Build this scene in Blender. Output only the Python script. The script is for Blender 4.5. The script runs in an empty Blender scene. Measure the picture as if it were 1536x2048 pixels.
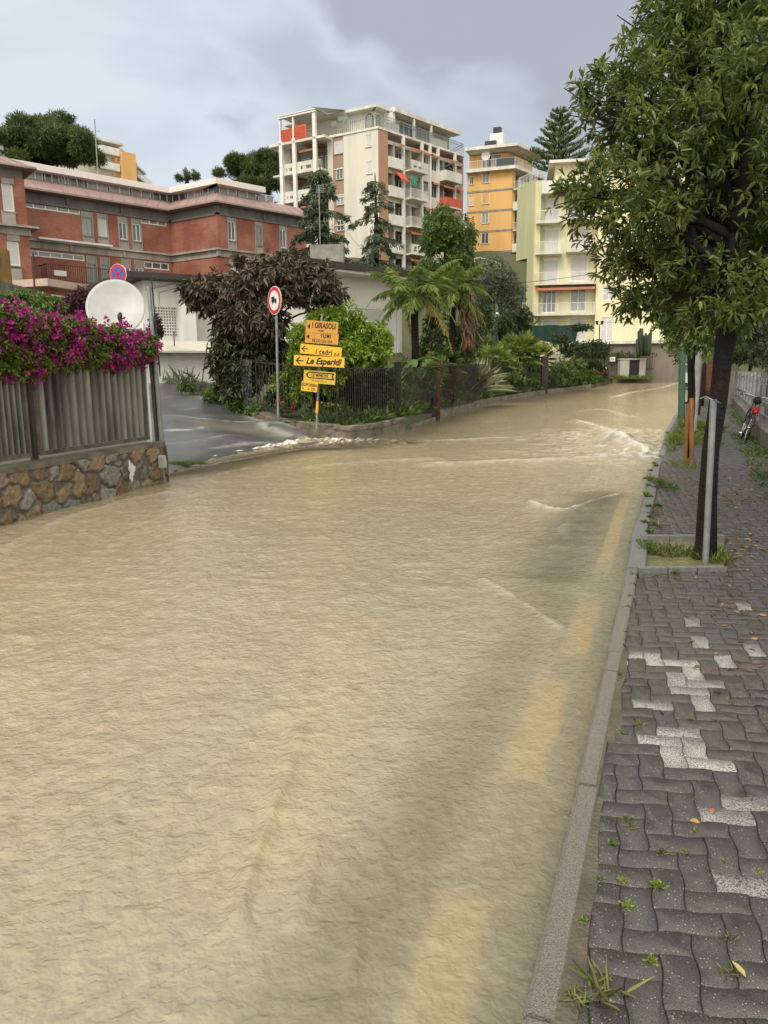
import bpy, math, random
import numpy as np
from mathutils import Vector, Matrix
R = math.radians
SC = bpy.context.scene
COL = SC.collection
rng = np.random.default_rng(7)
random.seed(7)

# ---------------------------------------------------------------- camera
FPX, EYE, PITCH, ROLL = 1500.0, 1.6, R(10.43), R(0.55)
cam_d = bpy.data.cameras.new('camera'); cam = bpy.data.objects.new('camera', cam_d); COL.objects.link(cam)
cam_d.sensor_fit = 'VERTICAL'; cam_d.sensor_height = 36; cam_d.sensor_width = 27
cam_d.lens = 36 * FPX / 2048; cam_d.clip_start = 0.05; cam_d.clip_end = 2000
fwd = Vector((0, math.cos(PITCH), -math.sin(PITCH))); right0 = Vector((1, 0, 0)); up0 = right0.cross(fwd)
# roll: world up appears leaning left in the picture
cr, sr = math.cos(ROLL), math.sin(ROLL)
cright = right0 * cr - up0 * sr
cup = up0 * cr + right0 * sr
cam.matrix_world = Matrix(((cright.x, cup.x, -fwd.x, 0), (cright.y, cup.y, -fwd.y, 0), (cright.z, cup.z, -fwd.z, EYE), (0, 0, 0, 1)))
SC.camera = cam

def ray(px, py):
    d = fwd + cright * ((px - 768) / FPX) - cup * ((py - 1024) / FPX)
    return d / d.y
def P(px, py, Y):                      # point on the pixel's ray at depth Y
    d = ray(px, py); return Vector((d.x * Y, Y, EYE + d.z * Y))
def G(px, py, z=0.0):                  # point on the pixel's ray at height z
    d = ray(px, py); Y = (z - EYE) / d.z; return Vector((d.x * Y, Y, z))

# ---------------------------------------------------------------- sky and light
W = bpy.data.worlds.new("World"); SC.world = W; W.use_nodes = True
nt = W.node_tree; nt.nodes.clear()
def N(nt, t, **kw):
    n = nt.nodes.new(t)
    for k, v in kw.items():
        if k == 'inp':
            for i, x in v.items(): n.inputs[i].default_value = x
        else: setattr(n, k, v)
    return n
SUN_EL, SUN_AZ = R(48), R(205)
out = N(nt, 'ShaderNodeOutputWorld'); mix = N(nt, 'ShaderNodeMixShader', inp={0: 0.9})
sky = N(nt, 'ShaderNodeTexSky', sky_type='NISHITA', sun_disc=False, sun_elevation=SUN_EL, sun_rotation=SUN_AZ)
b1 = N(nt, 'ShaderNodeBackground', inp={1: 0.1}); b2 = N(nt, 'ShaderNodeBackground', inp={1: 1.0})
tc = N(nt, 'ShaderNodeTexCoord'); mp = N(nt, 'ShaderNodeMapping'); mp.inputs['Scale'].default_value = (1, 1, 2.2)
mp.inputs['Location'].default_value = (0.35, 0.2, 0.1)
n1 = N(nt, 'ShaderNodeTexNoise', inp={'Scale': 2.3, 'Detail': 5.0, 'Roughness': 0.48, 'Distortion': 0.35})
cr1 = N(nt, 'ShaderNodeValToRGB')
e = cr1.color_ramp.elements; e[0].position = 0.40; e[0].color = (0.42, 0.465, 0.52, 1); e[1].position = 0.60; e[1].color = (0.59, 0.645, 0.685, 1)
e2 = cr1.color_ramp.elements.new(0.5); e2.color = (0.49, 0.545, 0.595, 1)
L = nt.links.new
L(tc.outputs['Generated'], mp.inputs[0]); L(mp.outputs[0], n1.inputs['Vector']); L(n1.outputs[0], cr1.inputs[0])
def vdot(a, vec):                      # dot of the view direction with a constant
    m = N(nt, 'ShaderNodeVectorMath', operation='DOT_PRODUCT'); L(a, m.inputs[0]); m.inputs[1].default_value = vec; return m.outputs['Value']
def mrange(v, a, b, c, d):
    m = N(nt, 'ShaderNodeMapRange', interpolation_type='SMOOTHSTEP'); L(v, m.inputs[0])
    for i, x in enumerate((a, b, c, d)): m.inputs[i + 1].default_value = x
    return m.outputs[0]
# a dark violet rain cloud ahead on the right, its edge broken by the noise
dk = ray(1200, 30).normalized()
dn = N(nt, 'ShaderNodeMath', operation='MULTIPLY_ADD', inp={1: 0.55, 2: -0.275}); L(n1.outputs[0], dn.inputs[0])
sm = N(nt, 'ShaderNodeMath', operation='ADD'); L(vdot(tc.outputs['Generated'], dk), sm.inputs[0]); L(dn.outputs[0], sm.inputs[1])
dm = mrange(sm.outputs[0], 0.93, 0.99, 0.0, 0.85)
sm2 = N(nt, 'ShaderNodeMath', operation='ADD'); L(vdot(tc.outputs['Generated'], ray(860, 130).normalized()), sm2.inputs[0]); L(dn.outputs[0], sm2.inputs[1])
lm = mrange(sm2.outputs[0], 0.90, 1.02, 0.0, 0.6)
ml = N(nt, 'ShaderNodeMix', data_type='RGBA'); L(lm, ml.inputs[0]); L(cr1.outputs[0], ml.inputs[6]); ml.inputs[7].default_value = (0.60, 0.66, 0.715, 1)
mc = N(nt, 'ShaderNodeMix', data_type='RGBA'); L(dm, mc.inputs[0]); L(ml.outputs[2], mc.inputs[6]); mc.inputs[7].default_value = (0.33, 0.345, 0.39, 1)
# brighter, thinner cloud behind and overhead
gain = mrange(vdot(tc.outputs['Generated'], Vector((-0.25, -0.75, 0.62))), -0.35, 0.75, 1.0, 2.6)
wm = N(nt, 'ShaderNodeMix', data_type='RGBA', blend_type='MULTIPLY'); wf = N(nt, 'ShaderNodeMapRange', inp={1: 1.0, 2: 1.8, 3: 0.0, 4: 1.0}); L(gain, wf.inputs[0]); L(wf.outputs[0], wm.inputs[0]); L(mc.outputs[2], wm.inputs[6]); wm.inputs[7].default_value = (1.12, 0.96, 0.76, 1)
mg = N(nt, 'ShaderNodeVectorMath', operation='SCALE'); L(wm.outputs[2], mg.inputs[0]); L(gain, mg.inputs['Scale'])
L(mg.outputs[0], b2.inputs[0]); L(sky.outputs[0], b1.inputs[0]); L(b1.outputs[0], mix.inputs[1]); L(b2.outputs[0], mix.inputs[2]); L(mix.outputs[0], out.inputs[0])
sd = bpy.data.lights.new('sun', 'SUN'); sd.energy = 1.5; sd.angle = R(22); sd.color = (1, 0.95, 0.87)
so = bpy.data.objects.new('sun', sd); COL.objects.link(so)
sdir = Vector((math.sin(SUN_AZ) * math.cos(SUN_EL), math.cos(SUN_AZ) * math.cos(SUN_EL), math.sin(SUN_EL)))
so.rotation_euler = (sdir).to_track_quat('Z', 'Y').to_euler(); so.location = (0, 0, 60)
SC.view_settings.view_transform = 'Standard'; SC.view_settings.look = 'None'; SC.view_settings.exposure = 0.38; SC.view_settings.gamma = 1
SC.cycles.max_bounces = 6; SC.cycles.diffuse_bounces = 3; SC.cycles.glossy_bounces = 2; SC.cycles.transparent_max_bounces = 12
SC.cycles.transmission_bounces = 3; SC.cycles.use_denoising = True
SC.cycles.caustics_reflective = False; SC.cycles.caustics_refractive = False

# ---------------------------------------------------------------- numpy noise
_perm = np.random.default_rng(3).random(65536)
def vn(x, y, s=0):
    xi = np.floor(x).astype(np.int64); yi = np.floor(y).astype(np.int64); fx = x - xi; fy = y - yi
    fx = fx * fx * (3 - 2 * fx); fy = fy * fy * (3 - 2 * fy)
    h = lambda a, b: _perm[((a * 7919) ^ (b * 104729) ^ (s * 1299709)) & 65535]
    return (h(xi, yi) * (1 - fx) + h(xi + 1, yi) * fx) * (1 - fy) + (h(xi, yi + 1) * (1 - fx) + h(xi + 1, yi + 1) * fx) * fy
def fbm(x, y, o=4, s=0):
    x = np.asarray(x, float); y = np.asarray(y, float)
    t = 0; a = 0.5; n = 0
    for k in range(o):
        t = t + a * vn(x, y, s + k * 17); n += a; a *= 0.5; x = x * 2.03 + 3.1; y = y * 2.03 + 1.7
    return t / n

# ---------------------------------------------------------------- mesh helpers
class MB:
    def __init__(s): s.v = []; s.f = []; s.m = []; s.n = 0; s.mi = 0; s.col = None
    def add(s, vs, fs, mi=None):
        o = s.n; s.v.extend([tuple(p) for p in vs]); s.n += len(vs)
        for f in fs: s.f.append(tuple(i + o for i in f)); s.m.append(s.mi if mi is None else mi)
        return s
    def box(s, c, sz, M=None, mi=None):
        hx, hy, hz = sz[0] / 2, sz[1] / 2, sz[2] / 2; c = Vector(c)
        vs = [Vector((x, y, z)) for x in (-hx, hx) for y in (-hy, hy) for z in (-hz, hz)]
        if M is not None: vs = [M @ v for v in vs]
        return s.add([v + c for v in vs], [(0, 1, 3, 2), (4, 6, 7, 5), (0, 4, 5, 1), (2, 3, 7, 6), (0, 2, 6, 4), (1, 5, 7, 3)], mi)
    def bar(s, a, b, w, h=None, mi=None):       # rectangular bar from a to b
        a = Vector(a); b = Vector(b); h = h or w; d = b - a; l = d.length
        if l < 1e-6: return s
        q = d.to_track_quat('X', 'Z').to_matrix()
        return s.box((a + b) / 2, (l, w, h), q, mi)
    def tube(s, pts, r, n=8, mi=None, cap=True):
        pts = [Vector(p) for p in pts]; k = len(pts)
        rs = r if hasattr(r, '__len__') else [r] * k
        vs = []; fs = []; ref = Vector((0.3, 0.5, 0.81))
        for i, p in enumerate(pts):
            t = (pts[min(i + 1, k - 1)] - pts[max(i - 1, 0)]).normalized()
            if abs(t.dot(ref)) > 0.95: ref = Vector((1, 0, 0))
            a = t.cross(ref).normalized(); b = t.cross(a)
            for j in range(n):
                an = 2 * math.pi * j / n; vs.append(p + (a * math.cos(an) + b * math.sin(an)) * rs[i])
        for i in range(k - 1):
            for j in range(n):
                fs.append((i * n + j, i * n + (j + 1) % n, (i + 1) * n + (j + 1) % n, (i + 1) * n + j))
        if cap: fs.append(tuple(range(n))[::-1]); fs.append(tuple((k - 1) * n + j for j in range(n)))
        return s.add(vs, fs, mi)
    def ring(s, c, axis, r, tr, n=24, m=6, mi=None):
        axis = Vector(axis).normalized(); a = axis.orthogonal().normalized(); b = axis.cross(a); c = Vector(c); vs = []; fs = []
        for i in range(n):
            t = 2 * math.pi * i / n; e = a * math.cos(t) + b * math.sin(t)
            for j in range(m):
                u = 2 * math.pi * j / m; vs.append(c + e * (r + tr * math.cos(u)) + axis * tr * math.sin(u))
        for i in range(n):
            for j in range(m): fs.append((i * m + j, ((i + 1) % n) * m + j, ((i + 1) % n) * m + (j + 1) % m, i * m + (j + 1) % m))
        return s.add(vs, fs, mi)
    def prism(s, poly, off, mi=None):           # polygon extruded by a vector
        n = len(poly); off = Vector(off); p = [Vector(q) for q in poly]
        return s.add(p + [q + off for q in p], [tuple(range(n))[::-1], tuple(range(n, 2 * n))] + [(i, (i + 1) % n, n + (i + 1) % n, n + i) for i in range(n)], mi)

MATS = {}
def link(name, me, parent=None, loc=None):
    o = bpy.data.objects.new(name, me); COL.objects.link(o)
    if parent is not None: o.parent = parent
    if loc is not None: o.location = loc
    return o
def wloc(o):
    l = Vector((0, 0, 0))
    while o is not None: l = l + Vector(o.location); o = o.parent
    return l
def mk(name, mb, mats, parent=None, smooth=False):
    """one mesh object; vertices are given in world space, the origin goes to the parent's origin"""
    off = wloc(parent) if parent is not None else Vector((0, 0, 0))
    me = bpy.data.meshes.new(name)
    me.from_pydata([(v[0] - off.x, v[1] - off.y, v[2] - off.z) for v in mb.v], [], mb.f)
    if not isinstance(mats, (list, tuple)): mats = [mats]
    for m in mats: me.materials.append(m)
    if len(mats) > 1: me.polygons.foreach_set('material_index', mb.m)
    if smooth: me.polygons.foreach_set('use_smooth', [True] * len(me.polygons))
    me.update()
    return link(name, me, parent)
def mkn(name, V, F, mats, parent=None, smooth=False, attrs=None, fmat=None, face_attrs=None):
    """fast mesh from numpy: V (n,3); F (m,k)"""
    off = wloc(parent) if parent is not None else Vector((0, 0, 0))
    V = np.asarray(V, np.float32) - np.array(off, np.float32); me = bpy.data.meshes.new(name)
    F = np.asarray(F, np.int32); m, k = F.shape
    me.vertices.add(len(V)); me.vertices.foreach_set('co', V.ravel())
    me.loops.add(m * k); me.loops.foreach_set('vertex_index', F.ravel())
    me.polygons.add(m); me.polygons.foreach_set('loop_start', np.arange(0, m * k, k, dtype=np.int32))
    me.update(calc_edges=True)
    if not isinstance(mats, (list, tuple)): mats = [mats]
    for q in mats: me.materials.append(q)
    if fmat is not None: me.polygons.foreach_set('material_index', np.asarray(fmat, np.int32))
    if smooth: me.polygons.foreach_set('use_smooth', np.ones(m, bool))
    for nm, a in (attrs or {}).items():
        at = me.attributes.new(nm, 'FLOAT', 'POINT'); at.data.foreach_set('value', np.asarray(a, np.float32))
    for nm, a in (face_attrs or {}).items():
        at = me.attributes.new(nm, 'FLOAT', 'FACE'); at.data.foreach_set('value', np.asarray(a, np.float32))
    me.update()
    return link(name, me, parent)
def thing(name, label, cat, loc=(0, 0, 0), group=None):
    o = bpy.data.objects.new(name, None); COL.objects.link(o); o.location = loc; o.empty_display_size = 0.2
    o['label'] = label; o['category'] = cat
    if group: o['group'] = group
    return o
def tag(o, label, cat, group=None, kind=None):
    o['label'] = label; o['category'] = cat
    if group: o['group'] = group
    if kind: o['kind'] = kind
    return o
def struct(o, kind='structure'): o['kind'] = kind; return o
def copy_tree(o, parent=None):
    c = o.copy(); COL.objects.link(c); c.parent = parent
    for ch in [q for q in COL.objects if q.parent == o]: copy_tree(ch, c)
    return c

# ---------------------------------------------------------------- materials
def mat(name, col, rough=0.7, col2=None, scale=3.0, bump=0.0, bscale=40.0, metal=0.0, spec=0.4, streak=False, attr=None, trans=0.0, detail=5, lo=0.35, hi=0.65, wetz=False, colspan=None):
    m = bpy.data.materials.new(name); m.use_nodes = True; t = m.node_tree; l = t.links.new
    b = t.nodes['Principled BSDF']; b.inputs['Roughness'].default_value = rough; b.inputs['Metallic'].default_value = metal
    b.inputs['Specular IOR Level'].default_value = spec
    b.inputs['Base Color'].default_value = (*col, 1)
    tcn = N(t, 'ShaderNodeTexCoord')
    if col2 is not None:
        mpn = N(t, 'ShaderNodeMapping'); l(tcn.outputs['Object'], mpn.inputs[0])
        if streak: mpn.inputs['Scale'].default_value = (1, 1, 0.13)
        nn = N(t, 'ShaderNodeTexNoise', inp={'Scale': scale, 'Detail': float(detail), 'Roughness': 0.62}); l(mpn.outputs[0], nn.inputs['Vector'])
        mr = N(t, 'ShaderNodeMapRange'); l(nn.outputs[0], mr.inputs[0]); mr.inputs[1].default_value = lo; mr.inputs[2].default_value = hi
        mx = N(t, 'ShaderNodeMix', data_type='RGBA'); mx.inputs[6].default_value = (*col, 1); mx.inputs[7].default_value = (*col2, 1)
        l(mr.outputs[0], mx.inputs[0]); l(mx.outputs[2], b.inputs['Base Color'])
        if attr:                        # the random value carried by each leaf
            an = N(t, 'ShaderNodeAttribute', attribute_name=attr); l(an.outputs['Fac'], mx.inputs[0])
    if bump:
        bn = N(t, 'ShaderNodeTexNoise', inp={'Scale': bscale, 'Detail': 4.0}); l(tcn.outputs['Object'], bn.inputs['Vector'])
        bb = N(t, 'ShaderNodeBump', inp={'Strength': bump, 'Distance': 0.02}); l(bn.outputs[0], bb.inputs['Height']); l(bb.outputs[0], b.inputs['Normal'])
    if trans:
        tr = N(t, 'ShaderNodeBsdfTranslucent'); ms = N(t, 'ShaderNodeMixShader', inp={0: trans}); o = t.nodes['Material Output']
        if col2 is not None: l(mx.outputs[2], tr.inputs[0])
        else: tr.inputs[0].default_value = (*col, 1)
        l(b.outputs[0], ms.inputs[1]); l(tr.outputs[0], ms.inputs[2]); l(ms.outputs[0], o.inputs[0])
    return m
def leafmat(name, c1, c2, rough=0.42, trans=0.22, spec=0.5): return mat(name, c1, rough, c2, attr='rnd', trans=trans, spec=spec)

M = dict(
    concrete=mat('concrete', (0.30, 0.29, 0.26), 0.8, (0.18, 0.17, 0.15), 2.5, 0.4, 60),
    wet_concrete=mat('wet_concrete', (0.20, 0.18, 0.14), 0.45, (0.09, 0.08, 0.065), 3.5, 0.5, 50),
    white=mat('white_paint', (0.74, 0.73, 0.70), 0.6, (0.62, 0.60, 0.55), 1.2),
    white2=mat('weathered_white', (0.70, 0.68, 0.62), 0.7, (0.50, 0.47, 0.41), 0.9, streak=True),
    pvc=mat('white_plastic', (0.72, 0.73, 0.73), 0.4),
    shutter=mat('roller_shutter', (0.60, 0.59, 0.58), 0.55, (0.52, 0.50, 0.49), 0.8),
    glass=mat('dark_glass', (0.035, 0.045, 0.05), 0.08, (0.12, 0.13, 0.13), 0.35, spec=0.8),
    curtain=mat('curtained_glass', (0.32, 0.33, 0.31), 0.15, (0.20, 0.21, 0.21), 0.6, spec=0.7),
    dark=mat('dark_metal', (0.022, 0.02, 0.02), 0.5, (0.04, 0.028, 0.02), 8),
    black=mat('black_rubber', (0.012, 0.012, 0.013), 0.55),
    galv=mat('galvanised_steel', (0.30, 0.32, 0.33), 0.45, (0.20, 0.21, 0.21), 6, metal=0.4),
    chrome=mat('chrome', (0.6, 0.6, 0.6), 0.22, metal=0.9),
    rust=mat('rusty_iron', (0.10, 0.045, 0.03), 0.75, (0.05, 0.03, 0.025), 9, 0.3),
    bark=mat('dark_wet_bark', (0.014, 0.011, 0.010), 0.75, (0.006, 0.005, 0.005), 9, 0.9, 45, spec=0.25),
    barkb=mat('brown_bark', (0.10, 0.075, 0.05), 0.85, (0.04, 0.03, 0.02), 6, 0.8, 30),
    soil=mat('wet_soil', (0.07, 0.05, 0.035), 0.7, (0.035, 0.03, 0.02), 2, 0.6, 30),
)
# ---------------------------------------------------------------- heights of the land
def zroad(Y):                          # the flooded road: level near, climbing gently beyond 40 m
    return np.interp(Y, [0, 42, 52, 62, 72, 84, 140], [0, 0, .14, .28, .70, .85, 1.1])
_ctl = []
def ctl(px, py, Y): p = P(px, py, Y); _ctl.append((p.x, p.y, p.z))
for a in [(120, 915, 12.8), (320, 905, 13.6), (318, 830, 19), (310, 768, 28), (180, 765, 28), (60, 760, 26), (450, 868, 17.2), (440, 830, 20),
          (530, 842, 19.6), (400, 792, 24), (560, 832, 19.8), (600, 838, 19.3), (660, 842, 19.6), (740, 838, 21), (805, 826, 22.6), (350, 730, 30), (420, 705, 31), (250, 700, 36), (0, 640, 36),
          (600, 800, 23), (700, 795, 25), (780, 790, 27), (870, 795, 29), (916, 804, 34), (950, 785, 41), (1040, 774, 52), (1100, 768, 58), (1180, 762, 64), (700, 702, 31), (840, 697, 34),
          (900, 715, 40), (1000, 705, 50), (1060, 680, 58), (1120, 688, 66), (1200, 690, 74), (1300, 695, 78), (1236, 756, 71), (1300, 754, 72), (1345, 757, 73), (1420, 757, 76), (1250, 738, 76), (1500, 740, 85),
          (450, 600, 47), (100, 600, 42), (620, 600, 52), (700, 520, 88), (560, 520, 92), (900, 530, 95), (980, 505, 112), (1060, 520, 112), (1100, 640, 78), (250, 400, 125), (480, 400, 135), (1200, 560, 95), (1350, 600, 100), (0, 380, 105), (1500, 600, 110)]:
    ctl(*a)
_ctl += [(-14, 12, .3), (-25, 20, 1.2), (-30, 5, .6), (-60, 40, 6), (-90, 100, 25), (120, 60, 3), (150, 120, 20), (40, 60, 1.5)]
for a, b in (((332, 946), (400, 924)), ((400, 924), (470, 907)), ((470, 907), (560, 892)), ((560, 892), (640, 885)), ((640, 885), (700, 884))):
    for f in (0, .34, .67): p = G(a[0] + (b[0] - a[0]) * f, a[1] + (b[1] - a[1]) * f); _ctl.append((p.x, p.y + .15, .03))
CT = np.array(_ctl)
def H(x, y):
    x = np.atleast_1d(np.asarray(x, float)); y = np.atleast_1d(np.asarray(y, float))
    d2 = (x[:, None] - CT[None, :, 0]) ** 2 + (y[:, None] - CT[None, :, 1]) ** 2
    w = 1 / (d2 + 0.15) ** 1.6
    return (w * CT[None, :, 2]).sum(1) / w.sum(1)
def Hz(x, y): return float(H(x, y)[0])
def cap(z, y, lim): return np.where((y > lim) & (lim > 5), np.minimum(z, zroad(lim) + .26 + np.interp(lim, [18, 24, 30, 70], [.26, .18, .09, .07]) * np.maximum(y - lim, 0) + .9 * np.maximum(y - lim - 20, 0)), z)

KERB = [G(*a) for a in [(1047, 2048), (1105, 1784), (1154, 1581), (1183, 1456), (1206, 1351), (1216, 1312), (1236, 1221), (1253, 1145), (1265, 1068), (1282, 1022), (1304, 936), (1309, 921)]]
KERB2 = [G(*a) for a in [(1317, 914), (1327, 880), (1333, 861), (1347, 834), (1362, 817), (1395, 801), (1440, 791), (1500, 785)]]
d0 = (KERB[0] - KERB[3]).normalized()
KERB = [KERB[0] + d0 * 9] + KERB
kY = [p.y for p in KERB + KERB2]; kX = [p.x for p in KERB + KERB2]
def kerbx(Y): return np.interp(Y, kY, kX)
WALLR = [G(*a) for a in [(1536, 912), (1500, 873), (1480, 838), (1463, 814)]]
dw = (WALLR[0] - WALLR[3]).normalized()
WALLR = [WALLR[0] + dw * 18] + WALLR + [WALLR[3] - dw * 2 + Vector((.6, 0, 0)), WALLR[3] - dw * 6 + Vector((3.4, 0, 0))]
wY = [p.y for p in WALLR]; wX = [p.x for p in WALLR]
def wallx(Y): return np.interp(Y, wY, wX)

def grid_mesh(name, xs, ys, zf, mats, smooth=True, attrs=None, keep=None):
    """xs(row)->array or 2d arrays"""
    nx = xs.shape[1]; ny = xs.shape[0]
    V = np.stack([xs.ravel(), ys.ravel(), zf.ravel()], 1)
    i = np.arange(ny - 1)[:, None] * nx + np.arange(nx - 1)[None, :]
    F = np.stack([i, i + 1, i + nx + 1, i + nx], -1).reshape(-1, 4)
    if keep is not None:
        k = keep.ravel(); F = F[k[F].all(1)]
    return mkn(name, V, F, mats, smooth=smooth, attrs=attrs)

# ---------------------------------------------------------------- terrain
def terr_mat():
    m = mat('grassy_hillside', (0.055, 0.075, 0.025), 0.85, (0.095, 0.085, 0.045), 0.25, 0.8, 3.0); return m
ax = np.concatenate([-np.geomspace(700, 40, 22), np.linspace(-38, 60, 150), np.geomspace(62, 700, 22)])
ay = np.concatenate([np.linspace(-60, 8, 8), np.linspace(9, 130, 190), np.geomspace(134, 900, 20)])
XX, YY = np.meshgrid(ax, ay)
ZZ = H(XX.ravel(), YY.ravel()).reshape(XX.shape)
far = np.clip((YY - 140) / 200, 0, 1); ZZ = ZZ * (1 - far) + 34 * far
# the street is a trough cut in the land
GW = [G(*a) for a in [(690, 886), (813, 861), (876, 838), (916, 823), (1000, 803)]] + [P(1094, 789, 53), P(1182, 780, 62), P(1225, 772, 69)]
SH = [G(*a) for a in [(0, 1050), (330, 965), (332, 948), (400, 925), (470, 908), (560, 893), (640, 886)]]  # shoreline, left to right
SHy = SH + GW
def in_street(x, y):
    """true where the flood lies"""
    sx = np.array([p.x for p in SHy]); sy = np.array([p.y for p in SHy])
    lim = np.interp(x, sx, sy, left=-99, right=75)      # the far bank's y for each x
    return (y < lim) & (x < kerbx(y) + 0.1)
xw0, yw0 = SH[0].x, SH[0].y
_sx = np.array([p.x for p in SHy]); _sy = np.array([p.y for p in SHy]); limg = np.interp(XX, _sx, _sy, left=-99, right=75) + .22
ZZ = cap(ZZ, YY, limg)
street = ((YY < limg - .01) & (XX < kerbx(YY) + .1)) | (YY < 8.0)
side = (XX >= kerbx(YY) + 0.1) & (XX < wallx(YY) + .5) & (YY < 45)
rightland = (XX >= wallx(YY) + .5) & (YY < 60)
ZZ = np.where(street | side, np.minimum(ZZ, zroad(YY) - 0.6), ZZ)
ZZ = np.where(rightland, np.where(YY < 40, -1.2, np.minimum(ZZ, .4)), ZZ)
ZZ = ZZ - 0.02
ZZ = np.where((YY < limg + 5.5) & (YY >= limg - .01) , ZZ - .7, ZZ)
HM = terr_mat(); struct(grid_mesh('hillside', XX, YY, ZZ, HM))
GL = [P(499, 826, 20.3), P(520, 838, 19.6), P(545, 846, 19.3), P(590, 856, 18.9), P(640, 866, 18.5), P(668, 871, 18.4), G(699, 880), G(760, 871), G(811, 861), G(872, 839), G(916, 823), G(1000, 803), P(1070, 793, 50), P(1094, 789, 53), P(1182, 779, 62), P(1225, 772, 69)]
gx = np.linspace(GL[0].x, GL[-1].x, 360); gt = np.concatenate([[-.02, 0], np.linspace(.15, 7.5, 40)]); GX, GT = np.meshgrid(gx, gt); GY = np.interp(GX, [p.x for p in GL], [p.y for p in GL]) + .12 + GT
GZ = np.where(GT < -.01, -.5, cap(H(GX.ravel(), GY.ravel()).reshape(GX.shape), GY, GY - GT - .05) + (fbm(GX * 2, GY * 2, 3, 8) - .5) * .06 - np.clip(GT - 6.5, 0, 1) * .4)
struct(grid_mesh('garden_ground', GX, GY, GZ, mat('garden_soil', (.075, .058, .040), .85, (.060, .085, .028), .9, .8, 18, lo=.42, hi=.58)))

# ---------------------------------------------------------------- asphalt under the flood, with the yellow lane dashes
def asphalt(name, c1, c2, rough, bumps=0.5):
    return mat(name, c1, rough, c2, 1.3, bumps, 220, spec=0.5)
nr = 90; rows = np.concatenate([np.linspace(-8, 20, 60), np.linspace(20.5, 95, 60)]); t = np.linspace(0, 1, 60)
xl = -16 - 0.35 * np.abs(rows); xr = kerbx(rows) + 0.05
RX = xl[:, None] + (xr - xl)[:, None] * t[None]; RY = np.repeat(rows[:, None], 60, 1)
struct(grid_mesh('road', RX, RY, zroad(RY) - 0.10, asphalt('road_asphalt', (0.075, 0.075, 0.075), (0.045, 0.045, 0.045), 0.5)))
yV, yW, yF = [], [], []
for (a, b, w) in [((845, 2100), (935, 1775), .08), ((1035, 1580), (1112, 1345), .075), ((1138, 1325), (1186, 1190), .07), ((1195, 1175), (1262, 955), .055), ((1272, 925), (1290, 890), .06)]:
    p, q = G(*a, -0.096), G(*b, -0.096); d = (q - p).normalized(); s = Vector((d.y, -d.x, 0)) * w * 1.5; nb_ = len(yV)
    for i in range(31):
        for j in range(15):
            f, g_ = i / 30, j / 14; c = p.lerp(q, f) + s * (g_ * 2 - 1); yV.append(c[:])
            e_ = min(f, 1 - f) * 7.0; h_ = (1 - abs(g_ * 2 - 1)) * 2.6
            yW.append(max(0, min(1, min(e_, h_) * 1.0 + (float(fbm(c.x * 7, c.y * 7, 3, 2)) - .62) * .9)))
    yF += [(nb_ + i * 15 + j, nb_ + i * 15 + j + 1, nb_ + (i + 1) * 15 + j + 1, nb_ + (i + 1) * 15 + j) for i in range(30) for j in range(14)]
ym = mat('yellow_road_paint', (0.95, 0.58, 0.05), 0.6, (0.85, 0.50, 0.06), 9)
_t = ym.node_tree; _l = _t.links.new; _b = _t.nodes['Principled BSDF']; _x = N(_t, 'ShaderNodeMix', data_type='RGBA'); _x.inputs[6].default_value = (.06, .06, .06, 1); _l(_b.inputs['Base Color'].links[0].from_socket, _x.inputs[7]); _l(N(_t, 'ShaderNodeAttribute', attribute_name='wear').outputs['Fac'], _x.inputs[0]); _l(_x.outputs[2], _b.inputs['Base Color'])
tag(mkn('lane_marking', yV, yF, ym, attrs=dict(wear=yW)), 'broken yellow edge line showing through the muddy flood', 'road marking', kind='structure')

# ---------------------------------------------------------------- the flood
rows = [-7.0]
while rows[-1] < 88: rows.append(rows[-1] + max(0.035, abs(rows[-1]) * 0.0062 if rows[-1] > 1.4 else 0.16))
rows = np.array(rows); nc = 620
t = np.linspace(0, 1, nc)
xl = np.interp(rows, [-8, 1.5, 12, 90], [-7, -3.2, -12, -62]); xr = kerbx(rows) + 0.03
WX = xl[:, None] + (xr - xl)[:, None] * t[None]; WY = np.repeat(rows[:, None], nc, 1)
far = np.clip(WY / 40, 0, 1)
flow = (0.42, 0.91)
u = WX * flow[0] + WY * flow[1]; v = WX * flow[1] - WY * flow[0]
ridge = lambda a: np.abs(2 * a - 1) + .4
wz = (fbm(u * 1.1, v * .8, 3, 5) - .5) * .030
wz += (ridge(fbm(WX * 3, WY * 3.8, 3, 9)) - .6) * .015
wz += (ridge(fbm(WX * 9 + 3, WY * 12, 3, 21)) - .6) * .011
wz += (ridge(fbm(WX * 20 + 3, WY * 25, 2, 25)) - .6) * .004 * np.interp(WY, [2, 7], [1, 0])
dk_ = (kerbx(WY) - WX)                  # distance from the kerb
calm = np.interp(dk_, [0, .25, 1.0], [.15, .5, 1.0])
left_rough = np.interp(WX, [-4, 0, 3], [1.35, 1.0, .7])
wz = wz * calm * left_rough
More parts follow.
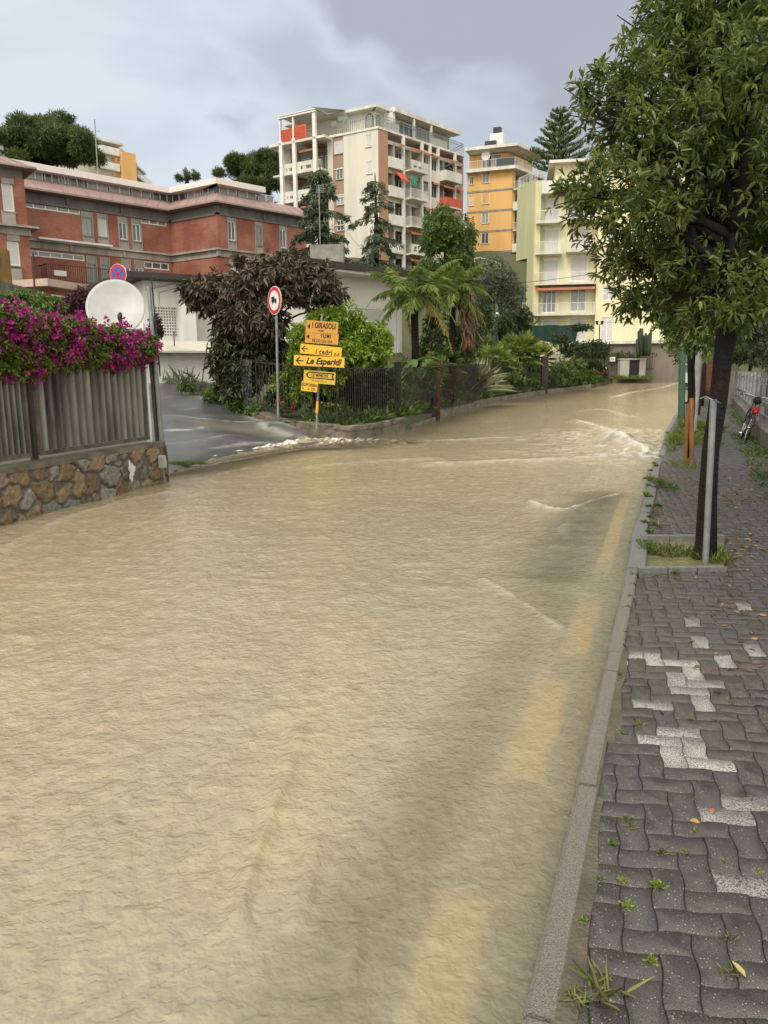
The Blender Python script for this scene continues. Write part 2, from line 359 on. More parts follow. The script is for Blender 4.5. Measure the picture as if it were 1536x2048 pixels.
# standing ridges of fast water
def seg(pts):
    """distance to a polyline drawn on the water, and how far along it"""
    best = np.full(WX.shape, 1e9)
    for a, b in zip(pts[:-1], pts[1:]):
        dx, dy = b[0] - a[0], b[1] - a[1]; tt = np.clip(((WX - a[0]) * dx + (WY - a[1]) * dy) / (dx * dx + dy * dy + 1e-9), 0, 1)
        best = np.minimum(best, np.hypot(WX - a[0] - tt * dx, WY - a[1] - tt * dy))
    return best
def line(*pix): return [(G(a, b).x, G(a, b).y) for a, b in pix]
foam = np.zeros(WX.shape); brk = fbm(WX * 5, WY * 5, 4, 40); brk2 = fbm(WX * 14, WY * 14, 3, 44)
brkf = fbm(WX * 2.2, WY * 1.1, 4, 47)
def ridge_line(pix, w, h, f, sharp=True):
    global wz, foam
    d = seg(line(*pix)); d = d + (brk - .5) * w * 1.2
    g = np.exp(-(d / w) ** 2); wz = wz + g * h
    foam = np.maximum(foam, np.exp(-(d / (w * .55)) ** 2) * f * np.clip((brk2 * .6 + brkf * .5 - .28) * 4, 0, 1))
# foam where the side road's stream meets the flood
ridge_line([(400, 918), (450, 906), (520, 897), (590, 888)], .16, .02, 1.3)
ridge_line([(560, 890), (590, 886), (625, 880), (660, 882), (690, 888)], .24, .05, 1.3)
ridge_line([(700, 884), (735, 880), (775, 884), (800, 888)], .16, .03, .8)
ridge_line([(400, 935), (470, 922), (560, 906), (650, 894), (760, 891), (830, 887)], .07, .015, .4)
ridge_line([(440, 948), (560, 925), (640, 912)], .1, .015, .12)
ridge_line([(840, 884), (950, 878), (1060, 873)], .22, .02, .28)
ridge_line([(870, 928), (1010, 923), (1180, 916), (1270, 908)], .25, .03, .30)
ridge_line([(620, 935), (740, 922), (860, 918)], .25, .02, .12)
ridge_line([(1150, 842), (1180, 850), (1215, 862), (1245, 885), (1265, 900)], .28, .06, .35)
ridge_line([(1237, 873), (1255, 888), (1275, 900)], .22, .09, .65)
ridge_line([(1160, 822), (1200, 818), (1270, 835)], .35, .02, .2)
ridge_line([(1225, 797), (1260, 790), (1320, 783), (1370, 776)], .4, .02, .3)
ridge_line([(1060, 1005), (1100, 1020), (1135, 1022), (1180, 1005), (1240, 990)], .07, .035, .40)
ridge_line([(965, 1156), (1010, 1180), (1060, 1216), (1120, 1256)], .035, .012, .18)
ridge_line([(1140, 1040), (1120, 1060), (1135, 1078)], .05, .012, .12)
ridge_line([(470, 1840), (515, 1710), (565, 1570), (600, 1460)], .035, .014, .0)
ridge_line([(590, 1860), (615, 1760), (628, 1690)], .03, .012, .0)
ridge_line([(700, 1960), (715, 1860)], .03, .010, .0)
ridge_line([(0, 1100), (120, 1040), (240, 1005), (330, 985)], .12, .02, .10)
# churned patch by the far bend of the kerb
g = np.exp(-(seg(line((1270, 870), (1315, 905))) / 2.2) ** 2)
wz += g * (fbm(WX * 3, WY * 3.2, 3, 61) - .5) * .17; foam = np.maximum(foam, g * np.clip((fbm(WX * 6, WY * 6, 3, 63) - .60) * 5, 0, .5))
g = np.exp(-(seg(line((560, 892), (640, 884), (770, 886))) / .75) ** 2)
wz += g * (fbm(WX * 5, WY * 3, 4, 66) - .42) * .18; foam = np.maximum(foam, g * np.clip((fbm(WX * 9, WY * 22, 5, 68) - .49) * 9, 0, 1))
foam = np.where(g > .2, foam * np.clip((fbm(WX * 24, WY * 44, 3, 69) - .36) * 4, 0, 1), foam)
# dark fold beside the hydraulic step
# opacity: thin over the gutter and the shallow fan right of centre
murk = np.full(WX.shape, .985)
thin = np.exp(-(seg(line((1110, 1150), (1170, 1050), (1210, 990))) / .42) ** 2)
thin2 = np.exp(-(seg(line((1120, 1230), (1090, 1160))) / .3) ** 2)
gut = np.interp(dk_, [0, .12, .45, .8], [.50, .34, .17, .05]) * np.interp(WY, [0, 3, 9, 15], [1.0, 1.0, .8, 0])
ks = np.exp(-((dk_ - .50) / .26) ** 2) * np.interp(WY, [0, 2.6, 5, 9, 16], [.42, .38, .22, .10, 0])
murk -= np.maximum(np.maximum(thin * (.30 + .35 * brk), thin2 * .35), np.maximum(gut, ks))
murk -= (fbm(WX * 1.3, WY * .8, 3, 81) - .45) * .10 * np.interp(dk_, [0, 2], [.6, .05])
murk -= np.exp(-(seg(line((700, 893), (813, 868), (916, 832), (1000, 812))) / .9) ** 2) * .5
murk -= np.exp(-(seg([(P(1000, 806, 48).x, 42), (P(1094, 793, 53).x, 51), (P(1150, 787, 60).x, 58)]) / 1.6) ** 2) * .5
murk -= np.exp(-(seg(line((345, 950), (420, 938), (520, 915), (600, 899), (700, 892), (800, 886))) / .62) ** 2) * .72
murk = np.clip(murk + foam * .4, .3, 1)
tint = np.clip(fbm(u * .35, v * .55, 4, 90) * 1.9 - .45, 0, 1)
silt = np.clip(np.exp(-(seg(line((560, 1700), (600, 1540), (700, 1240))) / .22) ** 2) * .45 * (.4 + brk2) + np.exp(-(((WX + .2) / 3) ** 2 + ((WY - 13) / 5) ** 2)) * .6 + np.interp(WY, [12, 30], [0, .55]) * np.interp(WX / np.maximum(WY, 1), [.05, .25], [.0, 1]), 0, 1)

def water_mat():
    m = bpy.data.materials.new('muddy_water'); m.use_nodes = True; t = m.node_tree; l = t.links.new
    b = t.nodes['Principled BSDF']; o = t.nodes['Material Output']
    b.inputs['Roughness'].default_value = 0.06; b.inputs['IOR'].default_value = 1.36; b.inputs['Specular IOR Level'].default_value = 1.0
    A = lambda n: N(t, 'ShaderNodeAttribute', attribute_name=n).outputs['Fac']
    def mixc(f, a, c):
        x = N(t, 'ShaderNodeMix', data_type='RGBA'); l(f, x.inputs[0])
        if isinstance(a, tuple): x.inputs[6].default_value = (*a, 1)
        else: l(a, x.inputs[6])
        if isinstance(c, tuple): x.inputs[7].default_value = (*c, 1)
        else: l(c, x.inputs[7])
        return x.outputs[2]
    c = mixc(A('tint'), (0.33, 0.285, 0.185), (0.40, 0.335, 0.215)); c = mixc(A('green'), c, (0.30, 0.28, 0.195)); c = mixc(A('pink'), c, (0.385, 0.285, 0.185)); c = mixc(A('silt'), c, (0.43, 0.34, 0.20)); c = mixc(A('foam'), c, (0.86, 0.85, 0.80))
    tcn = N(t, 'ShaderNodeTexCoord')
    # fine clouds of silt in the water
    mp0 = N(t, 'ShaderNodeMapping'); l(tcn.outputs['Object'], mp0.inputs[0]); mp0.inputs['Scale'].default_value = (9, 15, 1)
    sn = N(t, 'ShaderNodeTexNoise', inp={'Scale': 1.0, 'Detail': 6.0, 'Roughness': .6, 'Distortion': .6}); l(mp0.outputs[0], sn.inputs['Vector'])
    mr = N(t, 'ShaderNodeMapRange', inp={1: .3, 2: .7, 3: .86, 4: 1.14}); l(sn.outputs[0], mr.inputs[0])
    vm = N(t, 'ShaderNodeVectorMath', operation='SCALE'); l(c, vm.inputs[0]); l(mr.outputs[0], vm.inputs['Scale']); l(vm.outputs[0], b.inputs['Base Color'])
    def layer(sx, sy, scale, detail, ridged):
        q = N(t, 'ShaderNodeMapping'); l(tcn.outputs['Object'], q.inputs[0]); q.inputs['Scale'].default_value = (sx, sy, 1); q.inputs['Rotation'].default_value = (0, 0, R(-12))
        k = N(t, 'ShaderNodeTexNoise', inp={'Scale': scale, 'Detail': detail, 'Roughness': .5, 'Distortion': .35}); l(q.outputs[0], k.inputs['Vector'])
        if not ridged: return k.outputs[0]
        s = N(t, 'ShaderNodeMath', operation='SUBTRACT', inp={1: .5}); l(k.outputs[0], s.inputs[0]); a = N(t, 'ShaderNodeMath', operation='ABSOLUTE'); l(s.outputs[0], a.inputs[0])
        g_ = N(t, 'ShaderNodeMath', operation='MULTIPLY', inp={1: 1.8}); l(a.outputs[0], g_.inputs[0]); return g_.outputs[0]
    h1 = layer(1, 1.1, 20, 2.0, False); h2 = layer(1, 1.1, 32, 1.0, True); h3 = layer(1.5, 1, 5, 3.0, False)
    s1 = N(t, 'ShaderNodeMath', operation='MULTIPLY_ADD', inp={1: .30}); l(h2, s1.inputs[0]); l(h1, s1.inputs[2])
    s2 = N(t, 'ShaderNodeMath', operation='MULTIPLY_ADD', inp={1: .7}); l(h3, s2.inputs[0]); l(s1.outputs[0], s2.inputs[2])
    bp = N(t, 'ShaderNodeBump', inp={'Strength': 0.5, 'Distance': 0.024}); l(s2.outputs[0], bp.inputs['Height']); l(bp.outputs[0], b.inputs['Normal'])
    fr = N(t, 'ShaderNodeMapRange', inp={1: 0, 2: 1, 3: .05, 4: .75}); l(A('foam'), fr.inputs[0]); l(fr.outputs[0], b.inputs['Roughness'])
    tr = N(t, 'ShaderNodeBsdfTransparent'); tr.inputs[0].default_value = (0.93, 0.86, 0.70, 1)
    ms = N(t, 'ShaderNodeMixShader'); l(A('murk'), ms.inputs[0]); l(tr.outputs[0], ms.inputs[1]); l(b.outputs[0], ms.inputs[2]); l(ms.outputs[0], o.inputs[0])
    return m
str_ = fbm(u * .28 + 5, v * 1.5, 4, 120)
green = np.clip(np.interp(dk_, [0, .4, 2.2, 4.0], [1.0, .85, .45, 0]) * np.interp(WY, [8, 16], [1, .3]) + (str_ - .5) * 1.1, 0, 1)
pink = np.clip(np.interp(dk_, [1.2, 2.4, 5], [0, .55, .7]) * np.interp(WY, [1, 3, 8], [1, .8, 0]) + (fbm(u * .5, v * 1.9, 3, 130) - .55) * 1.2, 0, 1) * .8
WM = water_mat()
WZ = zroad(WY) + wz
flood = struct(grid_mesh('flood_water', WX, WY, WZ, WM, attrs=dict(foam=np.clip(foam, 0, 1).ravel(), murk=murk.ravel(), tint=tint.ravel(), silt=silt.ravel(), green=green.ravel(), pink=pink.ravel())))

# ---------------------------------------------------------------- side road: wet asphalt with a thin running film
sx = np.linspace(-26, 1.6, 300); sy = np.linspace(10.5, 40, 330); SX, SY = np.meshgrid(sx, sy)
SZ = H(SX.ravel(), SY.ravel()).reshape(SX.shape) + .012 + (fbm(SX * 1.2, SY * 1.2, 3, 5) - .5) * .03
edge = [G(700, 884), G(640, 872, .06), P(530, 846, 19.4), P(480, 824, 21), P(400, 793, 24), P(330, 767, 27.5), P(280, 750, 32), P(200, 745, 40)]
ex = np.array([p.x for p in edge][::-1]); ey = np.array([p.y for p in edge][::-1])
farlim = np.interp(SX, ex, ey, left=45)
shore = np.interp(SX, [-26, SH[2].x, SH[3].x, SH[4].x, SH[5].x, SH[6].x, 2], [SH[2].y, SH[2].y, SH[3].y, SH[4].y, SH[5].y, SH[6].y, 17.6]); nearlim = shore - .9
keep = (SY < farlim + .12) & (SY > nearlim) & (SX < G(690, 886).x)
# drop it below the flood at the mouth
lip = np.clip((SY - shore) / 2.4, -.5, 1); SZ = np.where(lip > 0, SZ * np.clip(lip, 0, 1) ** .8 + .012, lip * .15 + .012)
su = SX * .55 + SY * .83
sf = np.zeros(SX.shape)
def segS(pts):
    best = np.full(SX.shape, 1e9)
    for a, b in zip(pts[:-1], pts[1:]):
        dx, dy = b.x - a.x, b.y - a.y; tt = np.clip(((SX - a.x) * dx + (SY - a.y) * dy) / (dx * dx + dy * dy + 1e-9), 0, 1)
        best = np.minimum(best, np.hypot(SX - a.x - tt * dx, SY - a.y - tt * dy))
    return best
def onside(px, py):                    # where the pixel's ray meets the side road
    y = 11.0
    while y < 60:
        p = P(px, py, y)
        if p.z < Hz(p.x, p.y) + .01: return p
        y += .15
    return P(px, py, 20)
bs = fbm(SX * 6, SY * 6, 4, 3)
for pts, w, f in [(((320, 832), (400, 838), (500, 846), (620, 852)), .07, .7), (((330, 866), (380, 864), (410, 858)), .06, 1.0), (((500, 836), (530, 860), (580, 872)), .16, .8), (((395, 795), (460, 818), (505, 836)), .14, .55),
                  (((335, 890), (420, 880), (480, 872)), .06, .45), (((360, 822), (410, 818)), .05, .4), (((320, 800), (345, 796)), .07, .6), (((430, 900), (520, 885), (600, 878)), .10, .7), (((560, 870), (620, 876)), .2, .6)]:
    d = segS([onside(*q) for q in pts]) + (bs - .5) * w * 2
    sf = np.maximum(sf, np.exp(-(d / w) ** 2) * f * np.clip((bs - .3) * 3.5, 0, 1))
mud = np.exp(-(segS([onside(*q) for q in ((420, 850), (480, 860), (530, 868))]) / .4) ** 2) * .35
sf *= .75
SZ = SZ + sf * .02
def side_mat():
    m = asphalt('streaming_wet_asphalt', (0.070, 0.072, 0.075), (0.105, 0.104, 0.102), 0.3, 0.4); t = m.node_tree; l = t.links.new; b = t.nodes['Principled BSDF']
    src = b.inputs['Base Color'].links[0].from_socket
    a = N(t, 'ShaderNodeAttribute', attribute_name='foam'); x = N(t, 'ShaderNodeMix', data_type='RGBA'); l(a.outputs['Fac'], x.inputs[0]); l(src, x.inputs[6]); x.inputs[7].default_value = (.62, .61, .57, 1)
    a2 = N(t, 'ShaderNodeAttribute', attribute_name='mud'); x2 = N(t, 'ShaderNodeMix', data_type='RGBA'); l(a2.outputs['Fac'], x2.inputs[0]); l(x.outputs[2], x2.inputs[6]); x2.inputs[7].default_value = (.26, .22, .15, 1)
    l(x2.outputs[2], b.inputs['Base Color'])
    tcn = N(t, 'ShaderNodeTexCoord'); q = N(t, 'ShaderNodeMapping'); l(tcn.outputs['Object'], q.inputs[0]); q.inputs['Scale'].default_value = (1, 2.2, 1); q.inputs['Rotation'].default_value = (0, 0, R(25))
    k = N(t, 'ShaderNodeTexNoise', inp={'Scale': 7.0, 'Detail': 5.0, 'Distortion': 1.2}); l(q.outputs[0], k.inputs['Vector'])
    bp = N(t, 'ShaderNodeBump', inp={'Strength': .5, 'Distance': .02}); l(k.outputs[0], bp.inputs['Height']); l(bp.outputs[0], b.inputs['Normal'])
    b.inputs['Roughness'].default_value = .28
    return m
struct(grid_mesh('side_road', SX, SY, SZ, side_mat(), attrs=dict(foam=np.clip(sf, 0, 1).ravel(), mud=mud.ravel()), keep=keep))

# ---------------------------------------------------------------- kerb of the pavement
def lerp_poly(pts, step):
    out = [pts[0]]
    for a, b in zip(pts[:-1], pts[1:]):
        n = max(1, int((b - a).length / step))
        for i in range(1, n + 1): out.append(a.lerp(b, i / n))
    return out
kerb_m = mat('kerb_stone', (0.31, 0.285, 0.25), 0.42, (0.17, 0.155, 0.135), 190, 0.8, 260, detail=2, lo=.42, hi=.58)
kerb_m2 = mat('new_concrete_kerb', (0.20, 0.20, 0.205), 0.4, (0.14, 0.14, 0.145), 20, 0.3, 200)
kb = MB()
def kerb_run(pts, width, z0, z1, blen, mi, gap=.008):
    acc = []; total = 0; cur = [pts[0]]
    poly = lerp_poly(pts, .25)
    n = len(poly); i = 0
    while i < n - 1:
        j = i; l = 0
        while j < n - 1 and l < blen: l += (poly[j + 1] - poly[j]).length; j += 1
        a, b = poly[i], poly[j]; d = (b - a); L_ = d.length; d = d.normalized(); s = Vector((d.y, -d.x, 0))
        a2 = a + d * gap; b2 = b - d * gap; jz = random.uniform(-.004, .004); c = .012
        a2 = a2 + s * random.uniform(-.006, .006)
        prof = [(0, z0), (0, z1 - c), (c, z1 + jz), (width - c, z1 + jz), (width, z1 - c), (width, z0)]
        vs = [p + s * q + Vector((0, 0, h)) for p in (a2, b2) for q, h in prof]; k = 6
        kb.add(vs, [tuple(range(k))[::-1], tuple(range(k, 2 * k))] + [(m_, (m_ + 1) % k, k + (m_ + 1) % k, k + m_) for m_ in range(k)], mi)
        i = j
K = KERB; kerb_run(K[:7], .085, -.15, .030, .95, 0); kerb_run(K[6:9] , .085, -.15, .034, .7, 0); kerb_run(K[8:10], .15, -.15, .045, .9, 1); kerb_run(K[9:], .13, -.15, .04, 1.0, 1)
kerb_run(KERB2, .12, -.15, .035, 1.0, 1)
struct(mk('kerb', kb, [kerb_m, kerb_m2]))

# ---------------------------------------------------------------- pavement of interlocking blocks
S_ = .094; m0 = .28; ang = math.atan(m0)
va = np.array([math.sin(ang), math.cos(ang)]); ua = np.array([math.cos(.15), -math.sin(.15)]); org = np.array([K[4].x, K[4].y])
_Mi = np.linalg.inv(np.array([[ua[0], va[0]], [ua[1], va[1]]]))
def to_uv(x, y): d0 = x - org[0]; d1 = y - org[1]; return (_Mi[0, 0] * d0 + _Mi[0, 1] * d1) / S_, (_Mi[1, 0] * d0 + _Mi[1, 1] * d1) / S_
def to_xy(u, v): return org[0] + (u * ua[0] + v * va[0]) * S_, org[1] + (u * ua[1] + v * va[1]) * S_
def zpave(x, y):
    return .022 + np.clip((x - kerbx(y)), 0, 3) * .012 + (fbm(x * 1.1, y * 1.1, 2, 31) - .5) * .02 + np.exp(-(((x - 5.0) / .5) ** 2 + ((y - 7.5) / .5) ** 2)) * .05
PIT = [G(*a, .03) for a in [(1274, 1140), (1450, 1138), (1448, 1075), (1282, 1075)]]
px_ = [p.x for p in PIT]; py_ = [p.y for p in PIT]
def inpit(x, y, mgn=0.0):
    y0, y1 = min(py_) - mgn, max(py_) + mgn
    return (y > y0) & (y < y1) & (x > kerbx(y)) & (x < np.interp(y, [py_[1], py_[2]], [px_[1], px_[2]]) + mgn)
white_px = [(1490, 1625), (1530, 1612), (1495, 1770), (1355, 1460), (1400, 1485), (1320, 1490), (1370, 1520), (1410, 1525), (1395, 1410), (1310, 1410), (1360, 1385), (1395, 1340), (1350, 1362), (1410, 1362), (1460, 1335), (1400, 1290), (1395, 1245),
            (1270, 1312), (1300, 1328), (1490, 1297), (1250, 1320), (1440, 1360), (1500, 1220), (1385, 1330)]
whites = set()
def block_of(x, y):
    u, v = to_uv(x, y); i, j = int(math.floor(u)), int(math.floor(v)); k = (i - j) % 4
    return {0: (i, j, 0), 1: (i - 1, j, 0), 3: (i, j, 1), 2: (i, j - 1, 1)}[k]
for a in white_px: p = G(*a, .03); whites.add(block_of(p.x, p.y))
def outline(i, j, o):
    w, h = (2, 1) if o == 0 else (1, 2); g = .012; n = 5
    x0, y0, x1, y1 = i + g, j + g, i + w - g, j + h - g
    def L2(a, b, k): return [(a[0] + (b[0] - a[0]) * q / k, a[1] + (b[1] - a[1]) * q / k) for q in range(k)]
    return np.array(L2((x0, y0), (x1, y0), n * w) + L2((x1, y0), (x1, y1), n * h) + L2((x1, y1), (x0, y1), n * w) + L2((x0, y1), (x0, y0), n * h))
PV = []; PF4 = []; PT = []; PFm = []; nv = 0; tops = []
tmpl = {o: outline(0, 0, o) for o in (0, 1)}
ctr = {0: (1, .5), 1: (.5, 1)}
for j in range(-50, 420):
    for i in range(-80, 160):
        k = (i - j) % 4
        if k not in (0, 3): continue
        o = 0 if k == 0 else 1
        cx, cy = to_xy(i + ctr[o][0], j + ctr[o][1])
        if cy < 0.2 or cy > 34 or cx > wallx(cy) + .1: continue
        ins = .108 if not (5.4 < cy < 13) else .17
        if cx < kerbx(cy) - .03: continue
        if inpit(np.array(cx), np.array(cy), .09): continue
        ol = tmpl[o] + (i, j); cu, cv = i + ctr[o][0], j + ctr[o][1]
        A_ = .05
        tilt = rng.normal(0, .006, 2); dz = rng.normal(0, .0012) - (.02 if rng.random() < .01 else 0)
        for ring, (sc, zz) in enumerate([(1.0, -.03), (1.0, -.0035), (.965, 0.0)]):
            q = ol.copy(); q[:, 0] = cu + (q[:, 0] - cu) * sc; q[:, 1] = cv + (q[:, 1] - cv) * sc
            wu = q[:, 0] + A_ * np.sin(math.pi * q[:, 1] * 1.0 + .4) ; wv = q[:, 1] + A_ * np.sin(math.pi * q[:, 0] * 1.0)
            x, y = to_xy(wu, wv); x = np.maximum(x, kerbx(y) + ins - .02)
            z = zpave(x, y) + zz + dz + (wu - cu) * tilt[0] * .1 + (wv - cv) * tilt[1] * .1
            PV.append(np.stack([x, y, z], 1))
        n = len(ol)
        for r_ in (0, 1):
            a = nv + r_ * n + np.arange(n); b = nv + r_ * n + (np.arange(n) + 1) % n
            PF4.append(np.stack([a, b, b + n, a + n], 1))
        tops.append(nv + 2 * n + np.arange(n)); nv += 3 * n
        wv_ = 1.0 if (i, j, o) in whites else 0.0
        PT.append((wv_, rng.random()))
# assemble with mixed polygon sizes
def pave_mesh():
    V = np.concatenate(PV); me = bpy.data.meshes.new('pavement')
    polys = []; at = []
    for b, (t_, pt) in enumerate(zip(tops, PT)):
        polys.append(t_); at.append(pt)
        for r_ in (2 * b, 2 * b + 1):
            for f in PF4[r_]: polys.append(f); at.append(pt)
    ls = np.array([len(p) for p in polys]); st = np.concatenate([[0], np.cumsum(ls)[:-1]]); idx = np.concatenate(polys)
    me.vertices.add(len(V)); me.vertices.foreach_set('co', V.astype(np.float32).ravel()); me.loops.add(len(idx)); me.loops.foreach_set('vertex_index', idx.astype(np.int32))
    me.polygons.add(len(ls)); me.polygons.foreach_set('loop_start', st.astype(np.int32)); me.update(calc_edges=True)
    at = np.array(at, np.float32)
    for nm, c in (('white', 0), ('rnd', 1)): q = me.attributes.new(nm, 'FLOAT', 'FACE'); q.data.foreach_set('value', at[:, c].copy())
    m = bpy.data.materials.new('paving_block'); m.use_nodes = True; t = m.node_tree; l = t.links.new; b = t.nodes['Principled BSDF']; b.inputs['Roughness'].default_value = .38
    A = lambda n: N(t, 'ShaderNodeAttribute', attribute_name=n).outputs['Fac']; tcn = N(t, 'ShaderNodeTexCoord')
    def mx(f, a, c):
        x = N(t, 'ShaderNodeMix', data_type='RGBA'); l(f, x.inputs[0])
        for k, s in ((6, a), (7, c)):
            if isinstance(s, tuple): x.inputs[k].default_value = (*s, 1)
            else: l(s, x.inputs[k])
        return x.outputs[2]
    def thr(sc, a, b_, kind='ShaderNodeTexNoise', **kw):
        k = N(t, kind, inp={'Scale': sc, **kw}); l(tcn.outputs['Object'], k.inputs['Vector']); r_ = N(t, 'ShaderNodeMapRange', inp={1: a, 2: b_}); l(k.outputs[0], r_.inputs[0]); return r_.outputs[0]
    dark = mx(A('rnd'), (0.068, 0.063, 0.058), (0.098, 0.088, 0.079))
    dark = mx(thr(1.6, .40, .62), dark, (0.088, 0.079, 0.072))
    dark = mx(thr(.8, .50, .66), dark, (0.112, 0.094, 0.078)); dark = mx(thr(14, .56, .72), dark, (0.045, 0.042, 0.038)); dark = mx(thr(330, .47, .60), dark, (0.035, 0.033, 0.033))
    # scattered white chips
    vo = N(t, 'ShaderNodeTexVoronoi', inp={'Scale': 95.0}); l(tcn.outputs['Object'], vo.inputs['Vector']); c1 = N(t, 'ShaderNodeMath', operation='LESS_THAN', inp={1: .19}); l(vo.outputs['Distance'], c1.inputs[0])
    sp = N(t, 'ShaderNodeSeparateColor'); l(vo.outputs['Color'], sp.inputs[0]); c2 = N(t, 'ShaderNodeMath', operation='GREATER_THAN', inp={1: .60}); l(sp.outputs[0], c2.inputs[0])
    c3 = N(t, 'ShaderNodeMath', operation='MULTIPLY'); l(c1.outputs[0], c3.inputs[0]); l(c2.outputs[0], c3.inputs[1]); dark = mx(c3.outputs[0], dark, (.30, .29, .27))
    wh = mx(thr(3, .38, .6), (0.43, 0.42, 0.39), (0.25, 0.245, 0.23)); wh = mx(thr(190, .50, .56), wh, (0.06, 0.06, 0.058))
    c = mx(A('white'), dark, wh); l(c, b.inputs['Base Color'])
    rr = thr(1.2, .40, .60); m2 = N(t, 'ShaderNodeMapRange', inp={1: 0, 2: 1, 3: .20, 4: .46}); l(rr, m2.inputs[0]); l(m2.outputs[0], b.inputs['Roughness'])
    k = N(t, 'ShaderNodeTexNoise', inp={'Scale': 180.0, 'Detail': 3.0}); l(tcn.outputs['Object'], k.inputs['Vector']); bp = N(t, 'ShaderNodeBump', inp={'Strength': .6, 'Distance': .004}); l(k.outputs[0], bp.inputs['Height']); l(bp.outputs[0], b.inputs['Normal'])
    me.materials.append(m); return link('pavement', me)
struct(pave_mesh())
# bedding under the blocks, with muddy water seeping along the kerb
ry = np.concatenate([np.linspace(-6, 14, 80), np.linspace(14.3, 46, 60)]); t = np.linspace(0, 1, 30)
x0 = kerbx(ry) + .06; x1 = wallx(ry) + .25; BX = x0[:, None] + (np.maximum(x1 - x0, .3))[:, None] * t[None]; BY = np.repeat(ry[:, None], 30, 1)
BZ = zpave(BX, BY) - np.where(BY < 34, .0085, 0.0)
BZ = np.where(inpit(BX, BY, -.02), BZ - .25, BZ)
struct(grid_mesh('pavement_bed', BX, BY, BZ, mat('wet_sand_bed', (0.050, 0.043, 0.034), 0.5, (0.085, 0.074, 0.055), 6, .5, 80)))
sp = MB(); pts = lerp_poly(K[:7], .12); L1 = []; L2 = []
for i, p in enumerate(pts):
    w = .025 + .08 * (fbm(i * .33, 3.3, 3, 5) - .35)
    L1.append((p.x + .07, p.y, .0275)); L2.append((p.x + .085 + max(.01, w), p.y, .0275))
sp.add(L1 + L2, [(i, i + 1, len(L1) + i + 1, len(L1) + i) for i in range(len(L1) - 1)])
spm = mat('muddy_puddle', (0.135, 0.112, 0.075), 0.12, (0.08, 0.07, 0.052), 9, .5, 60)
struct(mk('overflow_water', sp, spm))
# tree pit: edging, soil, standing water
pm = MB(); z = .05
for a, b in ((PIT[0], PIT[1]), (PIT[3], PIT[2])):
    z = .002
    a = Vector((a.x, a.y, z)); b = Vector((b.x, b.y, z)); n = 3
    for q in range(n): pm.bar(a.lerp(b, q / n + .006), a.lerp(b, (q + 1) / n - .006), .07, .10)
struct(mk('pit_edging', pm, kerb_m2))
q = MB(); q.add([Vector((p.x, p.y, .0)) for p in PIT], [(0, 1, 2, 3)])
struct(mk('pit_water', q, mat('pit_muddy_water', (0.23, 0.20, 0.10), 0.12, (0.15, 0.15, 0.07), 8, .5, 30)))
# ---------------------------------------------------------------- facades
class Fac:
    def __init__(s, a, b):
        s.a = Vector((a[0], a[1], 0)); s.b = Vector((b[0], b[1], 0)); s.L = (s.b - s.a).length; s.d = (s.b - s.a) / s.L
        s.n = Vector((s.d.y, -s.d.x, 0))
    @staticmethod
    def line(p0, p1, d0=None, d1=None):         # a level line seen at two pixels gives the ratio of their depths
        r0, r1 = ray(*p0).z, ray(*p1).z
        if d0 is not None: d1 = d0 * r0 / r1
        else: d0 = d1 * r1 / r0
        A, B = P(*p0, d0), P(*p1, d1); return Fac(A, B)
    def shift(s, o): return Fac(s.a + s.n * o, s.b + s.n * o)
    def uz(s, px, py):
        r = ray(px, py); den = r.dot(s.n); Y = s.a.dot(s.n) / den if False else (s.a - Vector((0, 0, 0))).dot(s.n) / (r.x * s.n.x + r.y * s.n.y)
        p = Vector((r.x * Y, r.y * Y, 0)); return (p - s.a).dot(s.d), EYE + r.z * Y
    def pt(s, u, z, o=0): q = s.a + s.d * u + s.n * o; return Vector((q.x, q.y, z))
    def box(s, mb, u0, u1, z0, z1, o0, o1, mi=None):
        vs = [s.pt(u, z, o) for u in (u0, u1) for z in (z0, z1) for o in (o0, o1)]
        mb.add(vs, [(0, 1, 3, 2), (4, 6, 7, 5), (0, 4, 5, 1), (2, 3, 7, 6), (0, 2, 6, 4), (1, 5, 7, 3)], mi)
    def rect(s, xl, yt, xr, yb):                # left edge gives the heights
        u0, z1 = s.uz(xl, yt); z0 = s.uz(xl, yb)[1]; u1 = s.uz(xr, (yt + yb) / 2)[0]; return u0, u1, z0, z1
    def wall(s, mb, u0, u1, z0, z1, holes=(), depth=.18, mi=None):
        us = sorted({u0, u1, *[min(max(h[0], u0), u1) for h in holes], *[min(max(h[1], u0), u1) for h in holes]})
        zs = sorted({z0, z1, *[min(max(h[2], z0), z1) for h in holes], *[min(max(h[3], z0), z1) for h in holes]})
        for a, b in zip(us[:-1], us[1:]):
            for c, d in zip(zs[:-1], zs[1:]):
                if b - a < 1e-4 or d - c < 1e-4: continue
                mu, mz = (a + b) / 2, (c + d) / 2
                if any(h[0] < mu < h[1] and h[2] < mz < h[3] for h in holes): continue
                mb.add([s.pt(a, c), s.pt(b, c), s.pt(b, d), s.pt(a, d)], [(0, 1, 2, 3)], mi)
        for h in holes:
            a, b, c, d = h; q = [(a, c), (b, c), (b, d), (a, d)]
            for i in range(4):
                m_, n_ = q[i], q[(i + 1) % 4]
                mb.add([s.pt(*m_), s.pt(*n_), s.pt(*n_, -depth), s.pt(*m_, -depth)], [(0, 1, 2, 3)], mi)
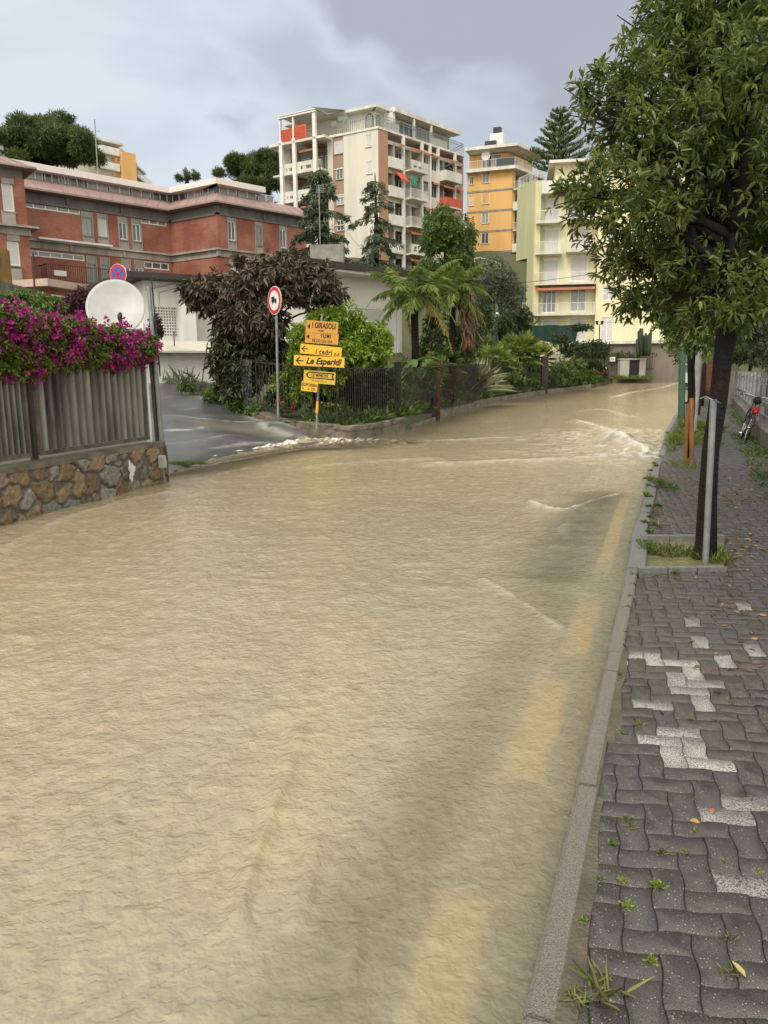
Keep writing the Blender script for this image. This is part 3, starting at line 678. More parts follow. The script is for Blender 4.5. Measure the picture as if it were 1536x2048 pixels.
class Chain:
    def __init__(s, pts): s.p = [Vector((p[0], p[1], 0)) for p in pts]
    def off(s, o):
        ns = [Vector((b.y - a.y, a.x - b.x, 0)).normalized() for a, b in zip(s.p[:-1], s.p[1:])]
        out = [s.p[0] + ns[0] * o]
        for i in range(1, len(s.p) - 1):
            m = (ns[i - 1] + ns[i]); m = m / (m.dot(ns[i]) or 1); out.append(s.p[i] + m * o)
        return out + [s.p[-1] + ns[-1] * o]
    def sweep(s, mb, prof, mi=None):            # closed profile of (offset, z)
        cols = [s.off(o) for o, z in prof]; n = len(s.p); k = len(prof)
        vs = [Vector((cols[j][i].x, cols[j][i].y, prof[j][1])) for i in range(n) for j in range(k)]
        fs = [(i * k + j, (i + 1) * k + j, (i + 1) * k + (j + 1) % k, i * k + (j + 1) % k) for i in range(n - 1) for j in range(k)]
        fs += [tuple(range(k)), tuple((n - 1) * k + j for j in range(k))[::-1]]
        mb.add(vs, fs, mi)
    def fac(s, i, o=0): q = s.off(o); return Fac(q[i], q[i + 1])

def window(F, par, r, kind='glass', cols=2, rows=1, dep=.12, fw=.06, frame=None, closed=0.0, name='window', sill=True):
    """a framed window set back in its opening; r = u0,u1,z0,z1"""
    u0, u1, z0, z1 = r; f = MB(); g = MB()
    F.box(f, u0, u1, z0, z0 + fw, -dep, -dep + .06); F.box(f, u0, u1, z1 - fw, z1, -dep, -dep + .06)
    n = cols
    for i in range(n + 1):
        u = u0 + (u1 - u0) * i / n; a = u - fw / 2; b = u + fw / 2
        if i == 0: a, b = u0, u0 + fw
        if i == n: a, b = u1 - fw, u1
        F.box(f, a, b, z0 + fw, z1 - fw, -dep, -dep + .058)
    for j in range(1, rows): z = z0 + (z1 - z0) * j / rows; F.box(f, u0 + fw, u1 - fw, z - fw / 2, z + fw / 2, -dep, -dep + .056)
    o = mk(name, f, frame or M['pvc'], par)
    if sill: q = MB(); F.box(q, u0 - .06, u1 + .06, z0 - .07, z0 - .003, -dep, .07); mk('sill', q, M['concrete'], o)
    if kind == 'shutter' or closed > 0:
        zz = z0 + fw if kind == 'shutter' else z1 - (z1 - z0) * closed
        q = MB(); k = int((z1 - zz) / .07)
        for i in range(k): a = zz + (z1 - zz) * i / k; F.box(q, u0 + fw, u1 - fw, a + .004, a + (z1 - zz) / k - .004, -dep + .01, -dep + .045)
        F.box(q, u0 + fw, u1 - fw, zz, z1, -dep - .01, -dep + .02); mk('shutter', q, M['shutter'], o)
    if kind != 'shutter':
        F.box(g, u0 + fw / 2, u1 - fw / 2, z0 + fw / 2, z1 - fw / 2, -dep + .012, -dep + .024)
        mk('pane', g, M['curtain'] if kind == 'curtain' else M['glass'], o)
    return o
def railing(F, par, u0, u1, z0, h, o, m, step=.13, bar=.018, name='railing', ends=True, back=0, mid=False):
    q = MB(); F.box(q, u0, u1, z0 + h - .04, z0 + h, o - .025, o + .025); F.box(q, u0, u1, z0 + .08, z0 + .11, o - .015, o + .015)
    n = max(1, int((u1 - u0) / step))
    for i in range(n + 1):
        u = u0 + (u1 - u0) * i / n; b = bar / 2 * (1.8 if i % 8 == 0 else 1); F.box(q, u - b, u + b, z0, z0 + h - .04, o - b, o + b)
    if back:
        for u in (u0, u1): 
            F.box(q, u - .02, u + .02, z0 + h - .04, z0 + h, o - back, o - .025); F.box(q, u - .015, u + .015, z0 + .08, z0 + .11, o - back, o - .015)
            for k in range(1, int(back / step)): F.box(q, u - bar / 2, u + bar / 2, z0, z0 + h - .04, o - k * step - bar / 2, o - k * step + bar / 2)
    return mk(name, q, m, par)
def balcony(F, par, u0, u1, z, depth, style='solid', h=1.0, m=None, slabm=None):
    q = MB(); F.box(q, u0, u1, z - .16, z, 0, depth); b = mk('balcony', q, slabm or M['white2'], par)
    if style == 'solid':
        w = MB(); F.box(w, u0 + .004, u1 - .004, z, z + h, depth - .1, depth - .003); F.box(w, u0 + .004, u0 + .1, z, z + h, 0, depth - .1); F.box(w, u1 - .1, u1 - .004, z, z + h, 0, depth - .1); mk('parapet', w, m or M['white2'], b)
    elif style == 'gap':
        w = MB(); F.box(w, u0 + .004, u1 - .004, z + h * .42, z + h, depth - .1, depth - .003)
        for f_ in (0.004, .3, .7, .9): F.box(w, u0 + (u1 - u0) * f_, u0 + (u1 - u0) * f_ + .3, z, z + h * .42, depth - .09, depth - .01)
        F.box(w, u0 + .004, u1 - .004, z, z + .2, depth - .08, depth - .02); mk('parapet', w, m or M['white2'], b)
    else: railing(F, b, u0 + .03, u1 - .03, z, h, depth - .05, m or M['white'], back=depth - .08)
    return b
def awning(F, par, u0, u1, z, out, drop, m):
    q = MB(); n = max(2, int((u1 - u0) / .35))
    q.add([F.pt(u0, z, .02), F.pt(u1, z, .02), F.pt(u1, z - drop, out), F.pt(u0, z - drop, out)], [(0, 1, 2, 3)])
    q.add([F.pt(u0, z - .03, .02), F.pt(u1, z - .03, .02), F.pt(u1, z - drop - .03, out), F.pt(u0, z - drop - .03, out)], [(3, 2, 1, 0)])
    for i in range(n): a = u0 + (u1 - u0) * i / n; b = u0 + (u1 - u0) * (i + 1) / n; F.box(q, a, b - .02, z - drop - .22, z - drop, out - .01, out + .01)
    return mk('awning', q, m, par)
c1 = lambda x, y: (x / 3.84, 180 + y / 3.84)
c2 = lambda x, y: (320 + x / 3.84, 180 + y / 3.84)
c3 = lambda x, y: (540 + x / 3.84, 180 + y / 3.84)
c4 = lambda x, y: (900 + x / 3.7925, 180 + y / 3.7925)
def rct(F, c, x0, y0, x1, y1): a = c(x0, y0); b = c(x1, y1); return F.rect(a[0], a[1], b[0], b[1])

# ================================================================ red brick building
def brick_mat():
    m = mat('red_brick', (0.37, 0.155, 0.105), 0.75, (0.27, 0.095, 0.065), .5, .3, 30, lo=.42, hi=.58); t = m.node_tree; l = t.links.new; b = t.nodes['Principled BSDF']
    src = b.inputs['Base Color'].links[0].from_socket; tcn = N(t, 'ShaderNodeTexCoord'); sp = N(t, 'ShaderNodeSeparateXYZ'); l(tcn.outputs['Object'], sp.inputs[0])
    ad = N(t, 'ShaderNodeMath', operation='ADD'); l(sp.outputs[0], ad.inputs[0]); l(sp.outputs[1], ad.inputs[1]); cb = N(t, 'ShaderNodeCombineXYZ'); l(ad.outputs[0], cb.inputs[0]); l(sp.outputs[2], cb.inputs[1])
    br = N(t, 'ShaderNodeTexBrick', inp={'Scale': 1.0, 'Mortar Size': .010, 'Brick Width': .26, 'Row Height': .075, 'Mortar': (.75, .72, .7, 1), 'Color1': (1, 1, 1, 1), 'Color2': (.80, .80, .80, 1)}); l(cb.outputs[0], br.inputs['Vector'])
    x = N(t, 'ShaderNodeMix', data_type='RGBA', blend_type='MULTIPLY', inp={0: 1.0}); l(src, x.inputs[6]); l(br.outputs[0], x.inputs[7]); l(x.outputs[2], b.inputs['Base Color']); return m
BRK = brick_mat()
COP = mat('weathered_pink_copper', (0.34, 0.235, 0.215), 0.6, (0.23, 0.165, 0.155), 1.2, streak=True); FAS = mat('pale_pink_fascia', (0.76, 0.69, 0.66), 0.5, (0.68, 0.61, 0.58), 1.0)
GRY = mat('grey_cladding', (0.17, 0.16, 0.155), 0.7, (0.10, 0.095, 0.09), 1.4, streak=True); PAN = mat('beige_grey_panel', (0.34, 0.31, 0.275), 0.75, (0.26, 0.24, 0.21), 1.0)
CON = mat('ledge_concrete', (0.42, 0.38, 0.34), 0.8, (0.24, 0.21, 0.185), 1.5, streak=True)
fa = Fac.line((61, 378), (335, 421), d1=52); fb = Fac.line((335, 421), (430, 403), d0=52)
fc = Fac.line((430, 403), (622, 436.5), d0=fb.b.y)
fa0 = fa.pt(fa.uz(20, 372)[0], 0)
CH = Chain([fa0, fa.b, fb.b, fc.b])
CHT = Chain([fa0, fa.b, fb.b, fc.pt(fc.uz(570, 410)[0], 0), fc.pt(fc.uz(570, 410)[0], 0) - fc.n * 8])
zz = lambda y: fa.uz(335, y)[1]
rb = thing('brick_building', 'long red brick building with sloping copper eaves behind the white house', 'building', (fa.b.x, fa.b.y, 6))
Z = dict(eb=zz(421), et=zz(400), wt=zz(375), ft=zz(366.5), bt=zz(438), l1=zz(521), l0=zz(505), g=3.0)
q = MB(); CHT.sweep(q, [(-.9, Z['ft'] - .35), (-.9, Z['ft']), (-1.1, Z['ft'] + .06), (-4.4, Z['ft'] + .06), (-4.4, Z['ft'] - .35)]); mk('roof', q, FAS, rb)
q = MB(); CH.sweep(q, [(0, Z['eb']), (0, Z['eb'] + .1), (-1.35, Z['et'] + .25), (-1.45, Z['et'] + .25), (-1.45, Z['eb'] - .02), (-.5, Z['eb'] - .02)])
# standing seams
for i in range(3):
    F = CH.fac(i, 0); Fi = CH.fac(i, -1.35); n = int(F.L / .75)
    for k in range(1, n): a = F.pt(F.L * k / n, Z['eb'] + .115); b = Fi.pt(Fi.L * k / n, Z['et'] + .265); q.bar(a, b, .035, .03)
mk('eaves', q, COP, rb)
q = MB(); CH.sweep(q, [(-.62, Z['bt'] + .02), (-.62, Z['eb'] - .03), (-1.0, Z['eb'] - .03), (-1.0, Z['bt'] + .02)])
for i in range(3):
    F = CH.fac(i, -.62); n = int(F.L / 3.0)
    for k in range(n + 1): u = F.L * k / n; F.box(q, u - .07, u + .07, Z['bt'] + .03, Z['eb'] - .04, .002, .14)
    F.box(q, 0.15, F.L - .15, Z['bt'] - .1, Z['bt'] + .03, -.1, .10)
mk('frieze', q, GRY, rb)
q = MB(); CH.sweep(q, [(-.35, Z['l0'] - .12), (-.35, Z['l0']), (-.9, Z['l0']), (-.9, Z['l1']), (-.55, Z['l1']), (-.55, Z['l0'] - .12)])
for i in range(3):
    F = CH.fac(i, -.55); n = int(F.L / 3.0)
    for k in range(n + 1): u = F.L * k / n; F.box(q, u - .07, u + .07, Z['l1'] + .01, Z['l0'] - .13, .002, .12)
mk('ledge', q, CON, rb)
q = MB(); CH.sweep(q, [(-1.0, 3.0), (-1.0, Z['bt'] + .5), (-4.5, Z['bt'] + .5), (-4.5, 3.0)]); CHT.sweep(q, [(-1.75, Z['bt'] + .52), (-1.75, Z['ft'] - .36), (-4.2, Z['ft'] - .36), (-4.2, Z['bt'] + .52)]); mk('inner_wall', q, M['glass'], rb)
A5, B5, C5 = (CH.fac(i, -.6) for i in range(3)); TA, TB, TC_ = (CHT.fac(i, -1.5) for i in range(3))
# brick walls with openings
def panel(F, c, x0, x1, ytop, ybot, wy0, wy1, kind, holes, closed=0):
    a = c(x0, ytop); u0, z1 = F.uz(*a); u1 = F.uz(*c(x1, ytop))[0]; z0 = F.uz(*c(x0, ybot))[1]
    z1 = min(z1, Z['bt'] - .13) if z1 > Z['l0'] else min(z1, Z['l1'] - .02)
    w = rct(F, c, x0, wy0, x1, wy1); w = (u0 + .07, u1 - .07, max(w[2], z0 + .1), min(w[3], z1 - .1)); holes.append((u0, u1, z0, z1))
    q = MB(); F.wall(q, u0 + .06, u1 - .06, z0, z1, [w], .1); F.box(q, u0, u0 + .06, z0, z1, -.15, .05); F.box(q, u1 - .06, u1, z0, z1, -.15, .05)
    p = mk('window_panel', q, PAN, rb)
    window(F, rb, w, kind, 2 if kind != 'shutter' else 1, 1, .09, .05, closed=closed, frame=M['galv'] if kind == 'curtain' else None)
hA, hB, hC = [], [], []
def strip(F, c, x0, y0, x1, y1, cols, holes, kind='curtain'):
    r = rct(F, c, x0, y0, x1, y1); holes.append(r); window(F, rb, r, kind, cols, 1, .1, .07, sill=False)
strip(A5, c1, 160, 835, 610, 895, 5, hA); strip(A5, c1, 1080, 972, 1278, 1022, 3, hA)
panel(A5, c1, 615, 705, 895, 1170, 970, 1108, 'curtain', hA); panel(A5, c1, 735, 818, 910, 1195, 985, 1118, 'shutter', hA)
panel(A5, c1, 895, 972, 935, 1220, 1012, 1142, 'glass', hA); panel(A5, c1, 1000, 1078, 950, 1230, 1022, 1155, 'glass', hA)
strip(A5, c1, 200, 1222, 648, 1270, 5, hA); strip(A5, c1, 1105, 1312, 1298, 1368, 3, hA, 'glass')
panel(A5, c1, 655, 738, 1268, 1490, 1330, 1485, 'curtain', hA); panel(A5, c1, 762, 840, 1280, 1500, 1338, 1495, 'curtain', hA)
panel(A5, c1, 925, 1000, 1290, 1500, 1355, 1490, 'glass', hA); panel(A5, c1, 1028, 1100, 1300, 1500, 1362, 1490, 'glass', hA)
panel(C5, c2, 512, 578, 955, 1215, 1003, 1150, 'glass', hC); panel(C5, c2, 722, 782, 990, 1250, 1040, 1185, 'curtain', hC); panel(C5, c2, 912, 970, 1025, 1280, 1068, 1208, 'glass', hC)
panel(C5, c2, 530, 600, 1298, 1480, 1342, 1420, 'shutter', hC); panel(C5, c2, 740, 800, 1330, 1500, 1370, 1450, 'glass', hC)
q = MB()
for F, hs in ((A5, hA), (B5, hB), (C5, hC)): F.wall(q, 0, F.L, Z['l0'] - .01, Z['bt'] - .09, [h for h in hs if h[2] > Z['l0'] - .5], .15); F.wall(q, 0, F.L, Z['g'], Z['l1'] + .01, [h for h in hs if h[2] < Z['l0'] - .5], .15)
mk('wall', q, BRK, rb)
zt0, zt1 = Z['et'] + .14, Z['wt'] - .03
def topstrip(F, lst):
    hs = []
    for a, b, k in lst: r = (F.uz(a, 380)[0], F.uz(b, 380)[0], zt0, zt1); hs.append(r); window(F, rb, r, k, 2, 1, .08, .055, sill=False)
    q = MB(); F.wall(q, 0, F.L, Z['et'] + .1, Z['ft'] - .34, hs, .1); mk('upper_wall', q, GRY, rb)
topstrip(TA, [(58, 88, 'curtain'), (91, 121, 'glass'), (125, 139, 'glass'), (141, 170, 'glass'), (175, 216, 'curtain'), (219, 260, 'curtain'), (263, 302, 'curtain'), (305, 334, 'glass')])
topstrip(TB, [(343, 370, 'glass'), (373, 402, 'curtain'), (404, 428, 'glass')])
topstrip(TC_, [(438, 474, 'curtain'), (477, 512, 'curtain'), (515, 548, 'curtain')])
# balcony on the lower floor
ra = rct(A5, c1, 300, 1385, 830, 1480); b = balcony(A5, rb, ra[0], ra[1], ra[2] , 1.1, 'rail', 1.0, M['rust'], M['concrete'])
q = MB(); r = rct(A5, c1, 350, 1400, 445, 1440); A5.box(q, *r, 1.12, 1.3); mk('air_conditioner', q, M['pvc'], rb)
q = MB(); A5.box(q, *(rct(A5, c1, 270, 1135, 830, 1150)), .32, .55); mk('awning_box', q, M['white'], rb)
# projecting wing on the far left
fd = Fac.line((-40, 322), (74, 339), d1=41.5); dback = (fa.a + fa.d * 3) - fd.b
CD = Chain([fd.a - fd.d * 3, fd.b, fd.b + fd.n * -7.0])
zd = lambda y: fd.uz(70, y)[1]
q = MB(); CD.sweep(q, [(0, zd(338)), (0, zd(335)), (-1.4, zd(306)), (-8, zd(306)), (-8, zd(338) - .02), (-.5, zd(338) - .02)]); F = CD.fac(0, 0)
for k in range(10): q.bar(F.pt(F.L - .5 - k * .7, zd(335) + .02), CD.fac(0, -1.4).pt(F.L - 1.4 - k * .7, zd(306) + .02), .035, .03)
mk('eaves', q, COP, rb)
D5, D6 = CD.fac(0, -.55), CD.fac(1, -.55)
q = MB(); CD.sweep(q, [(-.6, zd(338)), (-.6, zd(357)), (-1, zd(357)), (-1, zd(338))]); mk('frieze', q, GRY, rb)
q = MB(); CD.sweep(q, [(-.1, zd(452)), (-.1, zd(456)), (-.45, zd(456)), (-.45, zd(470)), (-1, zd(470)), (-1, zd(452))]); mk('ledge', q, CON, rb)
hs = [D5.rect(2, 366, 27, 421), D5.rect(13, 482, 39, 530)]; q = MB()
D5.wall(q, 0, D5.L, 3, zd(356), hs, .15); D6.wall(q, 0, D6.L, 3, zd(356), [], .15); mk('wall', q, BRK, rb)
for h in hs: window(D5, rb, h, 'shutter', 1, 1, .1, .06)
for a in (D5.rect(2, 355, 27, 366), D5.rect(2, 421, 31, 447), D5.rect(13, 468, 39, 481), D5.rect(14, 536, 44, 560)): q = MB(); D5.box(q, a[0], a[1], a[2], a[3], .003, .05); mk('window_panel', q, PAN, rb)
q = MB(); D5.box(q, *D5.rect(-8, 281, 19, 306), -3.4, -1.8); fd2 = D5.rect(-8, 272, 21, 281); D5.box(q, *fd2, -3.6, -1.6); mk('roof_vent', q, M['galv'], rb)
q = MB(); CD.sweep(q, [(-1.2, 3), (-1.2, zd(306)), (-7.5, zd(306)), (-7.5, 3)]); mk('inner_wall', q, M['glass'], rb)

# ================================================================ white apartment block
WC = mat('cream_render', (0.61, 0.58, 0.50), 0.8, (0.47, 0.44, 0.365), .5, streak=True, lo=.45, hi=.75); BR = mat('terracotta_render', (0.42, 0.245, 0.155), 0.8, (0.36, 0.21, 0.135), .5); GREYB = mat('brown_grey_panel', (0.33, 0.22, 0.165), 0.8, (.28, .19, .145), .6)
RED = mat('orange_red_awning', (0.52, 0.12, 0.07), 0.7, (0.5, .085, .04), 4); ORG = mat('striped_awning', (0.48, 0.20, 0.12), 0.8, (0.42, 0.17, 0.10), 3); TERR = M['white2']
FL = Fac.line((560, 292), (756, 253), d1=90); FR = Fac.line((756, 253), (927, 302), d0=90)
FR = Fac(FL.b, P(927, 300, 101.5)); CW = Chain([FL.a, FL.b, FR.b, FR.b + Vector((-4.2, 9, 0))]); FS = CW.fac(2, 0)
wb = thing('apartment_block', 'tall cream and white apartment block with orange awnings and brown stripes', 'building', (FL.b.x, FL.b.y, 14))
fh = 3.1; zT = FL.uz(756, 253)[1]; zk = [zT - .55 - k * fh for k in range(0, 8)]; zbot = 12.0
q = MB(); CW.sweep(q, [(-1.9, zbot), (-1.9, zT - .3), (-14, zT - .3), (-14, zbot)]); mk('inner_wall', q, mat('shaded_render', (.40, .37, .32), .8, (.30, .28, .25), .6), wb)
ul = lambda px: FL.uz(px, 330)[0]; ur = lambda px: FR.uz(px, 330)[0]
hs = []
for x0, y0, x1, y1, kind, fl in [(735, 345, 780, 442, 'shutter', 0), (742, 552, 785, 648, 'shutter', 0), (750, 758, 790, 850, 'shutter', 0)]:
    r = rct(FL, c3, x0, y0, x1, y1); hs.append(r); window(FL, wb, r, kind, 1, 1, .1, .06)
uA, uB, uC, uD = ul(558), ul(657), ul(666), ul(687)
q = MB(); FL.wall(q, uD, FL.L, zbot, zT, hs, .15); FL.box(q, uB - .1, uC, zbot, zT, -1.5, .02); FL.box(q, uA, uA + 1.6, zbot, zT - .2, -1.8, -.2); mk('wall', q, WC, wb)
hs = []
for x0, y0, x1, y1, kind in [(492, 400, 556, 495, 'shutter'), (506, 603, 566, 690, 'glass'), (510, 805, 568, 885, 'curtain'), (512, 1005, 570, 1085, 'glass')]:
    r = rct(FL, c3, x0, y0, x1, y1); r = (max(r[0], uC + .15), min(r[1], uD - .1), r[2], r[3]); hs.append(r); window(FL, wb, r, kind, 2 if kind != 'shutter' else 1, 1, .1, .06)
q = MB(); FLs = FL.shift(-.06); FLs.wall(q, uC + .003, uD - .003, zbot, zT - .05, hs, .1)
for k in range(1, 6): FL.box(q, uC + .003, uD - .003, zk[k] - .12, zk[k] - .02, -.05, .03, 1)
mk('wall_strip', q, [GREYB, WC], wb)
q = MB(); FR.box(q, 0.02, ur(775.5), zbot, zT - .12, -.4, .04); mk('wall_strip', q, BR, wb); q = MB(); FR.box(q, ur(911), ur(925), zbot, zT - 1.8, -1.8, .04); mk('wall_strip', q, BR, wb)
q = MB(); FS.wall(q, 0.02, FS.L, zbot, zT - .3, [], .1); mk('wall', q, WC, wb)
# balconies of the left side: two bays between white posts
q = MB()
uP1, uP2 = ul(604), ul(645)
for u in (uA + 1.5, uP1, uP2): q = MB(); FL.box(q, u - .22, u + .22, zbot, zT + (2.4 if u == uP2 else 0), 1.3, 1.6); mk('post', q, M['white'], wb)
for px in (806, 843, 859, 875, 909): u = ur(px); q = MB(); FR.box(q, u - .17, u + .17, zbot, zT - .2, -.1, .2); mk('post', q, M['white'], wb)
for k in range(1, 6):
    z = zk[k] ; FLb = FL.shift(-1.7)
    FL.box(qq := MB(), uA + .1, uB, z - .2, z, -1.7, 1.35); fl_ = mk('floor_slab', qq, TERR, wb)
    for a, b in ((uA + 1.75, uP1 - .23), (uP1 + .23, uP2 - .23)):
        w = MB(); FL.box(w, a, b, z, z + .22, 1.2, 1.3); FL.box(w, a, b, z + .55, z + 1.05, 1.15, 1.32)
        for f_ in (0, .32, .8): FL.box(w, a + (b - a) * f_, a + (b - a) * (f_ + .2), z + .22, z + .55, 1.2, 1.3)
        mk('parapet', w, TERR, fl_)
        if k in (1, 3, 4) and (a > uP1 or k == 3) or k == 2 and a < uP1: awning(FLb, wb, a, b, z + fh - .35, 2.6 if k != 2 else 2.2, .35, ORG)
        window(FLb, wb, (a + .5, a + 1.7, z + .05, z + 2.2), 'glass', 1, 1, -.02, .08, sill=False); window(FLb, wb, (a + 2.0, a + 3.2, z + .05, z + 2.2), 'curtain' if k % 2 else 'shutter', 1, 1, -.02, .08, sill=False)
    railing(FL, fl_, uP2 + .25, uB - .15, z, 1.0, 1.2, TERR)
# terrace storey and red screens
q = MB(); CW.sweep(q, [(.12, zT - .22), (.12, zT + .02), (-15, zT + .02), (-15, zT - .22)]); FL.box(q, uA, uB + .6, zT - .52, zT - .25, -1.7, 1.6); mk('terrace_slab', q, TERR, wb)
q = MB(); FL.box(q, uA + 1.4, uP1 - .1, zT - .2, zT + 1.15, 1.5, 1.54); FL.box(q, uP1 + .1, uP2 - 1.1, zT - .2, zT + 1.3, 1.5, 1.54); FL.box(q, uA + 1.36, uA + 1.4, zT - .2, zT + 1.1, -1.2, 1.5)
for i in range(40): u = uA + 1.5 + i * (uP2 - uA - 2.8) / 40; FL.box(q, u, u + .03, zT - .2, zT + 1.1, 1.54, 1.57)
mk('privacy_screen', q, RED, wb)
q = MB()
for z in (zT + 1.0, zT + 1.3): CW.sweep(q, [(.0, z), (.0, z + .05), (-.05, z + .05), (-.05, z)])
for i in range(24): FL.box(q, uB + (FL.L - uB) * i / 24, uB + (FL.L - uB) * i / 24 + .04, zT, zT + 1.3, -.05, 0)
[FR.box(q, FR.L * i / 70, FR.L * i / 70 + .03, zT, zT + 1.3, -.04, -.01) for i in range(71)]; FR.box(q, 1.2, 3.6, zT + .12, zT + .9, -.08, -.05, 1); FR.box(q, 9.5, 12.5, zT + .12, zT + .9, -.08, -.05, 1)
mk('terrace_railing', q, [M['galv'], mat('frosted_screen', (.50, .50, .48), .4)], wb)
zr = FL.uz(749, 205)[1] + .2
PW = CW
q = MB(); CW.sweep(q, [(-1.9, zT), (-1.9, zr - .3), (-13, zr - .3), (-13, zT)]); mk('penthouse_wall', q, WC, wb)
FRp = CW.fac(1, -1.9); FLp = CW.fac(0, -1.9)
q = MB(); CW.sweep(q, [(-.9, zr - .3), (-.9, zr), (-13.5, zr), (-13.5, zr - .3)])
FR.box(q, ur(791), FR.L - .6, zr - .5, zr - .02, -1.2, .0)
mk('roof', q, TERR, wb)
for a_, b_, zz_, o0, o1 in ((791, 796, .3, -1.85, -.4), (829, 832, .5, -.3, -.1), (863, 866, .5, -.3, -.1)): q = MB(); FR.box(q, ur(a_), ur(b_), zT, zr - zz_, o0, o1); mk('pier', q, M['white'], wb)
for a, b, k in ((796, 828, 'glass'), (833, 862, 'curtain'), (867, 898, 'curtain')): window(FRp, wb, (FRp.uz(a, 250)[0], FRp.uz(b, 250)[0], zT + .2, zr - .6), k, 3, 1, -.02, .07, sill=False)
def arch(F, x0, x1):
    u0, u1 = F.uz(x0, 250)[0], F.uz(x1, 250)[0]; w = u1 - u0; zc = zr - 1.2; pts = [(u0, zT + .1)] + [((u0 + u1) / 2 - w / 2 * math.cos(t), zc + w / 2 * 1.3 * math.sin(t)) for t in np.linspace(0, math.pi, 12)] + [(u1, zT + .1)]
    q = MB(); q.prism([F.pt(u, z, .01) for u, z in pts], F.n * .05); o = mk('arched_window', q, M['rust'], wb)
    c = ((u0 + u1) / 2, (zT + zc) / 2 + .2); q = MB(); q.prism([F.pt(c[0] + (u - c[0]) * .84, c[1] + (z - c[1]) * .9, .062) for u, z in pts], F.n * .01); mk('pane', q, M['curtain'], o)
arch(FLp, 731.5, 747); arch(FRp, 751.5, 761)
q = MB(); u = FLp.uz(680, 240)[0]; FLp.box(q, u, u + 1.2, zT + 2.0, zT + 2.7, .02, .5); FLp.box(q, u - .9, u - .3, zT + 1.5, zT + 2.0, .02, .5); mk('air_conditioner', q, M['pvc'], wb)
q = MB(); q.add([FL.pt(uP2 - .3, zT + 2.9, 1.8), FL.pt(uB + 1.9, zT + 2.3, 1.2), FL.pt(uB + 1.9, zT + 2.9, -1.5), FL.pt(uP2 - .3, zT + 3.0, -1.5)], [(0, 1, 2, 3)])
FL.box(q, uA + 1.4, uP2 + .3, zT + 2.35, zT + 2.5, 1.3, 1.7); FL.box(q, uA + 1.4, uP2 + .3, zT + 2.6, zT + 2.7, -1.8, 1.7)
for u in (uA + 1.5, uP1): FL.box(q, u - .1, u + .1, zT, zT + 2.4, 1.35, 1.6)
mk('pergola', q, M['white'], wb)
# right side, floor by floor
GRN = mat('hanging_green_cloth', (.05, .3, .2), .8)
for k in range(1, 7):
    z = zk[k] - .15; Fi = FR.shift(-1.5)
    a, b = ur(776), ur(804); bb = balcony(FR, wb, a, b, z, .25, 'none' if False else 'solid', 1.0, M['white'])
    a, b = ur(809), ur(842)
    balcony(FR, wb, a, b, z, 1.15, 'gap' if k in (1,) else ('rail' if k in (2, 3, 5) else 'gap'), 1.0, M['white'] if k in (2, 3, 5) else None)
    a, b = ur(877), ur(909); bl = balcony(FR, wb, a, b, z, 1.2, 'solid', 1.0, RED if k == 2 else None)
    a, b = ur(844), ur(876); q = MB(); FR.wall(q, a, b, z - .2, z + .95, [], .1); FR.wall(q, a, b, z + 2.55, z + fh - .2, [], .1)
    FR.box(q, ur(910), ur(917), z - .2, z + .9, -.1, .1); mk('spandrel', q, WC, wb)
    for (p0, p1), kd in zip(((778, 788), (796, 803), (812, 822), (829, 839), (845, 857), (861, 873), (880, 890), (897, 906)), ('curtain', 'glass', 'shutter', 'glass', 'curtain', 'glass', 'curtain', 'glass')):
        wn = 844 < p0 < 876; F_ = FR.shift(-.5) if wn else Fi
        window(F_, wb, (F_.uz(p0, 330)[0], F_.uz(p1, 330)[0], z + (.95 if wn else .02), z + 2.4), kd if (k + p0) % 3 else 'glass', 2 if p0 % 2 else 1, 1, -.02, .08, sill=False)
    q = MB(); FR.box(q, ur(776), FR.L, z - .2, z - .001, -1.8, -.02)
    for px in (793, 826, 845, 859, 892): u = ur(px); FR.box(q, u - .1, u + .1, z, z + fh - .2, -1.75, -.35)
    FR.box(q, ur(776), FR.L, z + 2.5, z + fh - .2, -.5, -.38)
    mk('floor_slab', q, WC, wb)
for x0, x1, k, o, d in [(789, 801, 1, .7, .3), (809, 841, 1, .9, .35), (845, 857, 1, .5, .25), (861, 874, 1, .5, .25), (878, 906, 1, 1.0, .35), (789, 805, 2, 1.0, 1.0), (861, 874, 2, .5, .25), (878, 906, 2, .8, .35), (911, 920, 2, .6, .3), (845, 857, 3, .5, .25), (861, 874, 3, .5, .25), (878, 906, 3, .8, .3), (811, 841, 4, .9, .35), (811, 841, 5, .8, .3), (911, 920, 1, .6, .3)]:
    awning(FR, wb, ur(x0), ur(x1), zk[k] + fh - .5, o, d, RED if (k == 2 and x0 == 789) else ORG)
q = MB(); z = zk[2]; 
for i in range(3): FR.box(q, ur(812) + i * .3, ur(812) + i * .3 + .2, z + 1.2, z + 2.3, .9, .95)
mk('laundry', q, GRN, wb)

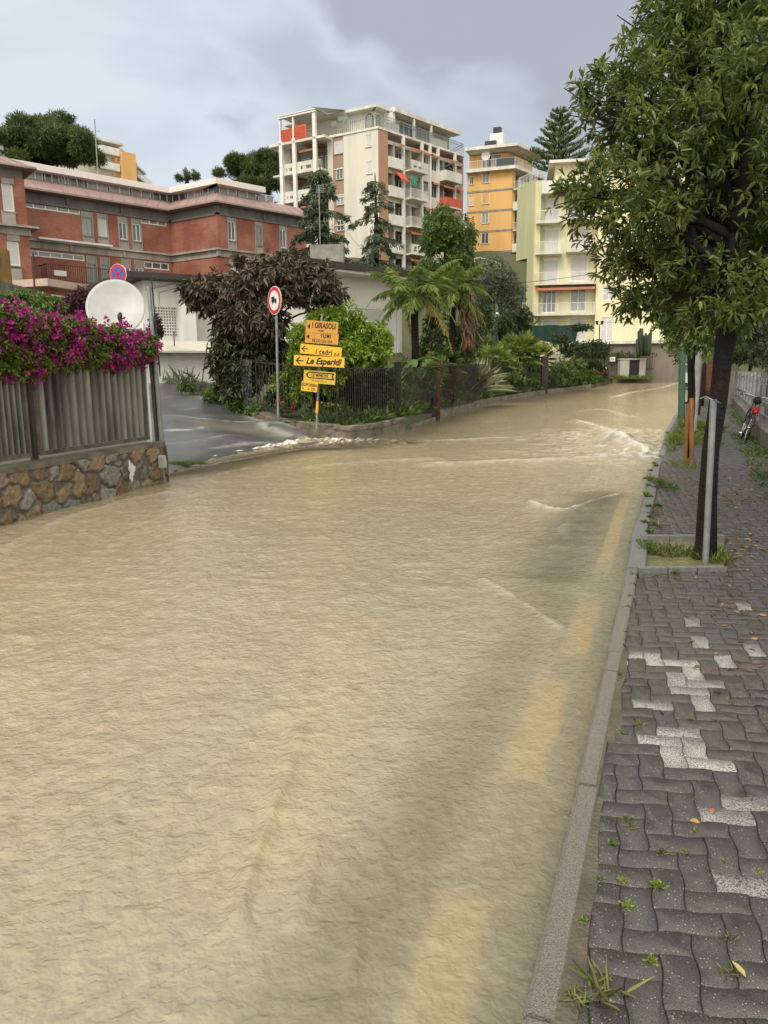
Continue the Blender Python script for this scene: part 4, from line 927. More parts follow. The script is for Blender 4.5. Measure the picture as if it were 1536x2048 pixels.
# ================================================================ orange apartment block
OC = mat('orange_render', (0.72, 0.43, 0.165), 0.8, (0.60, 0.34, 0.12), .5, streak=True, lo=.4, hi=.7); FO = Fac.line((934, 386), (1024, 378), d1=112); FO2 = Fac(FO.b, P(1078, 380, 118))
ob = thing('orange_building', 'orange rendered apartment building with a white chimney on its roof', 'building', (FO.b.x, FO.b.y, 18))
CO = Chain([FO.a, FO.b, FO2.b]); zs = [FO.uz(1020, 180 + y / 3.7925)[1] for y in (603, 750, 905, 1060, 1222)]; zg = 12.5
q = MB(); CO.sweep(q, [(-1.2, zg), (-1.2, zs[0] + .1), (-9, zs[0] + .1), (-9, zg)]); mk('inner_wall', q, M['glass'], ob)
hs = []
for x0, y0, x1, y1, k in [(245, 620, 298, 708, 'curtain'), (240, 780, 298, 868, 'o'), (240, 932, 293, 1015, 'curtain'), (238, 1085, 292, 1168, 'glass'), (150, 655, 180, 720, 'glass'), (147, 808, 178, 880, 'shutter')]:
    r = rct(FO, c4, x0, y0, x1, y1); hs.append(r)
    w = window(FO, ob, r, 'shutter' if k == 'o' else k, 2 if k != 'shutter' and k != 'o' else 1, 1, .1, .07)
    if k == 'o':
        for c in w.children:
            if c.name.startswith('shutter'): c.data.materials[0] = OC
q = MB(); FO.wall(q, 0, FO.L, zs[4], zs[0], hs, .15)
FO2.wall(q, 0, .9, zs[4], zs[0], [], .1); FO2s = FO2.shift(-1.2); FO2s.wall(q, 0, FO2.L, zs[4], zs[0], [], .1); mk('wall', q, OC, ob)
q = MB()
for z in zs[1:]: CO.sweep(q, [(.05, z - .13), (.05, z + .13), (-.1, z + .13), (-.1, z - .13)])
FO.box(q, 0, FO.L, zg, zs[4] - .14, -.3, -.02); mk('band', q, M['concrete'], ob)
for k in range(1, 5):
    balcony(FO2, ob, .3, FO2.L - 1, zs[k], 1.0, 'rail' if k % 2 else 'solid', 1.0, M['white']); window(FO2s, ob, (1.2, 2.4, zs[k] + .1, zs[k] + 2.3), 'shutter', 1, 1, -.02, .07, sill=False); window(FO2s, ob, (3.4, 4.4, zs[k] + .1, zs[k] + 2.3), 'glass', 1, 1, -.02, .07, sill=False)
q = MB(); CO.sweep(q, [(.9, zs[0] - .1), (.9, zs[0] + .3), (-9, zs[0] + .3), (-9, zs[0] - .1)]); mk('terrace_slab', q, TERR, ob)
zro = FO.uz(1030, 292)[1]
q = MB(); CO.sweep(q, [(-1.2, zs[0] + .3), (-1.2, zro - .4), (-9, zro - .4), (-9, zs[0] + .3)]); mk('penthouse_wall', q, OC, ob)
q = MB(); CO.sweep(q, [(1.3, zro - .3), (1.3, zro + .1), (-9.5, zro + .1), (-9.5, zro - .3)]); mk('roof', q, TERR, ob)
FOp = CO.fac(0, -1.2); window(FOp, ob, (*[FOp.uz(x, 320)[0] for x in (965, 984)], zs[0] + .3, zs[0] + 2.5), 'glass', 2, 1, -.02, .08, sill=False); window(FOp, ob, (*[FOp.uz(x, 320)[0] for x in (986, 1003)], zs[0] + .3, zs[0] + 2.5), 'curtain', 1, 1, -.02, .08, sill=False)
railing(FO, ob, .1, FO.L + .6, zs[0] + .3, 1.1, .75, M['white'], .25, .03); railing(FO2, ob, -.7, FO2.L, zs[0] + .3, 1.1, .8, M['white'], .25, .03)
q = MB(); FO.box(q, FO.uz(996, 320)[0], FO.L + .6, zs[0] + .45, zs[0] + 1.35, .85, .9); mk('privacy_screen', q, mat('dark_blue_screen', (.045, .06, .075), .6), ob)
q = MB(); c = FO.pt(FO.uz(973, 320)[0], zs[0] + 2.0, .5); ringp = [c + FO.d * .62 * math.cos(t) + Vector((0, 0, .62 * math.sin(t))) for t in np.linspace(0, 6.283, 20)[:-1]]; q.prism(ringp, FO.n * .06); q.bar(c - Vector((0, 0, 1.5)), c, .06); mk('roof_dish', q, M['white'], ob)
q = MB(); u = FO.uz(973, 300)[0]; FO.box(q, u, u + 1.9, zro + .1, zro + 2.6, -3.6, -2.2); mk('chimney', q, M['white'], ob); q = MB(); FO.box(q, u + .4, u + 1.5, zro + 2.6, zro + 3.5, -3.3, -2.5); u2 = FO.uz(962, 300)[0]; FO.box(q, u2 + .2, u2 + 1.8, zro + .1, zro + 1.5, -2.6, -1.6); mk('chimney_cap', q, M['dark'], ob)

# ================================================================ pale yellow apartment block
YC = mat('pale_yellow_render', (0.72, 0.67, 0.43), 0.8, (0.56, 0.51, 0.33), .6, streak=True, lo=.45, hi=.75); YG = mat('stained_green_yellow_render', (0.47, 0.46, 0.28), 0.85, (0.36, 0.37, 0.23), .8, streak=True)
YS = mat('lemon_strip', (0.62, 0.58, 0.33), .8, (.54, .51, .30), .8)
FY = Fac(P(1067, 566, 75), P(1191, 562, 74)); FY2 = Fac(FY.b + FY.n * .6, P(1420, 562, 72)); FYs = Fac(P(1031, 566, 77.5), P(1067, 566, 74.5))
yb = thing('yellow_building', 'pale yellow apartment block with flower boxes on white balconies beside the big tree', 'building', (FY.a.x, FY.a.y, 4))
yz = lambda y: FY.uz(1067, 180 + y / 3.7925)[1]
fz = [yz(y) for y in (795, 1018, 1250, 1480, 1708, 1925)]
q = MB(); Chain([FY.a, FY.b]).sweep(q, [(-.5, fz[5] - 2), (-.5, fz[0] + .3), (-11, fz[0] + .3), (-11, fz[5] - 2)]); mk('inner_wall', q, M['glass'], yb)
hs = []
for x0, y0, x1, y1, k in [(712, 820, 830, 1015, 'shutter'), (702, 1055, 828, 1240, 'shutter'), (920, 1050, 1055, 1235, 'shutter'), (695, 1285, 822, 1470, 'shutter'), (914, 1265, 1045, 1450, 'shutter'), (700, 1524, 806, 1690, 'glass'), (915, 1508, 1032, 1680, 'curtain'), (700, 1745, 800, 1900, 'shutter'), (905, 1725, 1030, 1900, 'shutter'), (910, 820, 1040, 1010, 'shutter')]:
    r = rct(FY, c4, x0, y0, x1, y1); hs.append(r); window(FY, yb, r, k, 3 if k == 'glass' else 2 if k == 'curtain' else 1, 1, .12, .08, sill=False)
q = MB(); FY.wall(q, 0, FY.L, fz[5] - 5, fz[0] + .3, hs, .15); h2 = []
for x0, y0, x1, y1, k in [(1160, 1490, 1250, 1598, 'shutter'), (1145, 1725, 1238, 1905, 'shutter'), (1160, 1260, 1250, 1370, 'shutter'), (1160, 1030, 1250, 1140, 'shutter')]:
    r = rct(FY2, c4, x0, y0, x1, y1); h2.append(r); window(FY2, yb, r, k, 2, 2, .12, .08, sill=False)
FY2.wall(q, 0.02, FY2.L, fz[5] - 5, fz[0] + .3, h2, .15); q.add([FY.pt(FY.L, z, o) for z in (fz[5] - 1, fz[0] + .3) for o in (0, .6)], [(0, 1, 3, 2)]); mk('wall', q, YC, yb)
q = MB(); us = FYs.uz(1052, 600)[0]; zst = FYs.uz(1052, 517)[1]
FYs.box(q, 0, FYs.L, zst, FYs.uz(1035, 376)[1], -3, 0); FYs.box(q, us, FYs.L, fz[5] - 5, zst, -3, 0); mk('side_wall', q, YG, yb)
q = MB(); FY.box(q, -.05, .5, fz[5] - 1, fz[0] + 1, .003, .5); mk('drain_strip', q, YS, yb)
for k, z in enumerate(fz[:5]):
    if k == 0: q = MB(); FY.box(q, .5, FY.L, z - .2, z + .12, 0.003, 1.3); FY.box(q, .5, FY.L, z + .12, z + .9, 1.1, 1.3); mk('cornice', q, TERR, yb); continue
    if k in (1, 2):
        w = FY.L * .44; balcony(FY, yb, .1, w, z, 1.2, 'rail', 1.0, M['white']); balcony(FY, yb, w + .4, FY.L, z + .12, 1.3, 'rail', 1.0, M['white'])
    else: balcony(FY, yb, .1, FY.L - .05, z, 1.25, 'rail', 1.0, M['white'])
awning(FY, yb, .3, FY.L - .1, fz[3] - .22, 1.2, .2, ORG)
PT_ = mat('terracotta_box', (0.30, 0.15, 0.10), 0.85, (.2, .11, .08), 5)
zu = fz[0] + .2; q = MB(); Chain([FY.pt(1.8, 0), FY.b, FY2.b]).sweep(q, [(-1.5, zu), (-1.5, zu + 2.7), (-9, zu + 2.7), (-9, zu)]); mk('attic_wall', q, YC, yb)
q = MB(); Chain([FY.pt(1.2, 0), FY.b, FY2.b]).sweep(q, [(-.6, zu + 2.7), (-.6, zu + 2.95), (-9.5, zu + 2.95), (-9.5, zu + 2.7)]); mk('roof', q, TERR, yb)
railing(FYs, yb, .1, FYs.L, FYs.uz(1035, 376)[1], .9, -.1, M['white'], .25, .03, name='roof_railing')
# terrace at street side of the yellow block, its rail and retaining wall
zte = P(1200, 683, 71).z
FT = Fac(P(1150, 684, 71.5), P(1420, 682, 69)); tr_ = thing('terrace', 'raised terrace with white railing below the yellow building', 'terrace', (FT.a.x, FT.a.y, zte))
q = MB(); FT.box(q, 0, FT.L, zte - .25, zte, -6, .3); mk('slab', q, TERR, tr_); q = MB(); FT.box(q, 0.05, FT.L, zte - 5, zte - .26, -.3, 0); mk('retaining_wall', q, mat('stained_wall', (.22, .19, .155), .85, (.12, .105, .09), 1, streak=True), tr_)
railing(FT, tr_, 0.1, FT.L, zte, 1.1, .15, M['white'], .16, .02)

# ================================================================ distant block beside the umbrella pine
FG = Fac(P(186, 330, 128), P(262, 335, 133)); FG2 = Fac(FG.b, P(292, 340, 142)); gb = thing('hilltop_building', 'cream and ochre hilltop building peeping out beside the umbrella pine', 'building', (FG.a.x, FG.a.y, 30))
CG = Chain([FG.a - FG.d * 6, FG.b, FG2.b]); gz = lambda y: FG.uz(245, y)[1]
q = MB(); CG.sweep(q, [(-1.5, 25), (-1.5, gz(292)), (-8, gz(292)), (-8, 25)]); mk('wall', q, WC, gb)
q = MB(); FG.box(q, -6, FG.uz(248, 300)[0], gz(291), gz(287.5), -8, 0); FG2.box(q, 2, FG2.L, gz(318), gz(314), -6, 0); mk('roof', q, TERR, gb)
q = MB(); FG.box(q, FG.uz(235, 320)[0], FG.uz(262, 320)[0], 25, gz(308), -2, 1.5); mk('wall_block', q, OC, gb)
balcony(FG, gb, 0, FG.uz(234, 320)[0], gz(316), 1, 'solid', 1, M['white']); balcony(FG, gb, 0, FG.uz(234, 340)[0], gz(346), 1, 'solid', 1, M['white']); balcony(FG2, gb, .2, FG2.L, gz(348), 1, 'rail', 1, M['white'])
for a, b in ((203, 214), (217, 230)):
    Fq = FG.shift(-1.5); window(Fq, gb, (Fq.uz(a, 330)[0], Fq.uz(b, 330)[0], gz(342), gz(325)), 'glass', 2, 1, -.02, .08, sill=False); window(Fq, gb, (Fq.uz(a, 330)[0], Fq.uz(b, 330)[0], gz(313), gz(296)), 'curtain', 2, 1, -.02, .08, sill=False)

# ================================================================ low white house behind the garden
WH = mat('white_house_render', (0.74, 0.73, 0.71), 0.75, (0.62, 0.60, 0.57), .4, streak=True); ROOF = mat('dark_brown_roof_edge', (0.045, 0.035, 0.032), 0.6, (.03, .022, .02), 2)
wh = thing('white_house', 'low white house with dark overhanging flat roof behind the garden trees', 'house', P(593, 700, 30))
f1 = Fac.line((481, 548), (593, 512), d1=28.5); f2 = Fac.line((593, 512), (842, 545), d0=28.5); zr2 = f2.uz(593, 512)[1]
C2 = Chain([f1.a, f1.b, f2.b, f2.b + Vector((.4, 7, 0))])
q = MB(); C2.sweep(q, [(0, zr2 - .24), (0, zr2), (-7, zr2 + .05), (-7, zr2 - .24)]); mk('roof', q, ROOF, wh)
q = MB(); C2.sweep(q, [(-.12, zr2 - .34), (-.12, zr2 - .245), (-6.9, zr2 - .245), (-6.9, zr2 - .34)]); mk('soffit', q, WH, wh)
w1, w2, w3 = (C2.fac(i, -1.1) for i in range(3))
r = w2.rect(700, 612, 772, 642); q = MB(); w1.wall(q, 0, w1.L, 1.5, zr2 - .33); w2.wall(q, 0, w2.L, 1.5, zr2 - .33, [r], .12); w3.wall(q, 0, w3.L, 1.5, zr2 - .33)
w2.box(q, w2.uz(800, 600)[0], w2.L + .02, 1.5, zr2 - .34, 0.003, .10); mk('wall', q, WH, wh); window(w2, wh, r, 'shutter', 1, 1, .08, .06)
q = MB(); q.add([w2.pt(.5, zr2 - .5, -.6), w2.pt(w2.L, zr2 - .5, -.6), w2.pt(w2.L, 1.5, -.6), w2.pt(.5, 1.5, -.6)], [(0, 1, 2, 3)]); mk('inner_wall', q, M['glass'], wh)
q = MB(); ch = P(655, 500, 31); q.box((ch.x, ch.y, zr2 + .35), (1.3, .9, .75)); mk('chimney', q, M['concrete'], wh)
lf = thing('side_house', 'white flat roofed annexe with lattice window behind the satellite dish', 'house', P(270, 700, 31))
g1 = Fac.line((120, 593), (250, 541), d1=30); g2 = Fac.line((250, 541), (490, 556), d0=30); zr3 = g2.uz(250, 541)[1]; C3 = Chain([g1.a, g1.b, g2.b])
q = MB(); C3.sweep(q, [(0, zr3 - .22), (0, zr3), (-6, zr3), (-6, zr3 - .22)]); mk('roof', q, ROOF, lf)
h1, h2_ = C3.fac(0, -.9), C3.fac(1, -.9); r = h2_.rect(309, 613, 353, 672); q = MB(); h1.wall(q, 0, h1.L, .8, zr3 - .22); h2_.wall(q, 0, h2_.L, .8, zr3 - .22, [r], .15)
h2_.box(q, h2_.uz(353, 620)[0], h2_.uz(380, 620)[0], .8, zr3 - .45, 0.003, .7); mk('wall', q, WH, lf)
q = MB(); h2_.box(q, *r, -.16, -.13, 1)
for i in range(9): u = r[0] + (r[1] - r[0]) * i / 8; h2_.box(q, u - .02, u + .02, r[2], r[3], -.03, .01)
for i in range(11): z = r[2] + (r[3] - r[2]) * i / 10; h2_.box(q, r[0], r[1], z - .02, z + .02, -.02, .016)
mk('lattice_window', q, [M['white'], M['curtain']], lf)
q = MB()
for pts in ([(290, 580), (330, 572), (353, 566)], [(318, 612), (318, 585), (352, 577)]): q.tube([h2_.pt(*h2_.uz(*p), .03) for p in pts], .012, 5)
mk('wall_cable', q, M['concrete'], lf)
gf = Fac(P(302, 700, 26.5), P(440, 703, 27.5)); ga = thing('garage', 'low white garage with cream canopy at the top of the side road', 'garage', P(360, 745, 27))
zc = gf.uz(320, 703)[1]; q = MB(); gf.box(q, -1.5, gf.L, .4, zc, -3, 0); mk('wall', q, M['white'], ga)
q = MB(); q.add([gf.pt(-1.6, zc + .02, .35), gf.pt(gf.L, zc + .02, .35), gf.pt(gf.L, zc + .45, -2), gf.pt(-1.6, zc + .45, -2), gf.pt(-1.6, zc - .05, .35), gf.pt(gf.L, zc - .05, .35), gf.pt(gf.L, zc + .38, -2), gf.pt(-1.6, zc + .38, -2)], [(0, 1, 2, 3), (7, 6, 5, 4), (0, 4, 5, 1), (1, 5, 6, 2), (2, 6, 7, 3), (3, 7, 4, 0)]); mk('canopy', q, mat('cream_sheet', (.56, .52, .44), .6, (.48, .44, .37), 2), ga)
q = MB(); gf.box(q, -1.62, gf.L + .02, zc - .09, zc - .052, .2, .37); mk('gutter', q, M['dark'], ga)
# low outbuilding and walls behind the bougainvillea
ou = thing('outbuilding', 'low brick outbuilding with a pale roof edge below the brick building balcony', 'outbuilding', P(100, 600, 34))
F = Fac(P(92, 590, 33), P(190, 600, 36)); z1 = F.uz(100, 575)[1]; r = F.rect(102, 588, 142, 605); q = MB(); F.wall(q, 0, F.L, 1, z1, [r], .1); mk('wall', q, BRK, ou); window(F, ou, r, 'curtain', 2, 1, .08, .07)
q = MB(); F.box(q, -.3, F.L, z1, z1 + .3, -4, .4); mk('roof', q, mat('salmon_edge', (.55, .42, .34), .8, (.4, .3, .25), 3), ou)
gw = thing('garden_wall', 'old grey concrete garden wall behind the bougainvillea at the left edge', 'wall', P(40, 620, 22)); F = Fac(P(-60, 600, 20), P(92, 600, 25)); z1 = F.uz(40, 572)[1]; q = MB(); F.box(q, 0, F.L, .2, z1, -.3, 0); mk('wall', q, M['wet_concrete'], gw)
q = MB(); F.box(q, F.uz(-30, 540)[0], F.uz(26, 540)[0], z1 + .005, F.uz(26, 503)[1], -.25, -.05); mk('ochre_panel', q, mat('mouldy_ochre', (.42, .22, .05), .8, (.16, .10, .05), 1.5), gw)
# ---------------------------------------------------------------- foliage
def norm(a): return a / (np.linalg.norm(a, axis=1, keepdims=True) + 1e-9)
def leaf_geo(Pn, D, L, Wd, fold=.35, droop=.25, g=rng):
    """a folded, pointed six-point leaf at each point; returns V, F, per-leaf index"""
    n = len(Pn); D = norm(D); r = norm(g.normal(size=(n, 3))); S = norm(np.cross(D, r + np.array([0, 0, 1.2]))); U = np.cross(S, D)
    L = np.broadcast_to(L, (n,))[:, None]; Wd = np.broadcast_to(Wd, (n,))[:, None]
    b = Pn; tip = Pn + D * L - U * L * droop; m1 = Pn + D * L * .33 - U * L * droop * .15; m2 = Pn + D * L * .70 - U * L * droop * .55
    up = U * Wd * fold
    V = np.stack([b, m1 + S * Wd * .5 + up, m2 + S * Wd * .4 + up, tip, m2 - S * Wd * .4 + up, m1 - S * Wd * .5 + up], 1).reshape(-1, 3)
    i = np.arange(n)[:, None] * 6; F = np.stack([i + [0, 1, 2, 3], i + [0, 3, 4, 5]], 1).reshape(-1, 4)
    return V, F, n
def foliage(name, Pn, D, L, Wd, m, par, rnd=None, fold=.35, droop=.25, g=rng, fm=None):
    V, F, n = leaf_geo(Pn, D, L, Wd, fold, droop, g)
    rnd = g.random(n) if rnd is None else rnd
    return mkn(name, V, F, m, par, attrs=dict(rnd=np.repeat(rnd, 6)), fmat=None if fm is None else np.repeat(fm, 2))
def blob(px, py, d, rx, ry, rz=None):       # an ellipsoid of crown seen at a pixel, radii in pixels across and up, metres in depth
    c = P(px, py, d); k = d / FPX; return (np.array(c), np.array([rx * k, rz if rz else (rx + ry) / 2 * k, ry * k]))
def blob_pts(blobs, n, g=rng, shell=.55, lump=.0):
    w = np.array([b[1][0] * b[1][2] for b in blobs]); w = w / w.sum(); idx = g.choice(len(blobs), n, p=w)
    d = norm(g.normal(size=(n, 3))); r = (shell + (1 - shell) * g.random(n)) ; r = np.where(g.random(n) < .25, g.random(n) * shell, r)
    C = np.array([b[0] for b in blobs])[idx]; Rr = np.array([b[1] for b in blobs])[idx]
    if lump: r = r * (1 - lump + lump * 2 * fbm(d[:, 0] * 3.1 + idx * 5, d[:, 2] * 3.1 + d[:, 1] * 2, 3, 11))
    return C + d * Rr * r[:, None], d
def whorls(Pc, Dc, k, spread, L, g=rng):
    """k leaves radiating from each twig tip"""
    n = len(Pc); Pn = np.repeat(Pc, k, 0); D0 = np.repeat(norm(Dc), k, 0)
    D = norm(D0 * .55 + norm(g.normal(size=(n * k, 3))) * spread); Pn = Pn + D * g.random((n * k, 1)) * L * .25 - D0 * g.random((n * k, 1)) * L * .8
    return Pn, D
def limb(mb, a, b, r0, r1, sag=0.0, n=6, wob=.04, segs=6):
    a = Vector(a); b = Vector(b); l = (b - a).length; pts = []; 
    for i in range(segs + 1):
        t = i / segs; p = a.lerp(b, t); w = math.sin(t * math.pi) * wob * l
        p = p + Vector((random.uniform(-w, w), random.uniform(-w, w), random.uniform(-w, w) + sag * l * math.sin(t * math.pi))); pts.append(p)
    mb.tube(pts, [r0 + (r1 - r0) * i / segs for i in range(segs + 1)], n); return pts
def trunk_tex(o, amp, fr=6):
    me = o.data; n = len(me.vertices); co = np.empty(n * 3, np.float32); me.vertices.foreach_get('co', co); co = co.reshape(-1, 3)
    co[:, 0] += (fbm(co[:, 2] * fr, co[:, 1] * fr + 7, 3, 1) - .5) * amp; co[:, 1] += (fbm(co[:, 2] * fr, co[:, 0] * fr + 3, 3, 2) - .5) * amp
    me.vertices.foreach_set('co', co.ravel()); me.update()
def blob_tree(name, label, cat, base, fork, blobs, n, k, L, Wd, m, group=None, trunk_r=.15, bark=None, spread=.9, shell=.6, up=.15, droop=.25, lump=.4, limbs=True, g=rng):
    t = thing(name, label, cat, base, group); q = MB()
    if limbs:
        limb(q, base, fork, trunk_r, trunk_r * .75, n=9, wob=.01)
        for c, r in blobs: limb(q, fork, Vector(c) - Vector((0, 0, r[2] * .2)), trunk_r * .5, trunk_r * .08, .05)
        mk('trunk', q, bark or M['barkb'], t, True)
    Pc, d = blob_pts(blobs, n, g, shell, lump); Dc = d + np.array([0, 0, up]); Pn, D = whorls(Pc, Dc, k, spread, L, g)
    Ls = L * (.7 + .6 * g.random(len(Pn))); rn = np.clip(np.repeat(g.random(n), k) * .7 + g.random(n * k) * .3, 0, 1)
    foliage('crown' if cat == 'tree' else 'foliage', Pn, D, Ls, Ls * Wd, m, t, rn, droop=droop, g=g); return t

LG = leafmat('laurel_leaf', (0.048, 0.080, 0.020), (0.240, 0.290, 0.070), .34, .42)
LD = leafmat('dark_leaf', (0.026, 0.046, 0.017), (0.080, 0.120, 0.036), .45, .15)
LP = leafmat('copper_leaf', (0.060, 0.055, 0.034), (0.165, 0.115, 0.085), .40, .15)
LPg = leafmat('bronze_green_leaf', (0.034, 0.048, 0.020), (0.090, 0.095, 0.042), .4, .15)
LB = leafmat('citrus_leaf', (0.080, 0.170, 0.018), (0.300, 0.420, 0.045), .40, .3)
LM = leafmat('mid_green_leaf', (0.056, 0.118, 0.028), (0.190, 0.280, 0.066), .5, .28)
LY = leafmat('yellow_green_leaf', (0.110, 0.170, 0.030), (0.280, 0.330, 0.070), .5, .3)
LS = leafmat('silver_leaf', (0.080, 0.105, 0.060), (0.210, 0.235, 0.155), .55, .15)
LN = leafmat('pine_needle', (0.055, 0.085, 0.028), (0.150, 0.195, 0.060), .6, .2)
LC = leafmat('cedar_needle', (0.045, 0.068, 0.038), (0.140, 0.180, 0.090), .6, .1)
LF = leafmat('palm_leaf', (0.100, 0.175, 0.035), (0.300, 0.390, 0.090), .45, .25)
LFy = leafmat('yellowing_palm_leaf', (0.170, 0.160, 0.035), (0.330, 0.270, 0.070), .5, .25)
DRY = leafmat('dead_frond', (0.120, 0.070, 0.038), (0.22, .14, .08), .8, .1)
PUR = leafmat('purple_leaf', (0.060, 0.018, 0.035), (0.130, 0.050, 0.070), .5, .1)
GR = leafmat('grass_blade', (0.085, 0.120, 0.025), (0.260, 0.260, 0.080), .6, .2)

# ================================================================ big street tree on the pavement
tb = G(1412, 1112, .02); D0 = tb.y
t = thing('street_tree', 'large leafy evergreen street tree with black wet trunk in the front tree pit', 'tree', tb)
q = MB(); pts = [tb + Vector((-.02, .02, -.1)), tb + Vector((0, 0, .06)), P(1416, 1000, D0), P(1422, 900, D0), P(1434, 800, D0 + .02), P(1445, 720, D0 + .02), P(1456, 650, D0), P(1468, 560, D0), P(1480, 420, D0 + .1), P(1490, 200, D0 + .1)]
q.tube(pts, [.120, .090, .075, .070, .072, .076, .084, .08, .06, .04], 18); fork = pts[6]
BL = [(1420, 110, 7.2, 170, 140, 1.2), (1250, 160, 7.0, 95, 75, .9), (1350, 40, 7.3, 90, 80, .9), (1235, 250, 6.9, 50, 60, .6), (1305, 290, 6.8, 115, 110, 1.0), (1185, 385, 6.8, 85, 70, .7), (1290, 420, 6.5, 120, 90, 1.0),
      (1255, 520, 7.0, 70, 60, .6), (1270, 605, 6.9, 62, 42, .5), (1365, 530, 6.9, 110, 90, 1.0), (1480, 330, 6.6, 150, 170, 1.2), (1450, 560, 6.3, 130, 75, .9), (1390, 600, 7.2, 80, 55, .7), (1530, 520, 7.2, 120, 130, 1.0), (1480, 0, 7.5, 160, 160, 1.2),
      (1450, -220, 7.2, 230, 150, 1.4), (1620, 200, 7.2, 150, 250, 1.5), (1620, 480, 7.0, 130, 160, 1.3), (1440, 250, 8.2, 200, 200, 1.0), (1400, 450, 8.0, 170, 130, .8), (1500, 150, 5.9, 120, 120, .7), (1450, 625, 6.2, 90, 45, .5), (1500, 600, 6.4, 80, 60, .6), (1400, 640, 6.9, 60, 40, .5), (1130, 378, 6.9, 38, 18, .3), (1168, 178, 7.0, 30, 40, .3)]
blobs = [blob(*b) for b in BL]
for c, r in blobs:
    p_ = limb(q, fork + Vector((0, 0, random.uniform(0, .9))), Vector(c), .045, .012, .08, 7)
    for _ in range(5):
        e = Vector(c) + Vector([random.uniform(-1, 1) * r[i] * .9 for i in range(3)]); limb(q, p_[4], e, .014, .004, .05, 5)
o = mk('trunk', q, M['bark'], t, True); trunk_tex(o, .05, 5)
g1 = np.random.default_rng(21); Pc, d = blob_pts(blobs, 7800, g1, .45, .6)
k = 9; Pn, D = whorls(Pc, d + np.array([0, 0, .1]), k, .9, .08, g1); Ls = .076 * (.55 + .8 * g1.random(len(Pn))); cl = np.repeat(g1.random(len(Pc)) ** 1.6, k)
foliage('crown', Pn, D, Ls, Ls * (.2 + .12 * g1.random(len(Pn))), LG, t, np.clip(cl * .8 + g1.random(len(Pn)) * .3, 0, 1), droop=.25, g=g1)

# ================================================================ further trees along the pavement
def at(px, py, d): return P(px, py, d)
b2 = G(1378, 915, .03)
blob_tree('street_tree', 'slim dark street tree held between two orange stakes', 'tree', b2, at(1388, 640, 13.3), [blob(1390, 590, 13.6, 60, 60, .9), blob(1360, 650, 13.8, 38, 50, .8), blob(1410, 680, 13.2, 42, 40, .8), blob(1360, 610, 14, 60, 60, .9), blob(1440, 640, 13.5, 60, 60, .9), blob(1395, 500, 13.8, 80, 80, 1.2)], 1500, 9, .085, .36, LM, 'trees along the pavement', .075, M['bark'], lump=.5)
b3 = at(1402, 812, 30)
blob_tree('street_tree', 'thin dark street tree beyond the white pole', 'tree', b3, at(1412, 690, 30), [blob(1400, 600, 31, 60, 60, 1.6), blob(1355, 640, 31, 34, 50, 1.2), blob(1370, 690, 31, 34, 38, 1.0), blob(1440, 650, 30, 50, 50, 1.2), blob(1345, 600, 32, 40, 40, 1.2)], 2000, 8, .11, .4, LM, 'trees along the pavement', .11, M['bark'])
b4 = at(1419, 795, 38)
blob_tree('street_tree', 'reddish brown twin trunk tree left of the big trunk', 'tree', b4, at(1424, 650, 38), [blob(1425, 620, 38, 50, 50, 2), blob(1480, 640, 38, 50, 50, 2)], 700, 8, .14, .4, LD, 'trees along the pavement', .26, mat('red_brown_bark', (.16, .06, .04), .85, (.08, .035, .025), 8, .8, 20), shell=.4)
# foliage to the right of the trunk, over the railing
blob_tree('roadside_tree', 'pale leaved tree hanging over the railing at the right edge', 'tree', at(1600, 860, 17), at(1560, 640, 17), [blob(1510, 620, 16, 60, 55, 1), blob(1550, 560, 17, 60, 70, 1), blob(1500, 680, 16.5, 45, 28, .7), blob(1475, 620, 17, 35, 40, .7), blob(1560, 690, 16, 60, 50, .8)], 1500, 8, .10, .26, LS, None, .09, M['bark'])
blob_tree('hedge', 'dark green hedge beyond the railing right of the big trunk', 'hedge', at(1500, 765, 48), at(1500, 700, 48), [blob(1470, 690, 47, 60, 42, 2), blob(1540, 690, 46, 60, 48, 2), blob(1600, 700, 44, 60, 50, 2), blob(1430, 705, 49, 40, 30, 1.5), blob(1500, 640, 50, 90, 50, 2)], 4200, 8, .15, .5, LD, None, .1, M['bark'])

